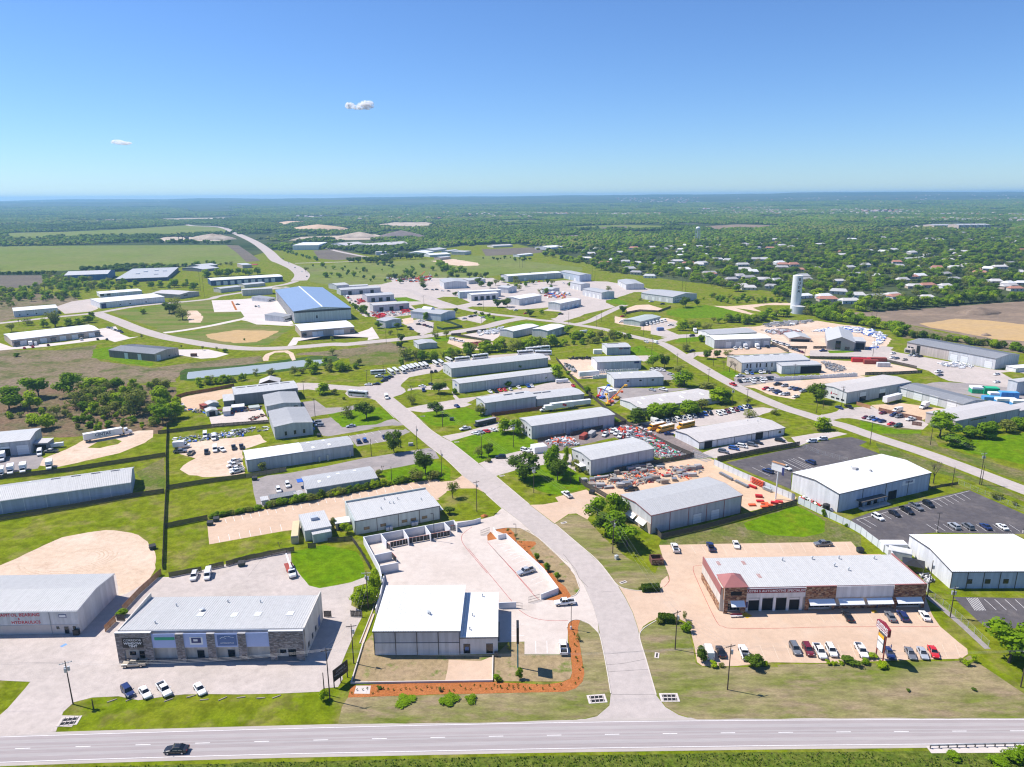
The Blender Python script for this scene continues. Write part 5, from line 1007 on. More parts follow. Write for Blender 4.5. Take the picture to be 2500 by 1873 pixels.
for nm,c,n,yb,f,bb,wl,rf,rg,nd in EST:
 b=B('estate_shed',nm,c,n,yb,f,bb,wl,rf,rg)
 wall='v' if(rg=='v' and b.W>b.L)else 'u'
 for i in range(nd):
  dark=nm.startswith('three-bay')or 'four-bay' in nm
  b.door(wall,(i+.8)/(nd+.6),min(4.0,(b.L if wall=='u' else b.W)/(nd+2)),min(4.2,b.h*.7),'dark_opening' if dark else 'door_white',name='bay_door',panels=1)
 if 'rows of small windows' in nm:
  for i in range(7):b.window('u',.12+.06*i,1.0,1.2,1.2);b.window('u',.12+.06*i,1.0,4.2,1.2)
 if 'tank on' in nm:
  q=MB();q.tube(b.P(b.L*.6,b.W*.55,b.h+.3),b.P(b.L*.6,b.W*.85,b.h+.3),3.0,n=14);q.build('tank','door_white',b.o)
# ---- distant apartments, towers and masts
for i,(x0,x1,yt,yb)in enumerate(((1520,1685,286,310),(1710,1955,284,322))):
 b=B('apartment_block',('shorter','longer')[i]+' four-storey apartment block on the far right skyline','D4',(x0,yt),yb,(x1,yt-2),(x0+25,yt-6),'wall_tan','roof_grey','u',rise=3)
 for k in range(14):
  for zf in(.12,.36,.60,.82):b.part('window','glass','u',.03+.069*k,.03+.069*k+.035,b.h*zf,b.h*(zf+.12),0,.1)
 for k in range(4):b.part('gable_bay','wall_cream','u',.12+.22*k,.19+.22*k,0,b.h*1.08,.0,1.5)
bp=ground('D4',(443,958));hh=height_at(Vector((bp.x,bp.y,0)),src('D4',(0,672))[1])
t=empty('water_tower',(bp.x,bp.y,0));tag(t,'tall white standpipe water tower with vertical black letters B U D A','water tower')
rr=36.5*.31646*(bp-CAMP).dot(FWD)/F_PX*1.0
q=MB();q.tube((0,0,-.3),(0,0,hh),rr,n=72);q.build('shaft','door_white',t);q=MB();q.tube((0,0,hh),(0,0,hh+.6),rr*.97,rr*.5,40);q.build('cap','sign_white',t)
q=MB();q.tube((0,0,hh+.5),(0,0,hh+1.6),.5,.4);q.build('roof_hatch','galvanised',t)
ang=math.atan2(-bp.y,-bp.x)+math.radians(24)
for i,ch in enumerate('BUDA'):
 me=text_mesh(ch,3.4,'sign_black',.1,.08);o=mesh_obj('letter',me,t);a=ang
 o.location=(rr*1.01*math.cos(a),rr*1.01*math.sin(a),hh-3.4-i*3.65);o.rotation_euler=(math.pi/2,0,a+math.pi/2)
bp=ground('D4',(472,965));t=empty('storage_tank',(bp.x,bp.y,0));tag(t,'low grey round water tank at the foot of the standpipe tower','tank')
rt=50*.31646*(bp-CAMP).dot(FWD)/F_PX;ht_=height_at(Vector((bp.x,bp.y,0)),src('D4',(0,908))[1])
q=MB();q.tube((0,0,-.3),(0,0,ht_),rt,n=36);q.build('drum','wall_storage',t);q=MB();q.tube((0,0,ht_),(0,0,ht_+.7),rt*1.02,rt*.1,36);q.build('lid','roof_light',t)
def leg_tower(label,c,base,top,r):
 p=ground(c,base);h_=height_at(Vector((p.x,p.y,0)),src(c,top)[1]);t=empty('water_tower',(p.x,p.y,0));tag(t,label,'water tower')
 R_=r*.31646*(p-CAMP).dot(FWD)/F_PX
 q=MB();zc=h_-R_*.8
 prof=[(0.0,-1.0),(.6,-.85),(.95,-.35),(1,0),(.95,.35),(.6,.75),(.05,.9)]
 for(a,za),(b_,zb)in zip(prof,prof[1:]):q.tube((0,0,zc+za*R_*.85),(0,0,zc+zb*R_*.85),max(a,.01)*R_,max(b_,.01)*R_,20)
 q.build('tank','door_white',t)
 for i in range(6):
  a=i*math.pi/3;q=MB();q.tube((R_*.95*math.cos(a),R_*.95*math.sin(a),zc),(R_*1.25*math.cos(a),R_*1.25*math.sin(a),-.3),.45,.45,6);q.build('leg','galvanised',t)
 q=MB();q.tube((0,0,0),(0,0,zc),.9,n=8);q.build('riser','galvanised',t)
leg_tower('white legged water tower standing over the old town trees','D3',(1588,402),(1588,294),17)
leg_tower('distant white water tower on the far ridge','D3',(537,118),(537,85),7)
# ------------------------------------------------------------------ fences and walls
CROPS['E']=(880,1250,280/2212)
def picket_mesh(seed,n=16):
 r=random.Random(seed);q=MB()
 for i in range(n):
  x0,x1=i/n+.004,(i+1)/n-.004;d=(.012 if i%2 else-.012)+r.uniform(-.004,.004);z1=1+r.uniform(-.02,.02)
  q.poly([(x0,d-.012,.02),(x1,d-.012,.02),(x1,d-.012,z1),(x0,d-.012,z1)]);q.poly([(x1,d+.012,.02),(x0,d+.012,.02),(x0,d+.012,z1),(x1,d+.012,z1)]);q.poly([(x0,d-.012,z1),(x1,d-.012,z1),(x1,d+.012,z1),(x0,d+.012,z1)])
 for z in(.2,.8):q.box(0,.02,z-.03,1,.06,z+.03)
 return q
def sheet_mesh():
 q=MB();n=12
 for i in range(n):
  x0,x1=i/n,(i+1)/n;y0,y1=(0,.05)if i%2 else(.05,0);q.poly([(x0,y0,.01),(x1,y1,.01),(x1,y1,1),(x0,y0,1)])
 for z in(.06,.5,.97):q.box(0,.05,z-.015,1,.1,z+.015)
 return q
def chain_mesh():
 q=MB()
 for z in(.03,.97):q.tube((0,0,z),(1,0,z),.012,n=4)
 n=7
 for i in range(n):
  q.tube((i/n,0,.03),(min(1,i/n+.38),0,.97),.003,n=3);q.tube((i/n,0,.97),(min(1,i/n+.38),0,.03),.003,n=3)
 return q
PANELS={}
def panel(style,mat,k=0):
 key=(style,mat,k)
 if key not in PANELS:
  q=picket_mesh(k)if style=='picket' else sheet_mesh()if style=='sheet' else chain_mesh();PANELS[key]=q.mesh('fence_panel',mat,fix=False)
 return PANELS[key]
POSTS={}
def post_mesh(mat,w):
 if(mat,w)not in POSTS:q=MB();q.box(-w,-w,0,w,w,1);POSTS[(mat,w)]=q.mesh('post',mat,fix=True)
 return POSTS[(mat,w)]
def fence(label,mat,h,*spec,bay=2.44,style='picket',post='fence_weathered',z=0.0,pw=.05,lean=.0,name='wooden_fence',line=None):
 line=line or pts_of(spec);r=random.Random(len(label)*31+int(line[0][0]))
 root=empty(name,(line[0][0],line[0][1],0));tag(root,label,'fence');ox,oy=line[0]
 for(x0,y0),(x1,y1)in zip(line,line[1:]):
  L=math.hypot(x1-x0,y1-y0);n=max(1,round(L/bay));a=math.atan2(y1-y0,x1-x0)
  for i in range(n):
   px_,py_=x0+(x1-x0)*i/n,y0+(y1-y0)*i/n;g0=gz(px_,py_)
   o=mesh_obj('fence_panel',panel(style,mat,r.randrange(3)if style=='picket' else 0),root);o.location=(px_-ox,py_-oy,g0);o.scale=(L/n,1,h*r.uniform(.985,1.015));o.rotation_euler=(r.uniform(-lean,lean),0,a+r.uniform(-lean,lean)*.1)
   p=mesh_obj('post',post_mesh(post,pw),root);p.location=(px_-ox,py_-oy,g0-.05);p.scale=(1,1,h+.08);p.rotation_euler=(0,0,a)
  p=mesh_obj('post',post_mesh(post,pw),root);p.location=(x1-ox,y1-oy,gz(x1,y1)-.05);p.scale=(1,1,h+.08)
 return root
FW='fence_weathered'
fence('long dark weathered plank fence running straight away between the two left lawns',FW,2.0,'B1',[(1465,1440),(1478,1100),(1500,700),(1497,420),(1505,250),(1505,135)],lean=.03)
fence('weathered plank fence behind the long arched shed at the left',FW,1.9,'B1',[(-150,650),(0,628),(590,562),(1490,422)],lean=.03)
fence('weathered plank fence in front of the long arched shed at the left',FW,1.9,'B1',[(-250,1050),(0,1002),(600,902),(1200,792),(1480,752)],lean=.03)
fence('weathered plank fence between dirt yard and mown lawn',FW,1.9,'B1',[(1510,722),(1800,672),(2212,615)],lean=.03)
fence('pale plank fence under the half white roofed shed','fence_light',1.9,'B2',[(372,618),(735,556)])
fence('short plank fence dividing the mown lawn from the peach car park',FW,1.9,'B1',[(1490,1068),(1868,992)])
fence('new orange cedar fence beside the hydraulics shop','fence_new',2.0,'A1',[(1225,195),(1060,345),(935,480)],post='fence_new');fence('short orange cedar fence near the stone shop corner','fence_new',2.0,'A1',[(880,555),(800,632)],post='fence_new')
fence('dark gate panel closing the alley beside the stone shop',FW,1.9,'A1',[(888,545),(950,548)])
fence('leaning grey fence at the rear of the shop strip lot, left piece',FW,1.7,'A1',[(1285,218),(1530,172)],lean=.08)
fence('leaning grey fence at the rear of the shop strip lot, long piece',FW,1.8,'B2',[(195,1412),(380,1360),(600,1315),(805,1280)],lean=.08);fence('leaning grey fence at the rear of the shop strip lot, middle piece',FW,1.8,'B2',[(45,1442),(172,1416)],lean=.08)
fence('weathered fence below the white concrete yard',FW,1.9,'C2',[(-60,1505),(300,1462),(540,1432),(1135,1388)],lean=.03)
fence('curved brown fence around the sandy yard','fence_brown',2.0,'C2',[(105,1145),(150,1115),(250,1085),(480,1048),(760,992)])
fence('dark plank fence along the front of the scaffold yard',FW,2.0,'B4',[(362,1102),(422,1168),(800,1082),(1220,970),(1640,852)])
fence('dark plank fence between the two scaffold storage yards',FW,2.0,'B4',[(0,568),(345,498),(640,445),(715,425)]);fence('curved plank fence at the scaffold yard gate',FW,2.0,'B3',[(1525,645),(1575,692),(1690,752),(1795,815)])
fence('white sheet metal fence along the asphalt car park','fence_white',2.6,'B4',[(895,500),(1200,640),(1620,822)],style='sheet',post='galvanised',name='metal_fence',bay=2.8)
fence('white sheet metal fence curving down behind the automotive shop','fence_white',2.6,'B5',[(175,845),(400,952),(640,1062),(740,1120),(840,1200),(1000,1322)],'A4',[(1220,165),(1440,330)],style='sheet',post='galvanised',name='metal_fence',bay=2.8)
fence('dark brown screen wall at the top of the asphalt car park',FW,2.4,'B4',[(925,470),(1300,395),(1665,332)])
fence('long plank fence running diagonally between the shed rows',FW,2.0,'C4',[(700,700),(850,885),(960,1000),(1085,1112),(1250,1255),(1460,1390)]);fence('plank fence beside the scrap and machinery yard',FW,2.0,'B4',[(0,60),(115,138),(330,255),(560,365),(700,425)])
fence('plank fence in front of the long shed by the scrap heap',FW,1.9,'B3',[(1152,292),(1405,245)]);fence('plank fence behind the scrap heap, right piece',FW,1.9,'B3',[(1450,238),(1650,192),(1950,128)])
fence('rust red fence below the long shed with hatches','fence_brown',1.9,'C4',[(0,1312),(545,1240)]);fence('bright cedar gate at the end of the rust red fence','fence_new',1.9,'C3',[(1780,1335),(1888,1385)],post='fence_new');fence('weathered fence above the white trailers',FW,1.9,'C4',[(640,1182),(1085,1118)])
fence('rust red fence around the sandy loading yard','fence_brown',2.0,'C6',[(640,1255),(860,1310),(1105,1362)]);fence('orange fence piece beside the shed with red logo','fence_new',2.0,'C6',[(402,1192),(550,1232)],post='fence_new');fence('short rust fence under the tan-roofed shed','fence_brown',2.0,'C6',[(1000,1405),(1105,1420)])
fence('green screen fence behind the oval lawn','fence_green',2.0,'C6',[(495,868),(800,862),(1110,846)],post='fence_green');fence('dark fence along the pipe yard',FW,2.0,'C5',[(1665,692),(2212,698)],'C6',[(700,720),(1050,800)])
fence('fence beside the row of service trucks',FW,2.0,'C5',[(1255,535),(1440,625)]);fence('fence across the storage yard, left piece',FW,2.0,'C5',[(1430,580),(1635,582)]);fence('fence across the storage yard, right piece',FW,2.0,'C5',[(1705,582),(1852,582)])
fence('green mesh fence around the caravan corner','fence_green',1.9,'C3',[(1180,362),(1240,380),(1455,356),(1340,312),(1260,292)],post='fence_green');fence('dark fence along the middle street, left piece',FW,2.0,'C3',[(1335,442),(1440,436)]);fence('dark fence along the middle street, right piece',FW,2.0,'C3',[(1500,418),(1710,388)]);fence('dark fence below the pale stacked yard',FW,1.9,'C3',[(1400,448),(1560,475),(1760,508)])
fence('dark curved fence around the dusty oval yard',FW,2.0,'C4',[(1450,205),(1600,178),(1800,190),(1935,140)])
fence('wooden gate leaf beside the stone shop strip, right leaf',FW,1.9,'A2',[(798,515),(885,518)]);fence('wooden gate leaf beside the stone shop strip, left leaf',FW,1.9,'A2',[(595,518),(650,518)])
fence('broken grey fence behind the green-grey buildings',FW,1.8,'B2',[(1110,1200),(1330,1182)],lean=.06);fence('grey fence panel behind the small flat block',FW,1.8,'B2',[(930,1248),(1000,1245)]);fence('grey fence beside the white screen wall',FW,1.8,'B2',[(1330,1185),(1400,1285),(1490,1445)],lean=.06)
fence('chain link fence along the second asphalt car park','galvanised',1.8,'B5',[(1620,665),(1730,715),(2212,920),(2500,1040)],style='chain',post='galvanised',name='chain_link_fence',bay=3.0,pw=.03);fence('chain link fence across the upper asphalt car park','galvanised',1.8,'B5',[(200,335),(360,395),(620,470)],style='chain',post='galvanised',name='chain_link_fence',bay=3.0,pw=.03)
fence('chain link fence beside the concrete footpath at the right','galvanised',1.8,'A4',[(1440,340),(1560,430),(1700,550),(1905,745)],style='chain',post='galvanised',name='chain_link_fence',bay=3.0,pw=.04)
fence('dark timber rail beside the white warehouse',FW,1.0,'B5',[(1370,715),(1500,690),(1615,672)])
# footpath under the chain link fence
sheet('footpath','asphalt_grey',strip_poly(pts_of(('A4',[(1430,355),(1560,455),(1700,575),(1900,760)])),1.6))
def wall_run(label,line,h,th=.25,mat='stucco_white',name='screen_wall',cap=None,z0=-.05):
 root=empty(name,(*line[0],0));tag(root,label,'wall');ox,oy=line[0];n=len(line)
 for i,((x0,y0),(x1,y1))in enumerate(zip(line,line[1:])):
  d=Vector((x1-x0,y1-y0));d.normalize();nn=Vector((-d.y,d.x))*th/2;e=d*(th/2-.002*(i+1));a=Vector((x0-ox,y0-oy))-(e if i else d*0);c=Vector((x1-ox,y1-oy))+(e if i<n-2 else d*0)
  q=MB();q.hexa([(*(a-nn),z0),(*(c-nn),z0),(*(c+nn),z0),(*(a+nn),z0)],[(*(a-nn),h-.003*i),(*(c-nn),h-.003*i),(*(c+nn),h-.003*i),(*(a+nn),h-.003*i)]);q.build('wall_section',mat,root)
 return root
def top_line(c,pts,z):return[tuple(ground(c,p,z)[:2])for p in pts]
H_=2.7
wall_run('white outer wall of the open storage bays beside the new concrete lot',top_line('E',[(430,1340),(360,1040),(60,480),(1620,195),(1800,155)],H_),H_)
for lb,p in(('first',[(395,425),(500,560)]),('second',[(830,348),(930,505)]),('third',[(1245,268),(1355,425)]),('fourth',[(1612,200),(1725,318)])):wall_run(lb+' white cross wall from the left in the back row of storage bays',top_line('E',p,H_),H_)
wall_run('upper white cross wall in the left row of storage bays',top_line('E',[(265,832),(600,762)],H_),H_);wall_run('lowest white cross wall in the left row of storage bays',top_line('E',[(362,1042),(730,972)],H_),H_);wall_run('white end wall of the small bin bay',top_line('E',[(1800,158),(1865,250)],H_),H_)
wall_run('tapering white wall from the storage bays to the new white building',top_line('A2',[(1048,205),(1022,330),(985,450)],1.9),1.9)
def gate(label,c,p,h,mat='black_metal',z=0.0,n=6,name='slatted_gate'):
 (x0,y0),(x1,y1)=[tuple(ground(c,q)[:2])for q in p];root=empty(name,(x0,y0,gz(x0,y0)));tag(root,label,'gate');L=math.hypot(x1-x0,y1-y0);root.rotation_euler=(0,0,math.atan2(y1-y0,x1-x0))
 box_part('slat_sheet',mat,root,0,-.03,.12,L,.03,h-.02)
 for i in range(n+1):box_part('gate_post','stucco_white' if i%2==0 else 'steel',root,L*i/n-.06,-.07,0,L*i/n+.06,-.035,h)
 box_part('top_rail','red_paint',root,0,-.03,h,L,.03,h+.04)
for i,(a,c_)in enumerate((((580,690),(930,615)),((935,610),(1355,535)),((1360,530),(1730,460)),((1735,365),(1865,345)))):gate(('first','second','third','fourth')[i]+' dark slatted gate from the left across the back storage bays','E',(a,c_),1.9)
gate('dark slatted gate across the upper left storage bay','E',((505,690),(580,740)),1.9,n=2);gate('dark slatted gate across the lower left storage bay','E',((605,880),(700,985)),1.9,n=2)
wall_run('white screen wall at the street side of the new car park',pts_of(('B3',[(755,1100),(800,1170),(868,1158),(1205,1475)],'A3',[(505,335),(375,385)])),1.7,.2)
wall_run('white wall stub by the north driveway of the new lot',pts_of(('B3',[(430,1060),(575,1035),(640,1015)])),1.7,.2);wall_run('white wall joining the office wing to the swing gate',pts_of(('A3',[(55,455),(188,450)])),1.9,.2)
def swing_gate(label,c,p,h=1.8):
 (x0,y0),(x1,y1)=[tuple(ground(c,q)[:2])for q in p];root=empty('swing_gate',(x0,y0,gz(x0,y0)));tag(root,label,'gate');L=math.hypot(x1-x0,y1-y0);root.rotation_euler=(0,0,math.atan2(y1-y0,x1-x0))
 for z in(.15,h*.5,h):box_part('rail','black_metal',root,0,-.03,z-.03,L,.03,z+.03)
 for i in range(int(L/.3)+1):box_part('bar','black_metal',root,i*L/int(L/.3)-.012,-.012,.15,i*L/int(L/.3)+.012,.012,h)
swing_gate('black barred swing gate beside the office wing','A3',((188,452),(235,458)));swing_gate('black barred swing gate by the white pickup at the south entrance','A3',((280,412),(368,388)));swing_gate('black barred swing gate at the north entrance of the new lot','B3',((640,1135),(720,1105)))
wall_run('low concrete retaining wall around the bare plot',pts_of(('A2',[(1876,820),(1872,1008),(800,1025),(868,800),(890,725)])),.5,.25,'concrete_pale','retaining_wall')
wall_run('low concrete flume wall left of the new white building',pts_of(('A2',[(865,722),(960,480),(1005,330),(1048,215)])),.35,.2,'concrete_pale','retaining_wall');wall_run('second low concrete flume wall left of the new white building',pts_of(('A2',[(893,722),(975,500)])),.35,.2,'concrete_pale','retaining_wall')
sheet('flume','dirt_sand',pts_of(('A2',[(868,718),(890,718),(972,500),(960,482)])))
# bin enclosure
def enclosure(label,c,p,h,mat):
 a,b_,d=[Vector(ground(c,q)[:2])for q in p];root=empty('bin_enclosure',(a.x,a.y,gz(*a)));tag(root,label,'enclosure');u=b_-a;root.rotation_euler=(0,0,math.atan2(u.y,u.x));L=u.length;n=Vector((-u.y,u.x)).normalized();w=(d-a).dot(n);r=random.Random(5)
 for(x0,y0,x1,y1)in((0,0,L,.25),(0,.25,.25,w),(L-.25,.25,L,w),(.25,w-.25,L-.25,w)):
  box_part('wall','brick_dark',root,x0,y0,0,x1,y1,h)
 q=MB();z=.02
 while z<h:
  hh=r.uniform(.15,.25);x=0
  while x<L:ww=r.uniform(.25,.6);q.cur=r.randrange(5);q.box(x+.01,-.02-r.uniform(.01,.05),z,min(x+ww,L)-.01,.02,min(z+hh,h)-.02);x+=ww
  z+=hh
 q.build('stone_cladding',FIELD,root)['kind']='stuff';box_part('coping','trim_red',root,-.05,-.05,h,L+.05,.2,h+.1)
enclosure('fieldstone bin enclosure at the entrance of the automotive shop','A3',((1215,125),(1305,122),(1205,85)),1.9,'brick_dark')
# ------------------------------------------------------------------ utility poles and wires
POLE_TOPS={}
ALLPOLES=[]
def pole(key,c,base,top,arm=0.0,xf=0,label=None,r=.15):
 p=ground(c,base);z0=gz(p.x,p.y);h=height_at(Vector((p.x,p.y,0)),src(c,top)[1]);h=max(h,2.5)
 t=empty('utility_pole',(p.x,p.y,z0));ALLPOLES.append((t,label,src(c,base),xf,arm))
 q=MB();q.tube((0,0,-.2),(0,0,h),r,r*.62,8);q.build('shaft','wood_pole',t)
 if arm is not None:
  t.rotation_euler=(0,0,arm)
  box_part('crossarm','galvanised' if xf>1 else 'wood_pole',t,-1.25,.1,h-.75,1.25,.22,h-.6)
  for x in(-1.15,-.5,.5,1.15):q=MB();q.tube((x,.16,h-.6),(x,.16,h-.38),.05,.03,6);q.build('insulator','galvanised',t)
  for s in(-1,1):q=MB();q.tube((s*.7,.12,h-.72),(0,.1,h-1.4),.025,n=4);q.build('brace','galvanised',t)
 for k in range(xf):
  a=2.1*k;q=MB();q.tube((.42*math.cos(a),.42*math.sin(a),h-2.6),(.42*math.cos(a),.42*math.sin(a),h-1.6),.27,n=10);q.build('transformer','galvanised',t)
 if key:POLE_TOPS[key]=(p.x,p.y,z0+h-.4,arm or 0)
for k,c,bs,tp,am,xf in(('a1','A1',(555,1180),(510,850),.5,3),('a2','A2',(640,1150),(610,755),.3,0),('a3','A2',(820,870),(792,572),.2,1),('a4','A2',(930,455),(910,170),.1,2),(None,'A2',(598,1105),(588,940),None,0),('s1','A3',(1393,765),(1405,470),.5,1),('s0','A3',(1790,1070),(1803,725),.3,1),('r1','A4',(1615,520),(1635,285),.2,2),(None,'A4',(1443,365),(1478,90),None,1),('r2','A4',(2150,1050),(2190,760),.3,1),(None,'A1',(710,1215),(700,1155),None,0),
                             ('s2','B3',(1828,1295),(1832,990),.6,1),('s3','B3',(1118,750),(1108,510),.6,3),('x1','B3',(935,340),(932,130),.3,3),('s4','B3',(648,430),(643,215),.6,0),('s5','B3',(297,155),(290,0),.6,0),(None,'B3',(605,918),(590,640),.5,1),(None,'B3',(290,608),(280,365),None,1),(None,'B3',(68,355),(62,145),None,1),(None,'B3',(1450,665),(1450,450),None,0),(None,'B2',(1500,420),(1485,265),None,0),(None,'B2',(1683,665),(1670,515),None,0),
                             ('t1','B5',(1810,675),(1850,385),.2,2),(None,'B5',(1828,680),(1850,500),None,0),(None,'B5',(1562,700),(1590,515),None,0),('t2','B5',(1368,320),(1385,130),.2,0),(None,'B5',(825,320),(840,110),None,0),('s8','C3',(425,960),(420,810),.2,0),(None,'C3',(605,890),(600,715),None,0),('s7','C3',(905,1170),(895,980),.4,1),(None,'C3',(1120,940),(1110,770),None,0),('s6','C3',(1243,1425),(1232,1260),.5,0),(None,'C3',(1215,1115),(1212,1030),None,0),
                             (None,'C3',(633,530),(630,385),None,0),(None,'C3',(760,490),(755,380),None,0),(None,'C3',(1142,385),(1140,280),None,0),(None,'C3',(1683,170),(1683,60),None,0),(None,'C3',(1660,305),(1660,240),None,0),(None,'C3',(1505,275),(1503,190),None,0),(None,'C3',(1040,105),(1038,5),None,0),('u3','C4',(1730,660),(1733,460),.3,0),('u2','C4',(2003,785),(2008,630),.3,0),(None,'C4',(833,310),(838,180),None,0),(None,'C4',(1135,350),(1142,230),.2,0),(None,'C4',(1185,290),(1188,170),None,0),(None,'C4',(1642,440),(1647,290),None,0),(None,'C4',(1440,190),(1443,90),None,0),(None,'C4',(2028,1005),(2030,815),.2,1),
                             (None,'C5',(625,770),(632,590),None,0),('u1','C5',(570,980),(585,795),.3,0),(None,'C5',(830,1195),(820,1005),.3,2),(None,'C5',(993,1120),(990,1010),.2,0),(None,'C5',(1740,1275),(1752,1115),None,0),('t3','C5',(1810,1235),(1830,1000),.1,0),(None,'C5',(1612,665),(1615,555),None,0),(None,'C5',(1500,885),(1498,745),.1,1),(None,'C5',(335,520),(345,415),None,0),(None,'C5',(372,520),(380,400),None,0),(None,'C6',(578,665),(590,450),.1,0),('q1','C6',(597,410),(625,100),None,0),('q2','C6',(555,330),(575,60),None,0),('t4','C6',(240,1215),(255,985),.1,1),(None,'C2',(1635,1320),(1625,1115),.1,0),(None,'C2',(1517,1115),(1505,925),.1,0),
                             (None,'D3',(218,612),(220,505),None,0),(None,'D3',(240,612),(240,505),None,0),(None,'D3',(775,705),(775,600),None,0),(None,'D3',(797,708),(797,610),None,0),(None,'D3',(1470,795),(1472,660),None,0),(None,'D3',(1497,795),(1500,660),None,0),(None,'D2',(187,420),(183,350),None,0),(None,'D1',(1550,800),(1535,625),None,0),(None,'D1',(1578,840),(1572,660),None,0)):
 pole(k,c,bs,tp,am,xf)
def wires(label,a,b_,n=3,sag=.02,hang=0.0):
 A,Bp=POLE_TOPS[a],POLE_TOPS[b_];q=MB();d=math.hypot(Bp[0]-A[0],Bp[1]-A[1]);outs=(-1.15,0,1.15,.5)[:n]
 for o_ in outs:
  prev=None
  for i in range(13):
   t=i/12;p=Vector((A[0]+(Bp[0]-A[0])*t,A[1]+(Bp[1]-A[1])*t,A[2]+(Bp[2]-A[2])*t-4*d*sag*t*(1-t)-hang))
   p+=Vector((math.cos(A[3]),math.sin(A[3]),0))*o_
   if prev is not None:q.tube(prev,p,.013,n=3)
   prev=p
 o=q.build('overhead_wires','wire',fix=False);tag(o,label,'wires')
for lb,a,b_ in(('overhead wires along the highway verge from the left edge pole','a1','a2'),('overhead wires across the street mouth above the highway verge','a2','s0'),('overhead wires along the right highway verge','s0','r2'),('overhead wires from the verge pole up past the retaining wall','a2','a3'),('overhead wires behind the new white building','a3','a4'),('overhead wires over the automotive shop drive','s0','s1'),('overhead wires over the bin enclosure','s1','s2'),('overhead wires over the peach driveway','s2','s3'),('overhead wires over the bright lawn beside the main street','s3','s4'),('overhead wires beside the trailer loaded with bins','s4','s5'),('overhead wires near the green utility box','s5','s6'),('overhead wires at the turning circle','s6','s7'),('overhead wires toward the bus yard','s7','s8'),('overhead wires across the right field','t1','t2'),('overhead wires beside the tan-roofed shed','t2','t4'),('overhead wires along the second street, lower span','u1','u2'),('overhead wires along the second street, upper span','u2','u3')):wires(lb,a,b_)
q=MB()
for a,b_ in(('a1',(-140,136,10.3)),('r2',(170,140,10))):
 A=POLE_TOPS[a]
 for o_ in(-.2,.9):q.tube((A[0],A[1],A[2]-o_*.3),(b_[0],b_[1],b_[2]-o_*.3),.013,n=3)
tag(q.build('overhead_wires','wire',fix=False),'overhead wires leaving the picture along the highway at both edges','wires')
def light_pole(label,c,base,top,heads=1):
 p=ground(c,base);z0=gz(p.x,p.y);h=height_at(Vector((p.x,p.y,0)),src(c,top)[1]);t=empty('lamp_post',(p.x,p.y,z0));tag(t,label,'lamp post','lamp posts in the car parks')
 q=MB();q.tube((0,0,0),(0,0,.8),.3,n=12);q.build('footing','concrete_pale',t);q=MB();q.tube((0,0,.8),(0,0,h),.09,.07);q.build('column','black_metal',t)
 for s in((-1,1)if heads>1 else(-1,)):box_part('lamp_head','black_metal',t,s*.15,-.15,h-.12,s*.9,.15,h)
light_pole('black lamp post on a concrete footing in the mulch bed','A3',(603,610),(606,420));light_pole('slim lamp post on the planted island by the street','B3',(958,1215),(950,1030));light_pole('twin-headed lamp post in the second asphalt car park','B5',(1428,1105),(1440,930),2);light_pole('lamp post standing in front of the storage bay gates','E',(1425,555),(1410,30));light_pole('twin-headed lamp post at the right edge of the asphalt car park','B5',(2205,1110),(2208,940),2)
# ------------------------------------------------------------------ signs
p=ground('A2',(2065,902));h=height_at(Vector((p.x,p.y,0)),src('A2',(2065,572))[1]);t=empty('pole_sign',(p.x,p.y,gz(p.x,p.y)));tag(t,'tall teal pole with a thin black sign box seen edge-on','sign')
q=MB();q.tube((0,0,-.2),(0,0,h*.66),.18);q.build('pole','teal_paint',t);box_part('sign_box','sign_black',t,-.3,-1.6,h*.64,.3,1.6,h)
a,b_=ground('A2',(670,1058)),ground('A2',(730,1010));t=empty('billboard',(a.x,a.y,gz(a.x,a.y)));tag(t,'black roadside billboard on three posts seen at a slant','billboard');d=b_-a;d=Vector((d.x,d.y,0));L=max(d.length,4.5);t.rotation_euler=(0,0,math.atan2(d.y,d.x))
for i in range(3):box_part('post','black_metal',t,i*(L-.2)/2,-.08,-.1,i*(L-.2)/2+.2,.08,4.6)
box_part('panel','sign_black',t,-.1,-.22,1.7,L+.1,-.085,4.8)
for w_,z_ in(('CORRIDOR',3.85),('WINDOW TINT',2.95)):o=mesh_obj('lettering',text_mesh(w_,.8,'trim_grey',.01),t);o.location=(L/2,-.24,z_);o.rotation_euler=(math.pi/2,0,0);o.scale=(L/6.2,1,1)
# pylon sign of the automotive shop
a,b_=ground('A4',(1050,825)),ground('A4',(1100,880));t=empty('pylon_sign',(b_.x,b_.y,gz(b_.x,b_.y)));d=Vector((a.x-b_.x,a.y-b_.y));L=d.length;t.rotation_euler=(0,0,math.atan2(d.y,d.x));tag(t,'two-post pylon sign with red top board and yellow and white panels','sign')
h=height_at(Vector((b_.x,b_.y,0)),src('A4',(1145,600))[1])
for x in(0,L):q=MB();q.tube((x,0,-.1),(x,0,h*.92),.16);q.build('post','container_rust',t)
box_part('cabinet','trim_dark',t,.17,-.3,h*.30,L-.17,.3,h*.74)
for s in(-1,1):
 for nm,mt,z0,z1 in(('panel_yellow','sign_yellow',.64,.73),('panel_pale','awning_white',.55,.64),('panel_grey','trim_grey',.505,.55),('panel_white','sign_white',.31,.505)):box_part(nm,mt,t,.3,s*.30,h*z0,L-.3,s*.33,h*z1)
q=MB();pr=[(-1.0,h*.80),(L*.25,h*.83),(L*.5,h*.86),(L*.75,h*.83),(L+1.0,h*.80),(L+1.0,h*.99),(L*.5,h*1.05),(-1.0,h*.99)]
q.hexa([(x,-.35,z)for x,z in pr],[(x,.35,z)for x,z in pr]);q.build('top_board','sign_maroon',t)
for s in(-1,1):box_part('lower_band','sign_white',t,-.8,s*.36,h*.81,L+.8,s*.385,h*.89)
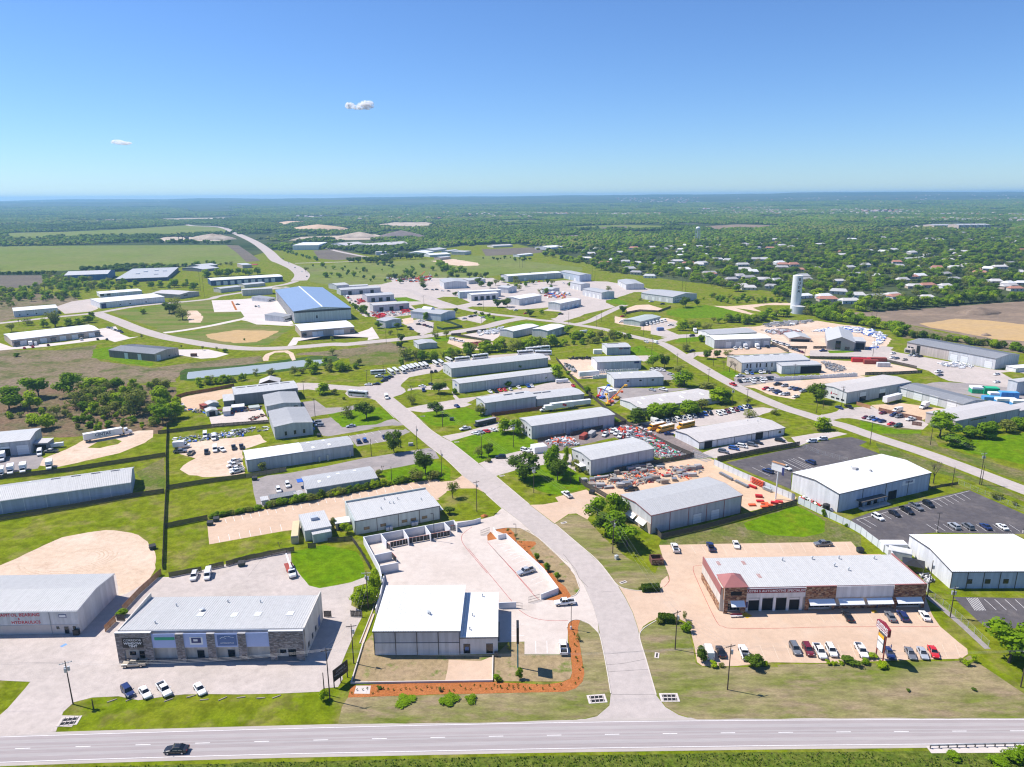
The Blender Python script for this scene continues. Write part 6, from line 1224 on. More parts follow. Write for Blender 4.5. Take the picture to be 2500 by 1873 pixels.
for s in(-1,1):o=mesh_obj('lettering',text_mesh("AUSTIN'S",1.15,'sign_white',.01,.03),t);o.location=(L/2,s*.38,h*.95);o.rotation_euler=(math.pi/2,0,0 if s<0 else math.pi);o.scale=(.9,1,1)
for s in(-1,1):o=mesh_obj('lettering',text_mesh("AUTOMOTIVE",.62,'sign_maroon',.01,.02),t);o.location=(L/2,s*.395,h*.85);o.rotation_euler=(math.pi/2,0,0 if s<0 else math.pi)
# tall white pole sign in the scaffold yard
p=ground('B4',(1450,805));h=height_at(Vector((p.x,p.y,0)),src('B4',(1480,480))[1]);t=empty('pole_sign',(p.x,p.y,gz(p.x,p.y)),-.9);tag(t,'tall white pole sign with orange-topped cabinet above the white fence','sign')
q=MB();q.tube((0,0,-.1),(0,0,h),.28,.22);q.build('pole','door_white',t);box_part('cabinet','sign_white',t,-2.6,-.35,h-3.2,2.6,-.23,h-.3);box_part('cabinet_top','fence_new',t,-2.6,-.5,h-.3,2.6,.5,h);box_part('banner','sign_navy',t,1.7,-.42,h-4.2,2.6,-.36,h-1.2)
# monument signs, utility boxes, inlets, headwalls and other street furniture
def small_box(name,label,cat,c,at_,w,d,h,mat,rz=.0,top=None,group=None):
 p=ground(c,at_);t=empty(name,(p.x,p.y,gz(p.x,p.y)),rz);tag(t,label,cat,group);q=MB();b_=min(w,d,h)*.08
 q.hexa([(-w/2,-d/2,0),(w/2,-d/2,0),(w/2,d/2,0),(-w/2,d/2,0)],[(-w/2,-d/2,h-b_),(w/2,-d/2,h-b_),(w/2,d/2,h-b_),(-w/2,d/2,h-b_)]);q.hexa([(-w/2,-d/2,h-b_),(w/2,-d/2,h-b_),(w/2,d/2,h-b_),(-w/2,d/2,h-b_)],[(-w/2+b_,-d/2+b_,h),(w/2-b_,-d/2+b_,h),(w/2-b_,d/2-b_,h),(-w/2+b_,d/2-b_,h)])
 q.build('body',mat,t);box_part('lid',top or mat,t,-w/2-.04,-d/2-.04,h*.86,w/2+.04,-d/2+.02,h*.90);return t
def dumpster(label,c,at_,rz=0.0,mat='bin_green'):
 p=ground(c,at_);t=empty('dumpster',(p.x,p.y,gz(p.x,p.y)),rz);tag(t,label,'dumpster','steel dumpsters');q=MB()
 q.hexa([(-.9,-.6,.1),(.9,-.6,.1),(.9,.6,.1),(-.9,.6,.1)],[(-1.0,-.75,1.15),(1.0,-.75,1.15),(1.0,.75,1.45),(-1.0,.75,1.45)]);q.build('bin',mat,t)
 for s in(-1,0):q=MB();q.hexa([(s*1.0+.02,-.78,1.16),(s*1.0+.98,-.78,1.16),(s*1.0+.98,.78,1.47),(s*1.0+.02,.78,1.47)],[(s*1.0+.02,-.78,1.22),(s*1.0+.98,-.78,1.22),(s*1.0+.98,.78,1.53),(s*1.0+.02,.78,1.53)]);q.build('lid','black_metal',t)
 for s in(-1,1):box_part('lift_pocket',mat,t,s*.95,-.4,.6,s*1.1,.4,.8)
for lb,c,p_,rz in(('green dumpster against the leaning fence behind the shop strip','A1',(1835,130),.2),('dark dumpster at the top corner of the peach car park','B2',(50,1040),.2),('second dark dumpster at the top corner of the peach car park','B2',(105,1005),.3),('dark bin at the edge of the mown lawn and grey lot','B2',(450,635),.2),('green dumpster at the scaffold yard gate','B3',(1640,760),-.5),('dark dumpster at the edge of the sandy turning yard','B1',(1375,1255),.6),('brown dumpster behind the automotive shop','B5',(735,1285),.1),('dark dumpster against the brown fence behind the gable shed','B2',(1030,245),.1)):dumpster(lb,c,p_,rz)
small_box('utility_box','green utility box on a pad in the bright lawn','utility box','C3',(1340,1355),2.0,1.6,1.5,'bin_green');small_box('utility_box','pale utility box below the tall trees','utility box','B3',(1862,1345),1.0,1.0,1.3,'galvanised',.5);small_box('utility_box','grey utility cabinet on the lawn near the kerb pole','utility box','B2',(1855,325),2.2,1.2,1.4,'grey_block',.2);small_box('brick_monument','small brick pillar sign near the taupe building','sign','C1',(2095,665),4.2,1.5,2.2,'brick_dark')
small_box('white_container','white storage container beside the small blue-grey shed','container','C4',(1145,635),6,3,3.2,'sign_white',.1);small_box('blue_container','dark blue dumpster box in the depot yard','container','C4',(1822,385),5.5,3,2.5,'sign_blue',.2);small_box('white_container','white double storage container beside the lawn trees','container','B3',(1165,375),6.2,5.0,2.9,'sign_white',.35)
small_box('white_container','white storage container next to the huge warehouse','container','B5',(1030,1265),7.5,3.0,2.9,'sign_white',-.03);small_box('grey_storage_hut','grey storage hut next to the huge warehouse','shed','B5',(1090,1330),6.5,3.4,2.8,'wall_light',-.5)
for i,(c,p_,w,mt)in enumerate((('C6',(450,725),12,'red_paint'),('C6',(555,745),9,'container_rust'),('C6',(620,720),12,'container_rust'),('C6',(690,775),8,'wall_light'))):small_box('shipping_container',('bright red shipping container in the pipe yard','rust red shipping container in front of the others','long rust shipping container at the back of the pipe yard','pale shipping container beside the pipe yard fence')[i],'container',c,p_,w,2.6,2.8,mt,-.12,group='containers in the pipe yard')
for i,(c,p_,w)in enumerate((('B3',(1570,255),6.0),('B3',(1635,235),6.0))):small_box('roll_off_bin',('rust red','grey')[i]+' roll-off skip beside the scrap heap','skip',c,p_,2.6,w,2.0,('container_rust','grey_block')[i],-.5)
for i,(c,p_,w,d,hh,mt,rz)in enumerate((('C6',(1700,1055),7,5,3.6,'green_wrap',-.2),('C6',(1840,1065),8,5,3.6,'green_wrap',-.2),('C6',(1880,1100),5,4,2.6,'green_wrap',-.2),('C6',(2040,1115),9,4,3.6,'blue_wrap',-.2),('C6',(2010,1165),10,4,2.6,'blue_wrap',-.2),('C6',(1860,1135),9,4,2.0,'blue_wrap',-.2),('C6',(2180,1195),10,4,3,'blue_wrap',-.2))):
 p=ground(c,p_);t=empty('lumber_stack',(p.x,p.y,gz(p.x,p.y)),rz);tag(t,('first green wrapped lumber stack from the left','second green wrapped lumber stack from the left','low green wrapped lumber stack in front of the others','tall blue wrapped lumber stack at the back','long blue wrapped lumber stack in the middle','low blue wrapped lumber stack beside the green ones','blue wrapped lumber stack nearest the right edge')[i],'lumber','wrapped lumber stacks');n=2 if w<8 else 3;m_=max(1,int(hh/1.1))
 for a in range(n):
  for k in range(m_):box_part('bundle',mt if k<m_-1 or i%2 else 'awning_white',t,-w/2+a*w/n+.05,-d/2+.03*k,k*hh/m_+.04,-w/2+(a+1)*w/n-.05,d/2-.03*k,(k+1)*hh/m_)
for i,(c,p_,n,rz)in enumerate((('A1',(525,1310),2,.15),('A3',(800,1140),2,.1),('A3',(1350,1130),2,0),('B3',(425,293),1,.3),('B3',(832,597),1,.5),('B3',(1388,1020),1,.5),('C3',(1027,1312),1,.1),('A3',(1000,255),1,.5),('B3',(120,60),1,.2),('A3',(1255,810),1,1.3))):
 p=ground(c,p_);t=empty('culvert_headwall',(p.x,p.y,gz(p.x,p.y)),rz);tag(t,('pale concrete culvert grate at the left driveway','pale concrete culvert headwall left of the street mouth','pale concrete culvert headwall right of the street mouth','small drain inlet on the bright lawn by the kerb','small drain inlet on the lawn below the dark tree','small drain inlet below the tall green trees','small drain inlet on the lawn near the green box','small drain inlet by the automotive drive','small drain inlet beside the turning circle lawn','small slotted inlet on the right verge')[i],'drain','concrete drains along the verges');big=n==2;w,d=((4.2,2.8)if big else(2.2,1.1))
 box_part('slab','concrete_pale',t,-w/2,-d/2,-.05,w/2,d/2,.06)
 for k in range(2 if big else 1):box_part('opening','dark_opening',t,-w*.38,(-.38+.42*k)*d if big else-.2,.062,w*.38,(-.08+.42*k)*d if big else .2,.075)
 if big:
  for k in range(4):q=MB();q.tube((-w*.36+k*w*.22,-d*.45,.12),(-w*.30+k*w*.22,d*.45,.12),.06,n=5);q.build('bar','concrete_pale',t)
# guard rail
line=pts_of(('A4',[(1460,1512),(1800,1502),(2176,1495),(2500,1488)]));t=empty('guard_rail',(*line[0],0));tag(t,'steel guard rail on posts beside the highway at lower right','guard rail');ox,oy=line[0]
q=MB()
for(x0,y0),(x1,y1)in zip(line,line[1:]):
 d=Vector((x1-x0,y1-y0)).normalized();nn=Vector((-d.y,d.x))*.05
 for z0,z1,k in((.45,.58,1),(.58,.68,.2),(.68,.82,1)):a=Vector((x0-ox,y0-oy));c_=Vector((x1-ox,y1-oy));q.hexa([(*(a-nn*k),z0),(*(c_-nn*k),z0),(*(c_+nn*k),z0),(*(a+nn*k),z0)],[(*(a-nn*k),z1),(*(c_-nn*k),z1),(*(c_+nn*k),z1),(*(a+nn*k),z1)])
q.build('rail','galvanised',t);i=0
for(x0,y0),(x1,y1)in zip(line,line[1:]):
 L=math.hypot(x1-x0,y1-y0);n=max(1,round(L/1.95))
 for k in range(n):x,y=x0+(x1-x0)*k/n-ox,y0+(y1-y0)*k/n-oy;box_part('post','trim_dark',t,x-.08,y-.25,0,x+.08,y-.06,.8)
# ------------------------------------------------------------------ vehicles
def loft(mb,secs,close=True):
 0
 k=len(mb.v);n=len(secs[0])
 for s_ in secs:mb.v+=[tuple(p)for p in s_]
 for i in range(len(secs)-1):
  for j in range(n):
   a=k+i*n+j;b_=k+i*n+(j+1)%n;mb.f.append((a,b_,b_+n,a+n));mb.mi.append(mb.cur)
 mb.f.append(tuple(k+j for j in range(n-1,-1,-1)));mb.mi.append(mb.cur);mb.f.append(tuple(k+(len(secs)-1)*n+j for j in range(n)));mb.mi.append(mb.cur)
def hull(mb,st):
 0
 rings=[]
 for x,zl,zt,w in st:m_=zl+(zt-zl)*.62;rings.append([(x,-w*.93,zl),(x,-w,m_),(x,-w*.90,zt-.03),(x,-w*.82,zt),(x,w*.82,zt),(x,w*.90,zt-.03),(x,w,m_),(x,w*.93,zl)])
 loft(mb,rings)
def cabin(glass,body,x0,x1,x2,x3,zb,zr,wb,wr):
 0
 A_=[(x0,-wb),(x0,wb),(x3,wb),(x3,-wb)];T_=[(x1,-wr),(x1,wr),(x2,wr),(x2,-wr)]
 glass.hexa([(x,y,zb-.03)for x,y in A_],[(x,y,zr)for x,y in T_])
 e=.03;body.hexa([(x1+e,-wr-e,zr),(x1+e,wr+e,zr),(x2-e,wr+e,zr),(x2-e,-wr-e,zr)],[(x1-.12,-wr+.08,zr+.06),(x1-.12,wr-.08,zr+.06),(x2+.12,wr-.08,zr+.06),(x2+.12,-wr+.08,zr+.06)])
 for(xa,ya),(xb,yb)in list(zip(A_,T_))+[(((x0*.42+x3*.58),s*wb),((x1*.42+x2*.58),s*wr))for s in(-1,1)]:body.tube((xa,ya*1.005,zb-.03),(xb,yb*1.01,zr+.01),.045,n=5)
def wheel_mb(r,w=.22):
 q=MB();q.cur=0;q.tube((0,-w/2,0),(0,w/2,0),r,n=14);q.cur=1
 for s in(-1,1):q.tube((0,s*(w/2-.01),0),(0,s*(w/2+.015),0),r*.6,n=10)
 return q
def vehicle_geo(ty):
 bd,gl,parts=MB(),MB(),[]
 R_,WX,WY=.33,(1.42,-1.38),.80;L,Wd=4.7,1.82
 def box(nm,mt,*a):q=MB();q.box(*a);parts.append((nm,q,mt))
 if ty=='s':
  hull(bd,[(-2.33,.38,.80,.70),(-2.2,.28,.94,.86),(-1.5,.24,.97,.91),(.7,.24,.95,.91),(1.7,.24,.84,.89),(2.2,.28,.74,.82),(2.34,.36,.62,.68)]);cabin(gl,bd,.95,.22,-.95,-1.62,.94,1.42,.80,.60);zf=.62;zr=.82
 elif ty in 'uv':
  hull(bd,[(-2.35,.40,.95,.78),(-2.25,.30,1.06,.91),(.8,.28,1.04,.94),(1.8,.28,.98 if ty=='u' else .90,.92),(2.25,.32,.86,.85),(2.36,.42,.70,.70)]);cabin(gl,bd,1.12 if ty=='u' else 1.55,.48 if ty=='u' else .62,-1.98,-2.22,1.03,1.68,.84,.68);R_=.37;zf=.78;zr=1.0
  if ty=='u':
   for s in(-1,1):box('roof_rail','black_metal',-1.7,s*.60-.02,1.76,.2,s*.60+.02,1.81)
 elif ty=='p':
  hull(bd,[(-.92,.42,1.14,.97),(.9,.42,1.12,.98),(1.2,.42,1.12,.98),(2.2,.42,1.06,.96),(2.75,.46,.98,.92),(2.86,.52,.85,.80)]);cabin(gl,bd,1.30,.72,-.68,-.88,1.10,1.80,.86,.70);R_=.41;WX=(1.85,-1.75);WY=.84;zf=.86;zr=1.0;L,Wd=5.7,2.0
  for s in(-1,1):bd.hexa([(-2.85,s*.97,.5),(-.92,s*.97,.5),(-.92,s*.80,.5),(-2.85,s*.80,.5)],[(-2.85,s*.95,1.13),(-.92,s*.95,1.13),(-.92,s*.80,1.13),(-2.85,s*.80,1.13)])
  bd.box(-2.86,-.95,.52,-2.76,.95,1.12);box('bed_liner','black_metal',-2.76,-.80,.48,-.92,.80,.66)
 elif ty=='w':
  hull(bd,[(-2.95,.42,2.35,.85),(-2.9,.36,2.45,.95),(.9,.36,2.48,.97),(1.35,.36,2.30,.96),(2.05,.36,1.35,.97),(2.75,.38,1.02,.93),(2.95,.45,.85,.80)]);q=gl;q.hexa([(2.06,-.80,1.38),(2.06,.80,1.38),(2.02,.80,1.38),(2.02,-.80,1.38)],[(1.46,-.74,2.16),(1.46,.74,2.16),(1.38,.74,2.16),(1.38,-.74,2.16)]);R_=.37;WX=(1.95,-1.85);WY=.86;zf=.85;zr=1.0;L,Wd=5.9,2.0
  for s in(-1,1):gl.box(.85,s*.965-.02,1.35,1.75,s*.965+.02,1.95)
 elif ty=='x':
  hull(bd,[(1.2,.5,2.2,1.0),(1.9,.5,2.25,1.05),(2.4,.5,1.45,1.05),(3.3,.5,1.25,1.0),(3.5,.6,1.0,.9)]);gl.hexa([(2.42,-.85,1.45),(2.42,.85,1.45),(2.38,.85,1.45),(2.38,-.85,1.45)],[(2.0,-.85,2.15),(2.0,.85,2.15),(1.9,.85,2.15),(1.9,-.85,2.15)])
  for s in(-1,1):gl.box(1.4,s*1.03-.03,1.4,2.1,s*1.03+.03,2.05)
  box('cargo_box','sign_white',-3.6,-1.2,.95,1.1,1.2,3.3);box('chassis','black_metal',-3.5,-.45,.55,2.0,.45,.95);R_=.45;WX=(2.55,-2.2);WY=.92;zf=.9;zr=.8;L,Wd=7.1,2.4
 elif ty=='b':
  hull(bd,[(-6.0,.45,3.2,1.15),(-5.9,.35,3.35,1.27),(5.6,.35,3.35,1.27),(5.95,.4,3.1,1.22),(6.05,.5,1.4,1.15)]);gl.hexa([(6.07,-1.05,1.45),(6.07,1.05,1.45),(5.95,1.05,1.45),(5.95,-1.05,1.45)],[(6.0,-1.05,2.95),(6.0,1.05,2.95),(5.9,1.05,2.95),(5.9,-1.05,2.95)])
  for s in(-1,1):gl.box(-5.2,s*1.265-.03,1.7,5.3,s*1.265+.03,2.75)
  for x in(-4,-1,2.5):box('roof_unit','trim_white',x-.7,-.6,3.35,x+.7,.6,3.55)
  R_=.5;WX=(3.9,-3.6);WY=1.1;zf=.9;zr=1.2;L,Wd=12.1,2.55
 elif ty=='y':
  hull(bd,[(-5.2,.5,2.9,1.1),(-5.1,.45,3.05,1.2),(3.2,.45,3.05,1.2),(3.6,.45,2.9,1.18),(3.75,.45,1.75,1.1),(5.0,.5,1.5,1.0),(5.2,.6,1.2,.9)]);gl.hexa([(3.80,-.95,1.8),(3.80,.95,1.8),(3.7,.95,1.8),(3.7,-.95,1.8)],[(3.68,-.95,2.75),(3.68,.95,2.75),(3.6,.95,2.75),(3.6,-.95,2.75)])
  for s in(-1,1):
   for i in range(10):gl.box(-4.9+i*.82,s*1.19-.03,1.85,-4.9+i*.82+.66,s*1.19+.03,2.55)
   box('black_stripe','black_metal',-5.0,s*1.215-.01,1.2,3.4,s*1.215+.01,1.32)
  box('white_roof','sign_white',-4.9,-.95,3.05,3.0,.95,3.09);R_=.5;WX=(4.1,-3.2);WY=1.02;zf=1.1;zr=1.3;L,Wd=10.5,2.4
 elif ty=='S':
  box('trailer_box','sign_white',-9.5,-1.3,1.2,6.6,1.3,4.1);hull(bd,[(7.4,.7,3.4,1.1),(8.9,.7,3.5,1.15),(9.3,.7,2.2,1.15),(10.6,.7,1.9,1.05),(10.9,.8,1.3,.9)]);gl.hexa([(9.34,-.9,2.25),(9.34,.9,2.25),(9.26,.9,2.25),(9.26,-.9,2.25)],[(9.0,-.9,3.0),(9.0,.9,3.0),(8.9,.9,3.0),(8.9,-.9,3.0)])
  for s in(-1,1):gl.box(8.0,s*1.13-.03,2.2,8.9,s*1.13+.03,2.9)
  box('chassis','black_metal',-9.3,-.5,.8,9,.5,1.18);R_=.52;WX=(9.9,6.9,5.7,-7.2,-8.4);WY=1.1;zf=1.1;zr=.9;L,Wd=20.5,2.6
 elif ty=='T':
  box('trailer_box','sign_white',-7.0,-1.3,1.2,7.0,1.3,4.1);bd.box(-6.9,-.5,.8,6.9,.5,1.18);box('landing_leg','steel',4.2,-.8,0,4.4,-.6,1.2);box('landing_leg','steel',4.2,.6,0,4.4,.8,1.2);R_=.52;WX=(-4.8,-6.0);WY=1.1;zf=zr=None;L,Wd=14,2.6;gl=None
 out=[('body',bd,'BODY')]
 if gl and gl.f:out.append(('windows',gl,'glass'))
 out+=parts
 for x in WX:
  for s in(-1,1):out.append(('wheel',(R_,x,s*(WY+.02)),'WHEEL'))
 if zf:
  fx=max(v[0]for v in bd.v);bx=min(v[0]for v in bd.v);hw=max(v[1]for v in bd.v)
  for s in(-1,1):
   q=MB();q.box(fx-.14,s*hw*.68-.14,zf-.06,fx-.04,s*hw*.68+.14,zf+.10);out.append(('headlight',q,'lamp_glass'));q=MB();q.box(bx-.03,s*hw*.74-.09,zr-.12,bx+.08,s*hw*.74+.09,zr+.10);out.append(('tail_light',q,'lamp_red'))
  if ty in 'suvp':
   zm={'s':.98,'u':1.1,'v':1.1,'p':1.2}[ty];xm={'s':.72,'u':.85,'v':1.05,'p':1.0}[ty]
   for s in(-1,1):out.append(('mirror',(lambda q:(q.box(xm-.07,s*(hw+.02),zm-.06,xm+.07,s*(hw+.20),zm+.10),q)[1])(MB()),'BODY'))
 return out,L
GEO={};WHEELS={}
def vehicle_meshes(ty):
 if ty in GEO:return GEO[ty]
 parts,L=vehicle_geo(ty);near=[];far=MB();fm=['car_white']
 for nm,q,mt in parts:
  if mt=='WHEEL':
   r,x,y=q
   if r not in WHEELS:WHEELS[r]=wheel_mb(r).mesh('wheel',['tyre','chrome'],fix=True)
   near.append((nm,WHEELS[r],(x,y,r),False));q2=MB();q2.tube((x,y-.11,r),(x,y+.11,r),r,n=8);mt2='tyre'
  else:
   near.append((nm,q.mesh(nm,'car_white' if mt=='BODY' else mt,fix=True),(0,0,0),mt=='BODY'));q2=q;mt2='car_white' if mt=='BODY' else mt
  if nm in('mirror','headlight','tail_light'):continue
  if mt2 not in fm:fm.append(mt2)
  k=len(far.v);far.v+=q2.v;far.f+=[tuple(i+k for i in f)for f in q2.f];far.mi+=[fm.index(mt2)]*len(q2.f)
 GEO[ty]=(near,far.mesh('vehicle',fm,fix=True),L);return GEO[ty]
TYN={'s':('sedan','car'),'u':('suv','car'),'v':('minivan','van'),'p':('pickup_truck','pickup truck'),'w':('panel_van','van'),'x':('box_truck','truck'),'b':('coach_bus','bus'),'y':('school_bus','bus'),'S':('semi_truck','truck'),'T':('box_trailer','trailer')}
COLN={'w':'white','k':'black','s':'silver','g':'grey','n':'navy','b':'blue','r':'red','m':'maroon','t':'tan','e':'green','y':'yellow','o':'orange'}
LOTS={}
def vehicle(lot,code,c,p,head,k=1.0):
 ty,cl=code[0],COLN[code[1]];near,far,L=vehicle_meshes(ty)
 g0=ground(c,p);g1=ground(c,(p[0]+head[0]*.2,p[1]+head[1]*.2));rz=math.atan2(g1.y-g0.y,g1.x-g0.x)
 Z=(g0-CAMP).dot(FWD);px_len=F_PX*L/Z;z=gz(g0.x,g0.y);nm,cat=TYN[ty]
 if px_len>34:
  o=empty(nm,(g0.x,g0.y,z),rz)
  for pn,me,loc,paint in near:
   q=mesh_obj(pn,me,o);q.location=loc
   if paint:q.material_slots[0].link='OBJECT';q.material_slots[0].material=M['car_'+cl]
 else:
  o=mesh_obj(nm,far);o.location=(g0.x,g0.y,z);o.rotation_euler=(0,0,rz);o.material_slots[0].link='OBJECT';o.material_slots[0].material=M['car_'+cl]
 if k!=1:o.scale=(k,k,k)
 o['category']=cat;LOTS.setdefault(lot,[]).append((src(c,p)[0],o,cl,nm.replace('_',' ')))
 return o
def row(lot,c,a,b_,head,codes,jit=3):
 cs=codes.split();n=len(cs);r=random.Random(len(lot)*7+int(a[0]))
 for i,cd in enumerate(cs):
  if cd=='--':continue
  t=i/(n-1)if n>1 else 0
  vehicle(lot,cd,c,(a[0]+(b_[0]-a[0])*t+r.uniform(-jit,jit),a[1]+(b_[1]-a[1])*t+r.uniform(-jit,jit)*.5),head)
V=vehicle
lot='in front of the stone shop strip'
V(lot,'un','A1',(972,1098),(55,70));V(lot,'sw','A1',(1103,1105),(48,70));V(lot,'pw','A1',(1248,1085),(55,75));V(lot,'sw','A1',(1518,1080),(50,75));V(lot,'pt','A1',(1025,888),(-100,6))
lot='behind the stone shop strip';V(lot,'uw','A1',(1475,222),(-18,50));V(lot,'ww','A1',(1580,212),(-14,50),.9)
V('driving on the highway','sk','A1',(1342,1540),(-100,3),1.03)
lot='on the new white concrete lot';V(lot,'ps','A3',(262,185),(-100,30));V(lot,'pw','A3',(555,422),(-100,8));V(lot,'pw','A3',(545,765),(-6,-60))
lot='in the front row facing the automotive shop'
for cd,x,y,hd in(('ww',1645,800,(-38,-100)),('sk',1738,795,(-38,-100)),('pw',1915,805,(-38,-100))):V(lot,cd,'A3',(x,y),hd,.92 if cd=='ww' else 1)
for cd,x,y in(('ug',437,775),('um',535,782),('pw',625,795),('uw',712,788),('pw',940,790),('sn',1150,805),('sg',1312,810),('ss',1405,808),('sr',1487,798)):V(lot,cd,'A4',(x,y),(40,72))
lot='right against the automotive shop'
for cd,x,y in(('sk',838,528),('sg',1160,528),('un',1252,525),('sw',1420,522)):V(lot,cd,'A4',(x,y),(-48,-70))
lot='behind the automotive shop';V(lot,'pw','B4',(545,1262),(-35,-80));V(lot,'pn','B4',(865,1252),(-35,-80));V(lot,'sw','B4',(1095,1230),(22,60));V(lot,'pg','B4',(1875,1225),(-100,4))
lot='beside the white warehouse entrance'
for cd,x,y in(('uw',895,982),('sk',1045,948),('pk',1155,922),('pg',1240,888),('uk',1350,865)):V(lot,cd,'B5',(x,y),(85,48))
lot='in the lower row of the asphalt car park'
for cd,x,y in(('us',1580,1062),('ug',1705,1065),('sn',1865,1065),('sw',2015,1068)):V(lot,cd,'B5',(x,y),(-72,-48))
lot='in the upper asphalt car park';V(lot,'pw','B5',(62,535),(70,28));V(lot,'un','B5',(290,485),(-75,-30));V(lot,'un','B4',(1380,565),(-75,-25));V(lot,'uw','B5',(300,295),(-100,4));V(lot,'uw','B5',(395,275),(-100,4))
lot='in front of the white-walled shed'
for cd,x,y in(('ug',980,388),('vb',1075,360),('vw',1150,340),('ug',1240,328),('sk',1290,308),('uk',1490,288)):V(lot,cd,'B4',(x,y),(100,18))
row('in the van row below the bushes','C5',(70,1390),(592,1288),(48,34),'vs vs vg vw vs vw vs vn vb vk');row('in the van row beside the street','C5',(690,1292),(1010,1222),(48,32),'vw vw vm vw vm vb vw vn')
lot='in the school bus yard';V(lot,'yy','B4',(455,195),(-100,24));V(lot,'yy','B4',(375,178),(-100,24));V(lot,'yy','B4',(640,165),(-100,24));V(lot,'ww','B4',(370,120),(90,40));V(lot,'sn','B4',(490,228),(100,0))
lot='in the drive with the trailer of bins';V(lot,'pw','B3',(500,182),(-80,14));V(lot,'sw','B3',(592,222),(-50,-14));V(lot,'ss','B3',(638,210),(-50,-14));V(lot,'sr','B3',(690,203),(-50,-14));V(lot,'sw','B3',(750,192),(-50,-14))
lot='on the drive below the tall tree';V(lot,'uk','B3',(820,438),(-100,2));V(lot,'uw','B3',(1040,378),(60,20));V(lot,'sw','B3',(1095,375),(60,18))
lot='at the scaffold yard';V(lot,'pw','B3',(1415,778),(-72,-50));V(lot,'pk','B3',(1990,728),(-100,8))
lot='in the crowded machinery yard'
for cd,x,y in(('pw',1760,235),('pw',1830,205),('pw',1862,222),('pw',1900,248)):V(lot,cd,'B3',(x,y),(-40,40))
lot='behind the low grey shed';V(lot,'uw','B2',(747,690),(20,50));V(lot,'uw','B2',(665,737),(20,52))
lot='in the small grey car park by the kerb';V(lot,'un','B2',(1385,297),(-18,-42));V(lot,'ub','B2',(1440,285),(-18,-42));V(lot,'sn','B2',(1615,257),(24,42));V(lot,'ss','B2',(1315,158),(-100,12));V(lot,'us','B2',(1010,125),(-100,6));V(lot,'us','B2',(1030,152),(-100,6))
lot='stacked beside the half white roofed shed'
for x,y in((268,478),(262,512),(285,545),(288,568)):V(lot,'pw','B2',(x,y),(-100,24))
lot='in the rough dirt yard'
for cd,x,y,h_ in(('ww',1848,245,(0,50)),('ww',1928,268,(0,50)),('xw',1640,345,(100,-8)),('pk',1860,392,(0,50)),('ww',1938,372,(0,50)),('pw',2000,372,(40,30)),('pk',2105,352,(10,50)),('pg',1625,388,(100,-8)),('pt',1722,400,(30,-30)),('pk',2175,345,(10,50))):V(lot,cd,'B1',(x,y),h_)
lot='beside the grey delivery depot'
o=V(lot,'Sw','B1',(965,258),(100,-18));CINT=o
for cd,x,y in(('xw',100,572),('xw',212,558),('xw',447,528),('xw',22,455),('xw',10,598)):V(lot,cd,'B1',(x,y),(-14,60))
V(lot,'ww','B1',(360,405),(-10,60));V(lot,'pg','B1',(462,385),(-100,4));V(lot,'Tw','B1',(490,345),(100,-12),.55)
V('driving at the turning circle','ww','C3',(636,1118),(32,60));V('parked on the turning circle lawn edge','bw','C3',(330,1095),(100,8))
lot='in the line of white buses'
for x,y in((680,850),(735,838),(805,836),(838,818),(885,810),(922,800),(965,792),(1015,785),(1058,778)):V(lot,'bw','C3',(x,y),(55,42),.8)
lot='at the bus yard edge';V(lot,'bw','C3',(545,855),(-100,6),.8);V(lot,'bw','C3',(1165,760),(55,40),.8);V(lot,'bw','C3',(1220,748),(55,40),.8);V(lot,'bw','C3',(1310,722),(60,30),.8);V(lot,'bw','C3',(1455,715),(-100,10),.9);V(lot,'bw','C3',(1645,690),(-100,12));V(lot,'bw','C4',(365,648),(-100,8));V(lot,'bw','C4',(560,650),(100,0));V(lot,'bw','C4',(450,612),(-100,8));V(lot,'bw','C4',(545,600),(-100,8))
lot='parked around the turning circle'
for cd,x,y,h_ in(('sw',440,978,(-100,0)),('sk',530,972,(-100,0)),('sk',612,935,(100,-14)),('un',640,912,(100,-14)),('sk',676,895,(100,-14)),('pw',560,890,(-100,6)),('sk',1122,840,(10,-40)),('sk',1165,832,(10,-40)),('sw',1020,995,(-100,-10)),('pn',1037,1040,(10,40)),('sk',1120,975,(60,20)),('sn',1397,1212,(60,30))):V(lot,cd,'C3',(x,y),h_)
lot='in the strip yard between two long sheds'
for cd,x,y in(('sw',1755,1055),('pk',1812,1050),('sr',1862,1040),('sr',1912,1035),('ss',1972,1028),('sw',2065,1010)):V(lot,cd,'C3',(x,y),(40,30))
for cd,x,y in(('pb',396,995),('sw',436,992),('sr',882,990)):V(lot,cd,'C4',(x,y),(30,30))
V('in the strip yard between two long sheds','Tw','C4',(760,950),(100,-8),.55)
lot='in the row of white trailers';V(lot,'xw','C4',(592,1258),(-100,10));TRED=V(lot,'Tw','C4',(760,1235),(-100,12),.95);V(lot,'Tw','C4',(965,1200),(-100,12),.8)
V('behind the blue-grey sheds','Tw','C4',(1050,890),(-100,8),.95)
lot='around the blue-grey sheds'
for cd,x,y in(('ss',1735,1035),('pw',1855,1032),('ss',1935,868),('uw',1745,820),('uw',1800,820),('uw',1845,822)):V(lot,cd,'C4',(x,y),(60,14))
lot='driving on the second street';V(lot,'uw','C4',(1672,515),(60,20));V(lot,'ww','C4',(1770,522),(-60,-22),.9);V(lot,'pr','C5',(838,978),(-60,-25))
lot='behind the creek trees'
for x,y in((945,420),(985,412),(1020,408)):V(lot,'ww','C4',(x,y),(60,-8),.9)
lot='in front of the stone-ended plant'
V(lot,'pw','C5',(915,885),(-100,6))
for cd,x,y in(('uw',985,852),('sb',1040,855),('pw',1132,845),('uw',1172,840),('sk',1225,845)):V(lot,cd,'C5',(x,y),(35,35))
